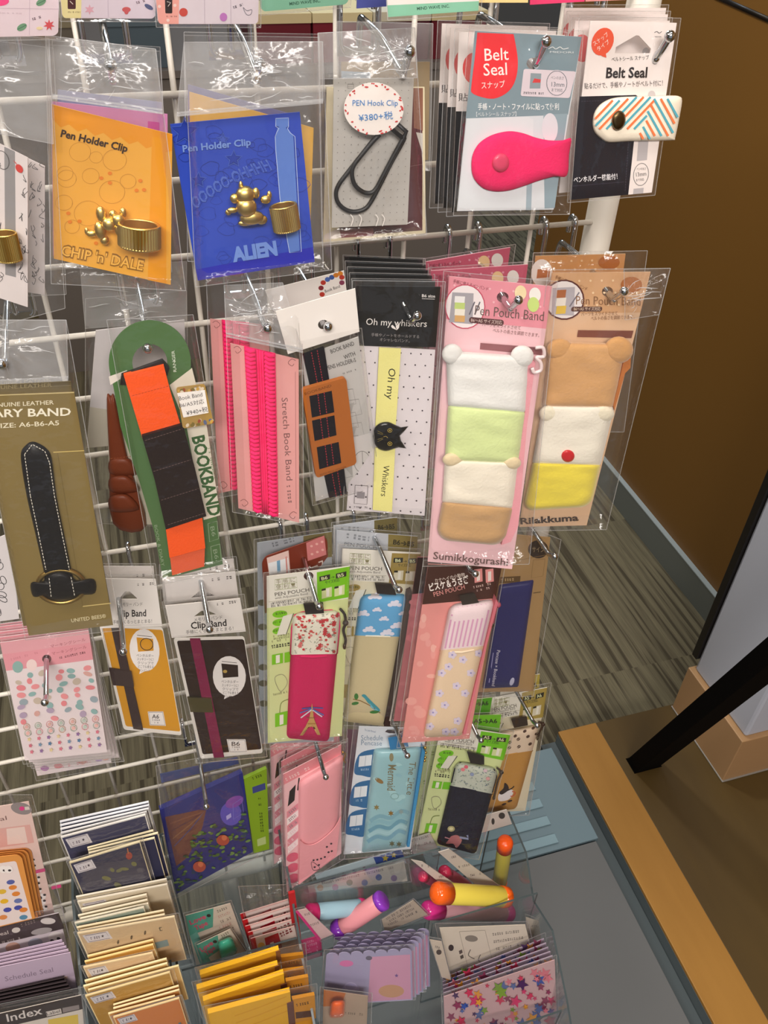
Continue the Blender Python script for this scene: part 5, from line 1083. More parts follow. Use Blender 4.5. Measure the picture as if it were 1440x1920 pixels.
# pink striped pouch on brown headed card
def piske(q, y, lab, full):
    pl = fit(q, y, L2(q[0], q[1], .5)); hl = hole_at(pl, (891, 1076), 5, .0042, .005)
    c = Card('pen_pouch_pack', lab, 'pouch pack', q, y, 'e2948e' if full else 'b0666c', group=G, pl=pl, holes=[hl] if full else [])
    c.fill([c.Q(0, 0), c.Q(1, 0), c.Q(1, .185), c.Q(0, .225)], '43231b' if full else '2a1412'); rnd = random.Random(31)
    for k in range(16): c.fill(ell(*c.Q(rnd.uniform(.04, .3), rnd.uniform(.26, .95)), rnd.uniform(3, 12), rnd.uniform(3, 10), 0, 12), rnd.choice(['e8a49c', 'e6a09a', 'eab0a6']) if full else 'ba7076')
    if full:
        c.text('カナヘイの小動物', (816, 1092), (872, 1080), 6, 'e8d8cc'); c.text('ピスケ＆うさぎ', (806, 1108), (880, 1092), 12, 'f2e8e0', bold=.03); c.text('PEN POUCH', (814, 1119), (872, 1104), 9, 'e49a92')
        for x in (889, 910): c.fill([(x, 1068), (x + 15, 1066), (x + 16, 1090), (x + 1, 1093)], 'e0908c'); c.fill([(x + 5, 1072), (x + 11, 1071), (x + 11, 1088), (x + 5, 1090)], 'ecdcd4')
        c.scrib((888, 1103), (926, 1095), 4, 'd8b8ac', 3); c.scrib((894, 1109), (918, 1104), 4, 'd8b8ac', 4)
    c.done(); return c
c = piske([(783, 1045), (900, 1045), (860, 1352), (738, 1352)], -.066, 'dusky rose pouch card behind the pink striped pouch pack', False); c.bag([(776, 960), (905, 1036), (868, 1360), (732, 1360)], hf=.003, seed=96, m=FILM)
c = piske([(803, 1058), (941, 1062), (880, 1385), (753, 1393)], -.077, 'brown headed pink pouch pack holding the striped and flowered pouch', True)
pq = [(843, 1133), (930, 1122), (868, 1380), (793, 1383)]; ST = M('ead4d8', 'cloth'); FC = M('e6ccac', 'cloth')
p = Pouch(c.pl, pq, HP, .001, rt=.17, rb=.12, bands=[(0, ST), (.345, FC)], m=ST)
for k in range(9): a = .1 + .1 * k; p.mark([Q(pq, a, .03 if .15 < a < .85 else .08), Q(pq, a, .14), Q(pq, a, .24), Q(pq, a, .335)], 'd8a0c0', 3.2)
rnd = random.Random(8)
for x, y in ((868, 1237), (841, 1250), (883, 1262), (828, 1262), (856, 1286), (824, 1300), (872, 1300), (834, 1322), (812, 1336), (852, 1372), (858, 1352), (806, 1362), (836, 1372), (848, 1228), (898, 1225)):
    for k in range(5): p.mark(ell(x + 5 * math.cos(k * 1.257), y + 4.4 * math.sin(k * 1.257), 3.6, 3.2, 0, 8), 'dccfe0')
    p.mark(ell(x, y, 2, 1.8, 0, 8), '9c94c8')
p.seam([Q(pq, a, .345 + .03 * math.sin(a * 3.1)) for a in (.0, .25, .5, .75, 1)], .001, M('f0d8bc', 'cloth')); c.pouch = p.build('pouch', c.root)
s = sub(c, .002); s.slab([(930, 1124), (934, 1130), (905, 1240), (874, 1376), (868, 1378)], .008, M('d87884', 'cloth')); s.build('side_gusset', c.root)
tab_and_zip(c, [(862, 1119), (890, 1114), (898, 1130), (867, 1135)], [(929, 1124), (934, 1134), (928, 1150), (924, 1172)], HP, '2e2620', 'a05060')
c.bag([(794, 1050), (948, 1056), (890, 1392), (744, 1402)], hf=.0185, hb=-.0015, seed=97, hole=(891, 1080))
# kraft card with flat navy pouch
q = [(938, 1000), (1032, 1008), (1000, 1296), (886, 1298)]; pl = fit(q, -.062, (990, 1004)); hl = hole_at(pl, (1040, 1043), 5, .004, .006)
c = Card('pen_pouch_pack', 'kraft card pack holding a flat navy pouch at the right', 'pouch pack', q, -.062, '9c7c50', group=G, pl=pl, holes=[hl])
c.fill(ell(1009, 1030, 19, 17), '33261c'); c.text('サイン', (998, 1035), (1020, 1035), 9, '9c8a6a'); c.line([(945, 1056), (1026, 1040)], .8, '7c6038'); c.loop([(1000, 1050), (1022, 1048), (1018, 1080), (996, 1084)], .8, '7c6038'); c.fill([(938, 1082), (976, 1080), (975, 1092), (936, 1094)], '5c4424'); c.scrib((940, 1090), (973, 1088), 5, 'b09468', 3); c.line([(1000, 1112), (1014, 1110)], 1.4, '4c3a22'); c.done()
p = Pouch(c.pl, [(936, 1096), (1001, 1087), (972, 1288), (904, 1291)], .006, .001, r=.03, ex=12, m=M('26265c', 'leather'), nt=14, ns=12)
p.word('Pencase × Bookband', (932, 1219), (922, 1286), 6.5, 'ccc8d4'); p.mark([(925, 1224), (917, 1280)], '8c88b0', 1.6); p.mark(ell(960, 1278, 4, 8, 20, 10), 'b0b0c8'); p.build('flat_pouch', c.root)
s = sub(c, .0075); s.build('band', c.root) if s.mb.V else None
c.bag([(930, 962), (1052, 1012), (1000, 1306), (880, 1306)], hf=.011, hb=-.0015, seed=98, hole=(1020, 1035))
# ================================================================ fourth row
# dark blue cover with lime spine card
q = [(300, 1519), (455, 1449), (474, 1597), (331, 1676)]
pl = fit(q, -.052, (377, 1484)); c = Card('book_cover', 'dark blue illustrated cover with green leaves hanging left of the pink pouches', 'book cover', q, -.052, '2b2f72', pl=pl, th=.006)
rnd = random.Random(14); c.fill([c.Q(.04, .1), c.Q(.45, .2), c.Q(.52, .24), c.Q(.44, .42), c.Q(.22, .66), c.Q(.06, .7)], '6a4440')
for k in range(5): c.line([c.Q(.08, .2 + .09 * k), c.Q(.3, .22 + .05 * k), c.Q(.5, .25)], 2, ['7c5448', '5a3a44', '84604c', '4c4a74', '6c4844'][k])
c.fill(ell(*c.Q(.8, .42), 20, 22), '5c50b0'); c.fill(ell(*c.Q(.86, .3), 18, 10, -25), '7c48a0'); c.loop([c.Q(.84, .32), c.Q(.95, .3), c.Q(.95, .48), c.Q(.82, .5)], .9, '7a78c8'); c.fill([c.Q(.74, .42), c.Q(.8, .41), c.Q(.8, .46), c.Q(.74, .47)], 'b0a8dc')
for k in range(150):
    b = rnd.uniform(.45, .97); a = rnd.uniform(max(.02, .75 - b * .9), .97)
    if math.hypot(a - .8, b - .42) > .16: x, y = c.Q(a, b); c.fill(ell(x, y, rnd.uniform(3, 6), rnd.uniform(1.5, 3), rnd.uniform(-40, 10), 8), rnd.choice(['4c6a34', '5c7c3c', '3c5a30', '6a8a48', '2c3c5c', '3a4a3c']))
for a, b in ((.33, .84), (.66, .68)): c.fill(ell(*c.Q(a, b), 12, 10), 'a84c3c'); c.fill(ell(*c.Q(a + .02, b - .02), 5, 5), 'c8704c')
c.done(); s = sub(c, .001); s.slab([(457, 1461), (500, 1441), (505, 1592), (476, 1600)], .004, M('7c9c24')); s.fill([(473, 1476), (497, 1468), (498, 1480), (474, 1488)], '40467c'); s.scrib((474, 1462), (492, 1455), 5, '3c4c1c', 3); s.scrib((484, 1496), (489, 1560), 6, '4a5c1e', 4); s.fill([(482, 1574), (498, 1568), (499, 1582), (483, 1587)], 'a8b878'); s.build('spine_card', c.root)
c.bag([(292, 1436), (446, 1408), (484, 1606), (322, 1688)], hf=.0085, hb=-.0015, seed=100, hole=(385, 1470), amp=.002)
s = sub(c, -.012); s.slab([(300, 1452), (445, 1420), (448, 1432), (303, 1468)], .001, M('2f3f78')); s.build('backing_strip', c.root)
# plain pink pouches
G = 'pink pouch packs'
PPK = []
def pinkpack(dx, dy, y, lab, full):
    o = lambda p: (p[0] + dx, p[1] + dy)
    q = [o(p) for p in ((531, 1452), (640, 1396), (640, 1600), (538, 1673))]; pl = fit(q, y, L2(q[0], q[1], .5), 6) if not PPK else Plane(L2(q[0], q[1], .5), y, *PPK[0]); PPK.append((pl.yaw, pl.pitch))
    c = Card('pen_pouch_pack', lab, 'pouch pack', q, y, 'e6b8bc', group=G, pl=pl)
    c.fill([c.Q(0, 0), c.Q(1, 0), c.Q(1, .09), c.Q(0, .09)], 'dc8890'); c.scrib(c.Q(.05, .07), c.Q(.5, .075), 6, 'e8c0c0', 3)
    c.fill([c.Q(.1, .17), c.Q(.21, .14), c.Q(.18, .27), c.Q(.06, .29)], '1c1618'); c.line([c.Q(.27, .1), c.Q(.24, .2)], 2.5, '1c1618')
    for k in range(6): c.fill([c.Q(.04, .33 + .06 * k), c.Q(.24, .31 + .06 * k), c.Q(.24, .36 + .06 * k), c.Q(.04, .385 + .06 * k)], 'd88a98' if k % 2 == 0 else 'eee2e2'); c.scrib(c.Q(.06, .37 + .06 * k), c.Q(.22, .35 + .06 * k), 5, '8a7a80' if k < 3 else 'e8c8d0', k)
    for b in (.74, .83, .92): c.fill(ell(*c.Q(.12, b), 12, 8, -25), 'd4607a')
    c.done()
    if full or True:
        pq = [o(p) for p in ((560, 1464), (644, 1413), (631, 1606), (558, 1661))]; PK = M('eea2aa', 'leather')
        p = Pouch(c.pl, pq, .009, .001, r=.06, ex=7, m=PK, nt=16, ns=12); 
        if full:
            for k, (x, y_) in enumerate(((588, 1613), (595, 1613), (602, 1611), (609, 1608), (616, 1600), (590, 1626), (598, 1623), (613, 1590), (620, 1583), (622, 1596))): p.mark(ell(x, y_, 2.2, 1.6, -20, 7), '3a3032')
        c.pouch = p.build('pouch', c.root)
        if full:
            s = sub(c, .011); s.slab(spline([o(x) for x in ((563, 1576), (574, 1584), (590, 1583), (610, 1570), (628, 1552), (639, 1532))], 4) + [o((631, 1604)), o((560, 1659))], .0012, PK); s.h += .0003
            for x, y_ in ((588, 1613), (595, 1612), (602, 1610), (609, 1607), (616, 1598), (590, 1626), (598, 1622), (613, 1588), (621, 1582), (622, 1596)): s.fill(ell(x, y_, 2.2, 1.7, -20, 7), '3a3032')
            s.loop(spline([(584, 1622), (586, 1616), (600, 1628), (588, 1632)], 4, True), .8, '3a3032'); s.build('front_pocket', c.pouch)
    if full:
        mb = MB(); mb.tube([c.pl.at(x, y_, .006) for x, y_ in spline([(642, 1410), (648, 1414), (645, 1424), (648, 1430)], 4)], .0011, M('c8a050', 'gold'), 6); mb.build('chain', c.pouch)
    return c
c = pinkpack(-24, -52, -.022, 'pink pouch pack hindmost behind the plain pink pouch', False)
c.bag([(506, 1392), (628, 1336), (622, 1560), (512, 1625)], hf=.012, seed=102)
c = pinkpack(-4, -24, -.043, 'pink pouch pack right behind the plain pink pouch', False); c.bag([(523, 1420), (645, 1364), (640, 1588), (530, 1655)], hf=.012, seed=103)
c = pinkpack(0, 0, -.065, 'striped pink card pack holding the plain pink pouch with front pocket', True); c.bag([(526, 1440), (652, 1384), (646, 1610), (532, 1680)], hf=.0155, seed=104, hole=(600, 1440))
# sea pouch
q = [(673, 1362), (800, 1366), (770, 1592), (644, 1602)]; pl = fit(q, -.06, (736, 1364)); hl = [(721, 1373), (726, 1368), (740, 1368), (752, 1366), (757, 1370), (752, 1376), (730, 1376)]
c = Card('pen_pouch_pack', 'white and blue pencil case card holding the pale blue sea pouch', 'pouch pack', q, -.06, 'dfe4ea', group='pen pouch packs', pl=pl, holes=[hl])
c.text('The Little Mermaid', (683, 1370), (704, 1374), 4, '5c7ca0'); c.text('Schedule', (677, 1388), (718, 1388), 10, '7c94ac'); c.text('Pencase', (677, 1397), (716, 1398), 9, '7c94ac')
for cx, cy in ((684, 1430), (675, 1488), (667, 1542)):
    s_ = cy - 1430; c.fill(spline([(cx - 20, cy + 18), (cx - 12, cy - 14), (cx + 10, cy - 24), (cx + 26, cy - 20), (cx + 18, cy + 24), (cx - 6, cy + 24)], 4, True), '2f6a9c'); c.fill([(cx - 10, cy - 12), (cx + 14, cy - 15), (cx + 12, cy + 5), (cx - 12, cy + 8)], 'e4e8ec'); c.line([(cx + 2, cy - 13), (cx, cy + 6)], .8, '98a8b8'); c.scrib((cx - 8, cy + 15), (cx + 8, cy + 14), 4, 'a8c4dc', cy)
c.done(); s = sub(c, .008); s.slab([(728, 1386), (762, 1380), (766, 1400), (732, 1406)], .002, M('2c7cb4', 'cloth')); s.build('strap_tab', c.root)
pq = [(701, 1404), (792, 1400), (763, 1588), (678, 1599)]; p = Pouch(c.pl, pq, .011, .001, r=.05, ex=7, m=M('97c4cc', 'plastic'), nt=20, ns=14); rnd = random.Random(6)
for k in range(5): p.mark(spline([Q(pq, .1, .7 + .05 * k), Q(pq, .3, .66 + .05 * k), Q(pq, .55, .69 + .05 * k), Q(pq, .75, .63 + .05 * k), Q(pq, .93, .66 + .05 * k)], 5), ['7cacbc', '88b8c4', '6ca0b4', 'a4ccd4', '78a8bc'][k], 7)
for k in range(14): x, y_ = Q(pq, rnd.uniform(.1, .9), rnd.uniform(.05, .65)); p.mark(ell(x, y_, rnd.uniform(3, 10), rnd.uniform(2, 6), rnd.uniform(-30, 30), 10), rnd.choice(['a4cfd4', '8cbac6', '90c0c8']))
p.word('The Little', (768, 1428), (762, 1490), 13, '7a7254'); p.word('Mermaid', (728, 1434), (726, 1482), 16, '7a7254', bold=.005)
p.mark(ell(711, 1464, 9, 4, 30, 10), '8a6c3c'); p.mark(ell(734, 1420, 4, 8, 0, 10), '8c8668'); p.mark(ell(740, 1493, 8, 6, 0, 14), '80a8a8'); p.mark(ell(740, 1493, 6.5, 4.6, 0, 14), 'a4cfd4')
for x, y_, m in ((706, 1514, '8a7a48'), (733, 1525, '8a6a30'), (752, 1522, '8aa0a0'), (735, 1582, '6a6c4c'), (748, 1583, '6a6c4c')): p.mark(star(x, y_, 6, 6), m)
c.pouch = p.build('pouch', c.root); s = sub(c, .002); s.slab([(792, 1402), (797, 1410), (768, 1588), (763, 1588)], .007, M('3c90c4', 'cloth')); s.build('side_gusset', c.root)
mb = MB(); 
for x, y_ in ((797, 1402), (798, 1411), (797, 1420), (796, 1426)): mb.ball(c.pl.at(x, y_, .007), .0018, M('c8a050', 'gold'), 8)
mb.build('chain', c.pouch); c.bag([(664, 1354), (812, 1358), (780, 1600), (636, 1612)], hf=.0165, seed=106, hole=(740, 1375))
qq = [(655, 1370), (680, 1362), (660, 1590), (640, 1600)]
c = Card('pen_pouch_pack', 'dusky mauve pouch card edge behind the sea pouch pack', 'pouch pack', [(650, 1368), (760, 1372), (740, 1560), (640, 1560)], -.045, '6c4a58', group='pen pouch packs'); c.done(); c.bag([(644, 1360), (766, 1364), (748, 1570), (634, 1570)], hf=.003, seed=107)
# navy pouch on green label card
G = 'pen pouch packs'
for i, (qq, lq) in enumerate((([(808, 1344), (940, 1340), (880, 1575), (772, 1570)], [(884, 1341), (940, 1340), (935, 1375), (880, 1374)]), ([(800, 1318), (923, 1308), (880, 1560), (770, 1555)], [(874, 1313), (923, 1308), (918, 1338), (872, 1340)]))):
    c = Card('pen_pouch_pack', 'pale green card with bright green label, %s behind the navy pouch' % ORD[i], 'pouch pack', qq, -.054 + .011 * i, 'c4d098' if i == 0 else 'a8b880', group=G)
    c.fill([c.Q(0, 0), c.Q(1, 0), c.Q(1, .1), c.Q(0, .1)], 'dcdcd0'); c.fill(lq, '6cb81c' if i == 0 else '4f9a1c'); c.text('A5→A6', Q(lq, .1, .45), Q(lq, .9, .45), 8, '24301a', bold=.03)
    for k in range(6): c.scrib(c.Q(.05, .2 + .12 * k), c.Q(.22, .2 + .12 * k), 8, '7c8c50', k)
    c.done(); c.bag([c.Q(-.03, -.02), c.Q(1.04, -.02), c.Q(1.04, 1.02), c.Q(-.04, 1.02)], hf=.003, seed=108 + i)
q = [(828, 1358), (957, 1378), (890, 1596), (780, 1580)]
c = pouch_card(q, -.066, 'pale green card pack holding the navy pouch with grey floral flap', [(902, 1371), (957, 1378), (944, 1426), (892, 1415)], '72c41a', 'd2dc9e', (902, 1388), 10, 'A5', 'A6', header=.17)
pq = [(855, 1426), (936, 1440), (892, 1602), (818, 1582)]; GF = M('bcc2b4', 'cloth'); NVY = M('0e0f26', 'cloth')
p = Pouch(c.pl, pq, HP, .001, rt=.18, rb=.1, bands=[(0, GF), (.3, NVY)], m=GF); rnd = random.Random(9)
for k in range(90): 
    x, y_ = Q(pq, rnd.uniform(.08, .92), rnd.uniform(.03, .28)); p.mark([(x, y_), (x + rnd.uniform(-5, 5), y_ + rnd.uniform(-3, 3))], rnd.choice(['7c8c7c', '94a094', 'a8b0a8', '6a7a88']), 1.2)
for x, y_, m in ((868, 1443, 'd87880'), (874, 1438, 'c8586a'), (885, 1452, '8c98b8'), (910, 1445, 'c8b0b8'), (915, 1460, 'd8a0a0')): p.mark(ell(x, y_, 4, 3.4, 0, 9), m)
p.seam([Q(pq, .02, .26), Q(pq, .02, .1), Q(pq, .1, .02), Q(pq, .5, .0), Q(pq, .9, .03), Q(pq, .99, .1), Q(pq, .99, .28)], .001, NVY); p.seam([Q(pq, a, .3) for a in (0, .3, .6, 1)], .0009, NVY)
p.mark(ell(846, 1554, 7, 5.5, 0, 12), 'a8a070'); p.mark(ell(846, 1554, 4, 3, 0, 10), 'd8d0a0'); p.mark(spline([(846, 1568), (858, 1566), (866, 1576), (856, 1590), (850, 1582), (836, 1582), (842, 1574)], 3, True), 'b06c70'); p.mark([(834, 1570), (848, 1574), (838, 1580)], 'b07c84', 2.4); p.mark([(856, 1576), (854, 1588)], 'd8c8c8', 1.2); p.mark([(862, 1570), (878, 1573), (876, 1566)], '8890b4', 4)
c.pouch = p.build('pouch', c.root); tab_and_zip(c, [(876, 1411), (908, 1419), (908, 1434), (882, 1431)], [(932, 1440), (940, 1448), (934, 1462), (930, 1478), (926, 1496)], HP)
c.bag([(820, 1350), (964, 1370), (898, 1612), (772, 1592)], hf=.0185, seed=110, hole=(900, 1380))
# tan cup pouch
qq = [(940, 1275), (1012, 1264), (1006, 1400), (930, 1400)]
c = Card('pen_pouch_pack', 'khaki labelled card edge behind the tan cup pouch pack', 'pouch pack', qq, -.024, 'cfc9ba', group=G); c.fill([c.Q(.6, 0), c.Q(1, 0), c.Q(1, .35), c.Q(.6, .35)], 'a89648'); c.text('A5', c.Q(.75, .18), c.Q(.95, .17), 8, '2c2818', bold=.03); c.done()
q = [(917, 1310), (1026, 1289), (985, 1520), (880, 1525)]
c = pouch_card(q, -.03, 'white and khaki card pack holding the tan pouch with a cat in a cup', [(979, 1299), (1026, 1289), (1018, 1345), (972, 1352)], 'a89246', 'd8cfb4', (1007, 1360), 10, 'A5', 'A6')
pq = [(950, 1372), (1012, 1357), (968, 1517), (912, 1522)]; DT = M('dcc6ae', 'cloth'); TN = M('bd8a42', 'cloth')
pq = [(936, 1372), (1012, 1358), (968, 1517), (902, 1522)]
p = Pouch(c.pl, pq, HP, .001, rt=.14, rb=.1, bands=[(0, DT), (.31, TN)], m=DT)
for x, y_ in ((966, 1380), (984, 1371), (1000, 1365), (956, 1392), (972, 1386), (990, 1381), (1006, 1376), (955, 1402), (973, 1400), (994, 1395), (946, 1384), (947, 1400)): p.mark(ell(x, y_, 4, 2.6, -35, 9), '4a3024'); p.mark([(x - 3, y_ + 2), (x + 3, y_ - 2)], 'dcc6ae', .7)
p.seam([Q(pq, a, .31) for a in (0, .3, .6, 1)], .0009, TN)
p.mark(spline([(940, 1484), (950, 1480), (962, 1482), (960, 1492), (952, 1500), (936, 1502), (934, 1492)], 3, True), 'e4dee0'); p.mark(spline([(936, 1486), (944, 1478), (946, 1468), (952, 1472), (954, 1480), (948, 1486), (940, 1490)], 3, True), '2c1c18'); p.mark(spline([(952, 1482), (960, 1478), (964, 1474)], 4), '2c1c18', 2); p.mark(spline([(960, 1484), (966, 1486), (963, 1492), (957, 1493)], 4), 'c85a34', 2); p.mark(ell(945, 1508, 5, 2, -20, 8), '3c2418'); p.mark(ell(956, 1502, 5, 2, -20, 8), '3c2418')
c.pouch = p.build('pouch', c.root); tab_and_zip(c, [(959, 1350), (988, 1345), (990, 1360), (964, 1365)], [(1010, 1354), (1018, 1358), (1012, 1372), (1008, 1384)], HP, '2a1c14', '3a2820')
c.bag([(910, 1300), (1034, 1280), (992, 1528), (874, 1534)], hf=.0185, seed=112, hole=(980, 1320))
# ================================================================ trays of small packs along the bottom
TZ = .285
def panel(mb, p, t, ax, m, em=None):
    """thin clear sheet: polygon p (3D) given thickness t along unit axis ax"""
    ax = Vector(ax); k = len(p); f = [Vector(q) for q in p]; b = [q + ax * t for q in f]
    mb.add(f + b, [tuple(range(k)), tuple(range(2 * k - 1, k - 1, -1))], m)
    mb.add(f + b, [(i, (i + 1) % k, k + (i + 1) % k, k + i) for i in range(k)], em or m)
def tray(name, label, x0, x1, prof, dividers, side=None):
    """clear stepped tray; prof = list of (y, z) along the top of its side walls, back to front"""
    root = empty(name, ((x0 + x1) / 2, prof[0][0], TZ), label, 'tray', 'acrylic trays on the rack')
    y0, y1 = prof[0][0], prof[-1][0]; loop = list(prof) + [(y1, TZ), (y0, TZ)]
    for x in (x0, x1):
        mb = MB(); panel(mb, [(x, y, z) for y, z in loop], .0025, (1, 0, 0), (side if side and x == x0 else ACRYL), ACEDGE); mb.build('side_panel', root)
    mb = MB(); mb.box((x0 + .0026, y1 + .0026, TZ), (x1, y0, TZ + .0025), ACRYL); mb.build('bottom_panel', root)
    mb = MB(); panel(mb, [(x0 + .0026, y0, TZ + .003), (x1, y0, TZ + .003), (x1, y0, prof[0][1]), (x0 + .0026, y0, prof[0][1])], -.0025, (0, 1, 0), ACRYL, ACEDGE); mb.build('back_panel', root)
    for y, z, a, b in dividers:
        mb = MB(); panel(mb, [(a, y, TZ + .003), (b, y, TZ + .003), (b, y, z), (a, y, z)], .0022, (0, -1, 0), ACRYL, ACEDGE); mb.build('divider', root)
    return root
def wallpts(px, x): return [(-.012, atx(*px[0], x).z + .004)] + [tuple(atx(*q, x))[1:] for q in px]
tray('acrylic_tray', 'clear tray full of letter sets, between sticker sheets and yellow folders', -.171, -.0825, [(-.012, .66), (-.075, .66), (-.13, .63), (-.2, .57), (-.215, .52)], [(-.212, .52, -.168, -.0825)], M('27394a', 'plastic'))
tray('acrylic_tray', 'clear tray holding mint packs, red packs and yellow folders', -.078, .054, [(-.012, .64), (-.1, .635), (-.15, .58), (-.225, .53)], [(-.133, .56, -.075, .054), (-.222, .51, -.075, .054)])
X1 = .353
PR = wallpts([(985, 1600), (999, 1690), (1034, 1745), (1062, 1880), (1075, 1960)], X1)
zl1 = aty(700, 1622, -.1).z; zl2 = aty(900, 1704, -.148).z
tray('acrylic_tray', 'clear stepped tray holding pens, stickers and star packs at the right', .058, X1, PR,
     [(-.1, zl1, .0606, aty(825, 1587, -.1).x), (-.148, zl2, aty(810, 1732, -.148).x, X1), (-.135, zl2 - .02, .0606, aty(810, 1732, -.148).x - .003), (PR[-2][0] + .003, PR[-2][1] - .03, .0606, X1)])
# ---------------------------------------------------------------- letter sets in the left tray
def packet(tl, tr, y, drop, front, edge, lab, cat, grp, th=.0022, lean=.0, name='letter_set', deco=None, kind='paper', bagm=None, bagk=1.0, seed=0, side=None):
    a = aty(*tl, y); b = aty(*tr, y); pl = Plane(tl, y); lo = Vector((0, lean, -drop)); q = [tl, tr, proj(b + lo), proj(a + lo)]
    c = Card(name, lab, cat, q, y, edge, group=grp, th=th, pl=pl, kind=kind, base='sheet')
    c.fill([c.Q(.012, .02), c.Q(.988, .02), c.Q(.988, .99), c.Q(.012, .99)], front)
    if deco: deco(c)
    c.done()
    if bagm: c.bag([c.Q(-.03, -.05), c.Q(1.05, -.07), c.Q(1.05, 1), c.Q(-.03, 1)], hf=th + .0014, hb=-.001, seed=seed, n=(8, 10), amp=.0006, m=bagm)
    return c
def stamp(c, m='dcd6da'):
    r = [c.Q(.04, .06), c.Q(.3, .06), c.Q(.32, .24), c.Q(.06, .24)]; c.fill(r, m); c.loop([L2(p, centre(r), .18) for p in r], .9, '6a5a68'); c.scrib(Q(r, .18, .7), Q(r, .55, .7), 5, '6a5a68', 3); c.fill(star(*Q(r, .7, .5), 3, 5), '3a3040')
def leaves(c):
    stamp(c); rnd = random.Random(4)
    for k in range(9): c.fill(ell(*c.Q(rnd.uniform(.35, .95), rnd.uniform(.3, .7)), rnd.uniform(4, 9), rnd.uniform(3, 5), rnd.uniform(-40, 40), 9), rnd.choice(['6a6a48', '8a7a54', '6c6c3c', '4c4a5a', '8c6a34']))
    c.fill(ell(*c.Q(.8, .2), 6, 7), '9c3a30'); c.line([c.Q(.81, .05), c.Q(.8, .16)], 2, 'b8703a')
def word_deco(c): stamp(c); c.text('t', c.Q(.8, .27), c.Q(.84, .26), 11, '4a3c34', shear=.1); [c.fill(ell(*c.Q(.36 + .15 * k, .34 - .05 * k), 2, 4, 10), '4a3c34') for k in range(3)]; c.fill([c.Q(.72, .5), c.Q(.86, .48), c.Q(.86, .62), c.Q(.72, .64)], '8aa0a0')
ENV = [  # (left end, right end) of each top edge, front colour, edge colour, decor
 ((448, 405), (1115, 255), '33344e', 'e6e8ee', 0), ((450, 432), (1118, 280), '33344e', 'e6e8ee', 0), ((452, 460), (1115, 305), '33344e', 'e8e8ea', 0), ((455, 490), (1100, 330), '33344e', 'e8e8ea', 0), ((455, 520), (1092, 350), '38395a', 'ece8e2', stamp),
 ((655, 602), (1150, 470), '33344e', 'e2d6b4', 0), ((660, 620), (1185, 488), '33344e', 'e2d6b4', 0), ((664, 640), (1160, 525), '33344e', 'e2d6b4', 0), ((520, 712), (1050, 552), '2e2e4a', 'ddd0ac', leaves),
 ((570, 970), (1250, 835), 'd8c8a8', 'efe6d2', 0), ((580, 1005), (1255, 873), 'd9cbb0', 'efe6d2', stamp), ((612, 1060), (1100, 950), 'd0c2a8', 'e8dcc4', 0),
 ((585, 1110), (1105, 990), 'd8caa8', 'f0e6cc', 0), ((600, 1132), (1112, 1018), 'c8c8b4', 'f0e6cc', 0), ((560, 1165), (1080, 1045), '8ea094', 'e8e2cc', stamp),
 ((575, 1200), (1230, 1070), 'd8b888', 'f2e2bc', 0), ((600, 1222), (1235, 1100), 'd8b888', 'f2e2bc', 0), ((580, 1242), (1310, 1115), 'd2b48c', 'f0dcb4', word_deco),
 ((655, 1415), (1150, 1290), 'd8a860', 'f4d89c', 0), ((635, 1455), (1150, 1325), 'd89c48', 'f4d490', 0), ((625, 1497), (1145, 1387), 'e4c094', 'f4dcae', stamp),
 ((635, 1600), (1250, 1432), 'd8b070', 'f6e4b4', 0), ((625, 1640), (1255, 1466), 'd8b070', 'f6e4b4', 0), ((660, 1668), (1340, 1484), 'd8b070', 'f6e0ac', 0), ((640, 1712), (1275, 1532), 'be9040', 'f4dca4', stamp),
 ((850, 1780), (1340, 1636), 'd89858', 'f6e0b0', 0), ((850, 1806), (1345, 1666), 'd89858', 'f6e0b0', 0), ((812, 1846), (1312, 1712), 'd89858', 'f4dca8', 0), ((850, 1872), (1345, 1727), 'd8823e', 'f4d8a0', stamp)]
names = ['navy', 'navy', 'navy', 'navy', 'navy', 'dark navy', 'dark navy', 'dark navy', 'leaf patterned navy', 'cream', 'cream', 'cream', 'pale', 'pale', 'grey green', 'beige', 'beige', 'beige lettered with a t,', 'honey', 'orange edged', 'peach', 'straw', 'straw', 'straw', 'gold', 'orange', 'orange', 'orange', 'bright orange']
n = len(ENV)
for i, (a, b, fc, ec, dc) in enumerate(ENV):
    y = -.07 - .0043 * i; tl = (a[0] / 4, 1440 + a[1] / 4); tr = (b[0] / 4, 1440 + b[1] / 4)
    pos = 'hindmost letter set in the left tray' if i == 0 else 'frontmost letter set in the left tray' if i == n - 1 else 'letter set, number %d from the back of the left tray' % (i + 1)
    packet(tl, tr, y, .1 if dc else .085, fc, ec, '%s %s' % (names[i], pos), 'letter set', 'letter sets in the left tray', th=.0016, deco=dc or None, bagm=FILM if dc else None, seed=i)
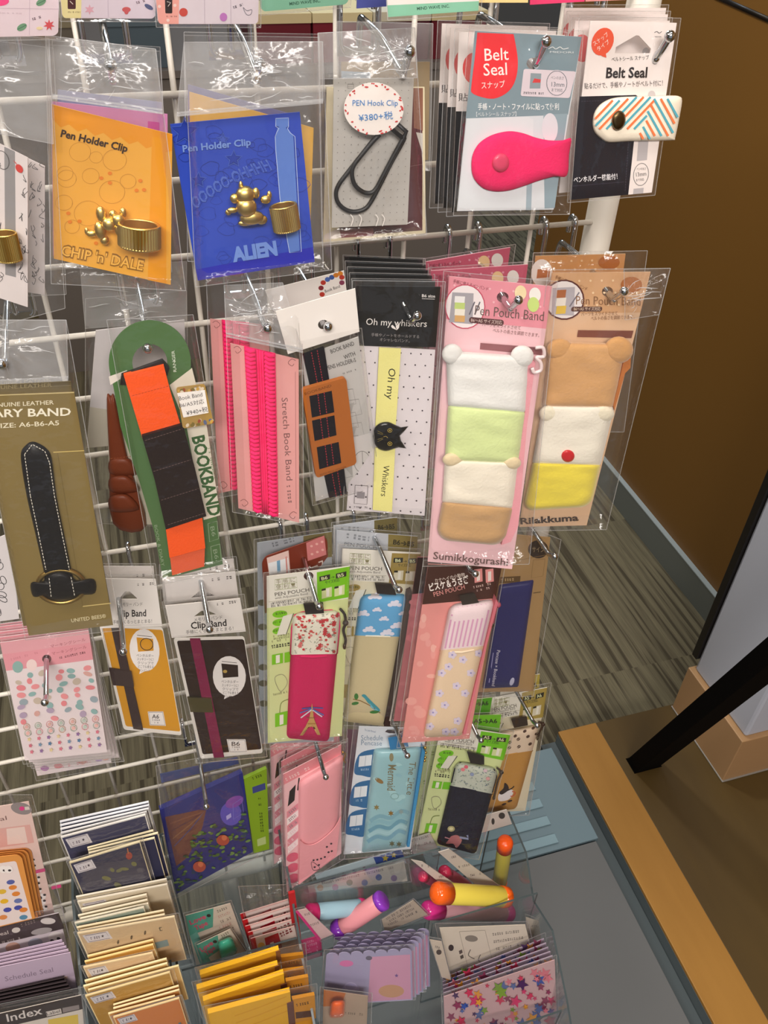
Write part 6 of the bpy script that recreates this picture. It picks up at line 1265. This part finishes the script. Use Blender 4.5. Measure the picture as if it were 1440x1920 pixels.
# ---------------------------------------------------------------- sticker sheets at the lower left
G = 'sticker packs at the lower left'
q = [(-50, 1520), (54, 1503), (102, 1712), (-50, 1745)]
c = Card('sticker_sheet', 'pale pink sheet with an orange bordered panel at the lower left edge', 'sticker sheet', q, -.08, 'e2c4bc', group=G)
c.fill(ell(40, 1516, 20, 11, 12), '8e8484'); c.fill(ell(41, 1516, 5, 4), 'd83c84'); c.fill([(46, 1513), (54, 1512), (56, 1518), (47, 1519)], 'd8ccc4'); c.text('Seal', (-20, 1544), (13, 1537), 8, '7a5a54'); c.fill([(-20, 1556), (56, 1546), (64, 1580), (-20, 1592)], 'dca8a0'); c.fill([(12, 1554), (46, 1550), (52, 1580), (14, 1584)], 'e8cfc6')
rnd = random.Random(3)
for k in range(10):
    x, y_ = 54 + 3.2 * k + rnd.uniform(-3, 3), 1604 + 11 * k; c.fill(ell(x, y_, 8, 6, 0, 10), 'e8e0de'); c.fill(ell(x - 3, y_ + 2, 4, 3, 30, 8), '2e2a2c'); c.fill(ell(x + 5, y_ - 3, 3, 2, 0, 8), '2e2a2c')
for k in (1, 4): c.fill([(56 + 10 * k, 1622 + 10 * k), (74 + 10 * k, 1618 + 10 * k), (75 + 10 * k, 1624 + 10 * k), (57 + 10 * k, 1628 + 10 * k)], 'd04880')
c.done(); c.bag([(-60, 1490), (60, 1490), (120, 1716), (-60, 1760)], seed=120)
for i in range(4):
    k = 3 - i; q = [(-50, 1612 - 4 * k), (40 + 6 * k, 1602 - 4 * k), (66 + 5.5 * k, 1722 - 2 * k), (-50, 1750)]
    c = Card('sticker_sheet', 'orange rimmed sticker sheet %s' % ('in front of the orange fan' if k == 0 else ORD[k - 1] + ' behind the front one of the orange fan'), 'sticker sheet', q, -.088 - .004 * i, 'c9823e' if k % 2 else 'd8924a', rrect(q, 12, (0, 1, 0, 0)), 'orange rimmed sticker sheets')
    if k == 0:
        ib = [(-50, 1626), (30, 1614), (60, 1722), (-50, 1748)]; c.fill(rrect(ib, 5, (0, 1, 0, 0)), 'e4d4d0')
        for x, y_, m in ((20, 1654, '5a62a0'), (24, 1664, 'd8843c'), (30, 1676, 'd8843c'), (34, 1689, '6a76a8'), (14, 1706, '4a50a0'), (34, 1702, '4a50a0'), (8, 1690, 'e0b030'), (6, 1720, 'd88a50'), (44, 1720, '5a8aa8'), (44, 1706, 'd8843c'), (4, 1672, 'd8b040')): c.fill(ell(x, y_, 8, 4.5, -8, 10), m)
        for x in (6, 16): c.fill(ell(x, 1630, 8, 7), 'ece4e0'); c.fill(ell(x + 2, 1632, 3, 2), '3a3234')
    c.done()
q = [(-50, 1748), (110, 1712), (122, 1742), (150, 1835), (-50, 1880)]
q = [(-50, 1748), (110, 1712), (148, 1860), (-50, 1905)]
c = Card('sticker_pack', 'panda pattern sticker pack with dark header at the lower left', 'sticker pack', q, -.108, 'd4c8d0', group=G)
c.fill([(-50, 1748), (110, 1712), (121, 1741), (-50, 1782)], '3c3030'); c.text('Seal', (-6, 1756), (16, 1751), 7, 'd8ccc4'); c.fill(ell(30, 1744, 8, 5, -10), 'd8d0c8'); c.scrib((40, 1738), (66, 1730), 6, '7c6c68', 3); c.fill(ell(90, 1727, 14, 6), 'd8d0cc'); c.fill(ell(78, 1746, 20, 6, -10), 'a8a0a0'); c.scrib((0, 1770), (40, 1760), 4, 'a89c98', 2)
for x, y_, m in ((104, 1756, 'e4dcdc'), (55, 1790, 'e4dcdc'), (24, 1776, 'c89c8c'), (66, 1768, 'a8a8b8'), (88, 1780, 'b08c84'), (14, 1796, 'a8a8b8'), (112, 1784, 'e4dcdc')): c.fill(ell(x, y_, 14, 9, -10, 14), m)
for x, y_ in ((46, 1794), (66, 1784), (98, 1764), (110, 1760), (104, 1790), (70, 1796)): c.fill(ell(x, y_, 4, 3, 20, 8), '2c2628')
c.done(); c.bag([(-60, 1735), (116, 1700), (156, 1870), (-60, 1915)], seed=121)
for i in range(5):
    k = 4 - i; q = [(-50, 1824 - 6 * k), (124 + 4 * i - 8, 1786 - 6 * k), (150, 1880), (-50, 1920)]
    c = Card('sticker_pack', 'lilac sticker pack %s' % ('lettered in grey at the front of its stack' if k == 0 else ORD[k - 1] + ' behind the lettered lilac one'), 'sticker pack', q, -.1235 - .003 * i, 'cdb8cc' if k % 2 else 'c4b0c6', group='lilac sticker packs')
    if k == 0:
        c.text('Schedule Seal', (10, 1840), (100, 1822), 9, '8a7a8c'); c.fill([(30, 1850), (62, 1844), (66, 1860), (32, 1866)], 'd48cc0'); c.fill([(90, 1836), (126, 1830), (130, 1846), (94, 1850)], 'dcbcb4'); c.fill([(86, 1838), (92, 1837), (96, 1856), (90, 1858)], '98a4b0'); c.fill([(-10, 1856), (20, 1852), (22, 1870), (-10, 1874)], 'd8a8c0')
    c.done()
for i in range(6):
    k = 5 - i; q = [(-50, 1902 - 6.5 * k), (140 - 4 * k, 1864 - 6.5 * k), (150 - 4 * k, 1900), (-50, 1935)]
    c = Card('index_pack', 'black edged index label pack, %s behind the lettered one' % ORD[k], 'label pack', q, -.138 - .0035 * i, '2a2224', group='black edged index label packs'); c.line([c.Q(0, .02), c.Q(1, .02)], 1, '7c6c70'); c.done()
q = [(-50, 1912), (152, 1866), (164, 1990), (-50, 2030)]
c = Card('index_pack', 'index label pack with black header lettered in white at the bottom left corner', 'label pack', q, -.163, 'd6cdc2', group=G)
c.fill([(-50, 1912), (152, 1866), (155, 1892), (-50, 1940)], '352b2c'); c.text('Index', (14, 1916), (80, 1901), 15, 'd8d0cc', bold=.01); c.fill([(86, 1897), (114, 1891), (116, 1900), (88, 1906)], 'cfc6c0'); c.text('Label', (88, 1904), (113, 1898), 6, '352b2c'); c.fill([(117, 1890), (148, 1884), (149, 1892), (118, 1899)], '8a8080'); c.fill([(90, 1912), (146, 1902), (150, 1960), (94, 1970)], 'd8bc50'); c.done(); c.bag([(-60, 1895), (158, 1850), (172, 1995), (-60, 2040)], seed=124)
# ---------------------------------------------------------------- mint tape packs, red packs, yellow folders
for i, (q, y, lab) in enumerate((([(348, 1717), (432, 1694), (470, 1800), (372, 1828)], -.104, 'mint and cream tape pack standing behind the front tape pack'), ([(369, 1772), (432, 1742), (478, 1812), (402, 1862)], -.118, 'mint tape pack with a green tape case in front of the other mint pack'))):
    c = Card('tape_pack', lab, 'tape pack', q, y, 'd8c8b8', group='mint tape packs')
    c.fill([c.Q(0, 0), c.Q(.62, 0), c.Q(.5, .3), c.Q(0, .34)], '4fa08c'); c.fill([c.Q(0, .34), c.Q(.16, .3), c.Q(.3, 1), c.Q(.1, 1)], '6ab0a0'); c.text('Love', c.Q(.06, .17), c.Q(.42, .13), 9, 'd0446a', bold=.03); c.text('Tape', c.Q(.14, .28), c.Q(.42, .24), 9, 'd0446a', bold=.03); c.fill(ell(*c.Q(.48, .1), 4, 3), '2c2624')
    for k in range(5): c.scrib(c.Q(.62, .1 + .09 * k), c.Q(.92, .07 + .09 * k), 5, 'c89a90' if k % 2 else '8a7a70', k)
    c.done(); 
    if i == 1:
        s = sub(c); s.dome(rrect([(406, 1766), (434, 1754), (448, 1786), (416, 1806)], 9), .012, M('3cb496', 'gloss'), p=4); s.build('tape_case', c.root)
    c.bag([c.Q(-.04, -.05), c.Q(1.04, -.05), c.Q(1.04, 1), c.Q(-.04, 1)], hf=.013 if i else .003, seed=126 + i)
for i in range(5):
    q = [(450 + 5 * i, 1714 + 11.5 * i), (540 + 3 * i, 1686 + 12.5 * i), (566, 1800), (482, 1822)]
    c = Card('letter_pack', 'red and white letter pack %s' % ('in front of its stack' if i == 4 else ORD[3 - i] + ' behind the front red one'), 'letter pack', q, -.1 - .007 * i, 'd8b0aa', group='red letter packs')
    c.fill([c.Q(0, 0), c.Q(.1, 0), c.Q(.1, 1), c.Q(0, 1)], 'b82228'); c.fill([c.Q(.12, .02), c.Q(1, .02), c.Q(1, .98), c.Q(.12, .98)], 'dccbc6'); c.fill([c.Q(.3, .1), c.Q(.62, .06), c.Q(.64, .5), c.Q(.3, .55)], 'b01c30'); c.fill([c.Q(.4, .28), c.Q(.48, .27), c.Q(.48, .53), c.Q(.4, .54)], 'e0d0cc'); c.fill(ell(*c.Q(.2, .3), 7, 7), 'd8a850'); c.scrib(c.Q(.66, .2), c.Q(.95, .14), 8, '7c2430', 3, 1)
    c.done()
    if i in (0, 4): c.bag([(q[0][0] - 3, q[0][1] - (52 if i == 0 else 5)), (q[1][0] + 6, q[1][1] - (28 if i == 0 else 6)), (q[2][0] + 5, q[2][1]), (q[3][0] - 4, q[3][1])], hf=.003, seed=130 + i, amp=.003, hole=(495, 1675))
q = [(541, 1676), (553, 1673), (566, 1770), (552, 1776)]
c = Card('letter_pack', 'narrow red pack standing right of the red and white stack', 'letter pack', q, -.115, 'b8282c', th=.003); c.done()
YF = [((375, 1828), (523, 1781), (569, 1784)), ((369, 1855), (521, 1809), (570, 1811)), ((381, 1877), (532, 1826), (578, 1826)), ((390, 1901), (544, 1860), (590, 1860))]
for i, (a, b, r) in enumerate(YF):
    y = -.158 - .014 * i; A = aty(*a, y); B = aty(*b, y); lo = Vector((0, 0, -.1)); q = [a, b, proj(B + lo), proj(A + lo)]
    c = Card('folder_pack', 'yellow folder pack %s' % ('with orange label, frontmost in the middle tray' if i == 3 else ORD[2 - i] + ' behind the frontmost yellow one'), 'folder', q, y, 'eeb414', group='yellow folder packs', pl=Plane(a, y), th=.005)
    for k in range(3): c.line([c.Q(.3, .25 + .2 * k), c.Q(.6, .2 + .2 * k), c.Q(.95, .1 + .2 * k)], 2, 'e4a410')
    c.done(); s = sub(c, .001); R = aty(r[0], r[1] + 6, y); R0 = aty(b[0] + 4, b[1] + 14, y); s.slab([(b[0] + 4, b[1] + 14), (r[0], r[1] + 6), proj(R + lo), proj(R0 + lo)], .0035, M('d8921c'))
    s.scrib((b[0] + 12, b[1] + 27), (r[0] - 4, r[1] + 21), 5, '4a2c10', 3); s.fill([(b[0] + 10, b[1] + 38), (r[0] - 3, r[1] + 34), (r[0] - 2, r[1] + 46), (b[0] + 11, b[1] + 50)], '5a3424'); s.build('label_card', c.root)
    s = sub(c); s.slab([(b[0] - 6, b[1] + 22), (b[0] + 6, b[1] + 18), (b[0] + 10, b[1] + 60), (b[0] - 2, b[1] + 64)], .0008, M('6a3c30')) if i in (2, 3) else s.slab([(b[0] - 6, b[1] + 4), (b[0] + 2, b[1] + 1), (b[0] + 4, b[1] + 20), (b[0] - 4, b[1] + 23)], .0008, M('8a5a30')); s.build('closure_strap', c.root)
    A2 = aty(a[0] - 10, a[1] - 14, y); B2 = aty(r[0] + 4, r[1] - 16, y); c.bag([(a[0] - 10, a[1] - 14), (r[0] + 4, r[1] - 16), proj(B2 + lo), proj(A2 + lo)], hf=.0075, hb=-.001, seed=136 + i, amp=.001)
# ---------------------------------------------------------------- things in the right tray
G = 'glue pens in the right tray'
def glue_pen(a, b, rpx, y, capc, bodyc, lab, y2=None, cap=.18, end=True):
    A = aty(*a, y); B = aty(*b, y if y2 is None else y2); d = (B - A); L = d.length; d = d.normalized(); r = rpx * (A - CAM).length / F
    root = empty('glue_pen', A, lab, 'glue pen', G); R = Matrix((d.orthogonal().normalized(), d.cross(d.orthogonal().normalized()), d)).transposed()
    p = lambda t: A + d * L * t
    mb = MB(); mb.tube([p(cap), p(cap + .02), p(.9), p(.92)], [r * .86, r * .94, r * .94, r * .86], M(bodyc, 'plastic'), 20); mb.build('barrel', root)
    mb = MB(); mb.tube([p(0.0), p(.02), p(.05), p(cap)], [r * .62, r * .88, r, r], M(capc, 'gloss'), 20); mb.ball(p(.012), (r * .7, r * .7, r * .28), M(capc, 'gloss'), 14, R); mb.build('cap', root)
    if end: mb = MB(); mb.tube([p(.9), p(.98), p(1)], [r * .98, r * .98, r * .8], M(capc, 'gloss'), 20); mb.build('end_plug', root)
    return root
glue_pen((814, 1674), (952, 1682), 19, -.134, 'f0641c', 'ecd858', 'yellow glue pen with orange cap lying in front of the right tray pens')
glue_pen((795, 1706), (958, 1712), 16, -.124, 'd8348c', 'e0a8b4', 'pale pink glue pen with magenta cap below the yellow one')
glue_pen((628, 1748), (720, 1686), 17, -.122, '8c3cc0', 'e0949c', 'salmon glue pen with purple cap beside the scalloped packs')
glue_pen((574, 1712), (684, 1700), 15, -.111, 'e0327c', '9cc0d0', 'light blue glue pen with pink cap behind the purple capped one')
glue_pen((948, 1575), (936, 1660), 14, -.095, 'e8561c', 'a8a048', 'upright olive glue pen with orange cap at the right end of the tray')
glue_pen((830, 1632), (880, 1664), 11, -.1, 'c83458', 'a85068', 'rose glue pen half hidden under the longer grey leaflet', end=False)
glue_pen((790, 1642), (830, 1662), 9, -.1, 'c83458', 'a85068', 'rose glue pen half hidden under the shorter grey leaflet', end=False)
def leaflet(q, y, col, lab, rows=4, grp='leaflets in the right tray', ink='6a625e', deco=None, bag=True, seed=0):
    c = Card('leaflet', lab, 'leaflet', q, y, col, group=grp)
    for k in range(rows): c.scrib(c.Q(.12, .2 + .7 * k / max(1, rows)), c.Q(.88, .2 + .7 * k / max(1, rows)), 4, ink, k + seed)
    if deco: deco(c)
    c.done()
    if bag: c.bag([c.Q(-.04, -.08), c.Q(1.04, -.08), c.Q(1.04, 1.06), c.Q(-.04, 1.06)], hf=.002, seed=seed)
def dots(c):
    for k, m in enumerate(('c88a50', 'c88098', '6a8a70', '5c7ca8', '3c5c98', '8a6a98')): c.fill(ell(*c.Q(.12 + .15 * k, .55 + .2 * (k % 2)), 6, 6, 0, 12), m)
leaflet([(590, 1640), (752, 1592), (762, 1618), (600, 1664)], -.075, 'c4d4dc', 'pale blue leaflet with a blue corner above the tray lip', 0, deco=lambda c: (c.fill([c.Q(.68, 0), c.Q(1, 0), c.Q(1, .6), c.Q(.68, .6)], '2c4a9c'), c.fill(star(*c.Q(.8, .3), 7), 'c8b040'), c.fill(star(*c.Q(.9, .25), 6), 'c8b040'), [c.fill(ell(*c.Q(.06 + .12 * k, .6), 4, 4), '3a5a98' if k % 2 else '98607c') for k in range(5)]), seed=150)
leaflet([(577, 1662), (758, 1616), (764, 1652), (580, 1674)], -.088, 'd0c4b8', 'cream leaflet with coloured dots right behind the tray lip', 1, deco=dots, seed=151)
leaflet([(724, 1626), (756, 1614), (764, 1648), (738, 1652)], -.093, 'c8ccd0', 'grey leaflet corner with coloured rings at the tray lip', 0, deco=lambda c: [c.loop(ell(*c.Q(.25 + .3 * (k % 3), .3 + .4 * (k // 3)), 4, 4, 0, 10), 1.5, ['c88098', '6a8a70', '5c7ca8', 'c88a50', '7c9c98'][k]) for k in range(5)], seed=152)
leaflet([(771, 1612), (792, 1616), (868, 1668), (850, 1676)], -.111, 'c8beb4', 'shorter grey leaflet slanting over a rose pen', 2, seed=153, bag=False)
leaflet([(822, 1598), (842, 1592), (938, 1662), (902, 1668)], -.111, 'cfc6bc', 'longer grey leaflet slanting over a rose pen', 3, seed=154, bag=False)
leaflet([(764, 1575), (806, 1562), (822, 1592), (776, 1602)], -.08, 'b8b4b0', 'small grey leaflet under the sea pouch', 2, seed=155, bag=False)
leaflet([(906, 1530), (950, 1518), (960, 1545), (902, 1562)], -.075, 'd8d0c8', 'white leaflet with two black marks below the tan cup pouch', 0, deco=lambda c: (c.fill(ell(*c.Q(.75, .3), 6, 6), '4c4a48'), c.fill(ell(*c.Q(.4, .5), 3, 6), '4c4a48')), seed=156, bag=False)
leaflet([(716, 1725), (775, 1688), (802, 1715), (722, 1748)], -.13, 'b8aa9a', 'beige leaflet between the purple capped pen and the magenta cap', 3, seed=157)
leaflet([(556, 1708), (574, 1704), (624, 1752), (600, 1762)], -.126, 'd8b8b8', 'white leaflet with magenta rim at the left end of the right tray', 2, deco=lambda c: c.line([c.Q(0, .0), c.Q(0, 1)], 5, 'd03c80'), seed=158)
leaflet([(564, 1764), (602, 1754), (604, 1792), (572, 1802)], -.131, 'd83c7c', 'magenta patterned leaflet beside the scalloped packs', 4, ink='e8a0c0', seed=159)
def arcs(c):
    c.fill(ell(*c.Q(.08, .35), 5, 6), '3a3030'); c.fill(ell(*c.Q(.34, .22), 12, 6, 5), '8a8278'); [c.fill([c.Q(.16, .42 + .09 * k), c.Q(.2, .4 + .09 * k), c.Q(.2, .46 + .09 * k), c.Q(.16, .48 + .09 * k)], '5a504a') for k in range(2)]
    for k in range(3): c.line(spline([c.Q(.3 + .1 * k, .42 + .12 * k), c.Q(.26 + .1 * k, .52 + .12 * k), c.Q(.32 + .1 * k, .6 + .12 * k)], 4), 1.6, '6a625a')
    c.loop(c.qq(.22, .08, .52, .9), 1, 'b0a698')
    for k in range(5): c.scrib(c.Q(.56, .2 + .15 * k), c.Q(.94, .17 + .15 * k), 5, '8a8278', k)
leaflet([(986, 1720), (1010, 1728), (1018, 1790), (992, 1800)], -.156, 'b8aea2', 'narrow grey leaflet at the right end behind the star packs', 3, seed=160)
leaflet([(824, 1740), (985, 1734), (1004, 1812), (850, 1850)], -.163, 'ddd2c2', 'large cream leaflet with black rings behind the star packs', 0, deco=arcs, seed=161)
leaflet([(806, 1762), (828, 1766), (846, 1838), (828, 1832)], -.169, 'd0c2b2', 'narrow cream leaflet left of the large cream one', 1, deco=lambda c: c.fill(ell(*c.Q(.5, .3), 5, 5), '4a3c38'), seed=162)
# scalloped sticker packs
def scallop(q, m=7):
    o = []
    for k in range(m): o += ell(*Q(q, (k + .5) / m, .04), math.hypot(q[1][0] - q[0][0], q[1][1] - q[0][1]) / m / 2, 6, 0, 6, 180, 360)
    return o + [Q(q, 1, .12), q[2], q[3], Q(q, 0, .12)]
for i in range(6):
    k = 5 - i; q = [(612 + 6.5 * k, 1790 - 7.5 * k), (772 + 6.5 * k, 1780 - 7.5 * k), (774 + 6.5 * k, 1875 - 5 * k), (606 + 6.5 * k, 1885 - 5 * k)]
    c = Card('flake_pack', 'scalloped lilac and pink sticker pack %s' % ('at the front of its stack' if k == 0 else ORD[k - 1] + ' behind the front scalloped one'), 'sticker pack', q, -.142 - .006 * i, 'a8a2c4', scallop(q), 'scalloped sticker packs')
    c.fill([c.Q(.52, .1), c.Q(.98, .1), c.Q(.98, .98), c.Q(.5, .98)], 'd29ab8')
    if k == 0: c.fill(ell(*c.Q(.24, .2), 13, 6), 'd878b0'); c.fill(ell(*c.Q(.5, .12), 6, 4), '6a6478'); c.fill(ell(*c.Q(.76, .8), 24, 12), 'c89878'); c.fill(ell(*c.Q(.3, .7), 16, 9), 'b4aed8'); c.loop(ell(*c.Q(.3, .66), 11, 7), 1, 'd0c8e8'); c.fill(star(*c.Q(.82, .5), 4), '7c5a98')
    c.done(); 
    if k in (0, 3): c.bag([c.Q(-.03, -.1), c.Q(1.03, -.1), c.Q(1.03, 1), c.Q(-.03, 1)], hf=.002, seed=170 + i)
q = [(607, 1856), (690, 1868), (686, 1960), (604, 1960)]
c = Card('eraser_pack', 'small clear pack with a bright orange case at the bottom of the right tray', 'pack', q, -.19, 'b09a86'); c.fill([c.Q(0, 0), c.Q(.5, 0), c.Q(.4, .25), c.Q(0, .3)], 'b8703c'); c.scrib(c.Q(.5, .4), c.Q(.9, .4), 4, '7a6a5c', 3); c.done()
s = sub(c); s.dome(rrect([(620, 1876), (648, 1874), (646, 1908), (616, 1910)], 8), .014, M('f0641c', 'gloss'), p=5); s.build('case', c.root); c.bag([(600, 1850), (698, 1862), (694, 1965), (598, 1965)], hf=.016, seed=180)
# star packs
ST_ = ['c83a5c', '3c56a8', 'e09a3c', '7c9c3c', '4c2a5c', 'd87888', 'c8406c', '5a6aa0', '8c3c5c']
for i in range(6):
    k = 5 - i; q = [(832 - .5 * k, 1869 - 7 * k), (1040 - 4 * k, 1800 - 8 * k), (1046, 1960), (836, 1990)]
    c = Card('star_pack', 'clear pack of coloured star stickers %s' % ('in front of its stack' if k == 0 else ORD[k - 1] + ' behind the front star pack'), 'sticker pack', q, -.18 - .0065 * i, ['cda8ac', 'b4a4b8'][min(1, k)], group='star sticker packs'); rnd = random.Random(40 + i)
    for j in range(120 if k == 0 else 22):
        a, b = rnd.uniform(.04, .96), rnd.uniform(.03, .97) if k == 0 else rnd.uniform(.02, .1); c.fill(star(*c.Q(a, b), rnd.choice([5, 6, 8, 10, 13]), 5, rnd.random()), rnd.choice(ST_))
    c.done()
    if k in (0, 5): c.bag([c.Q(-.02, -.05), c.Q(1.02, -.05), c.Q(1.02, 1), c.Q(-.02, 1)], hf=.002, seed=185 + i)
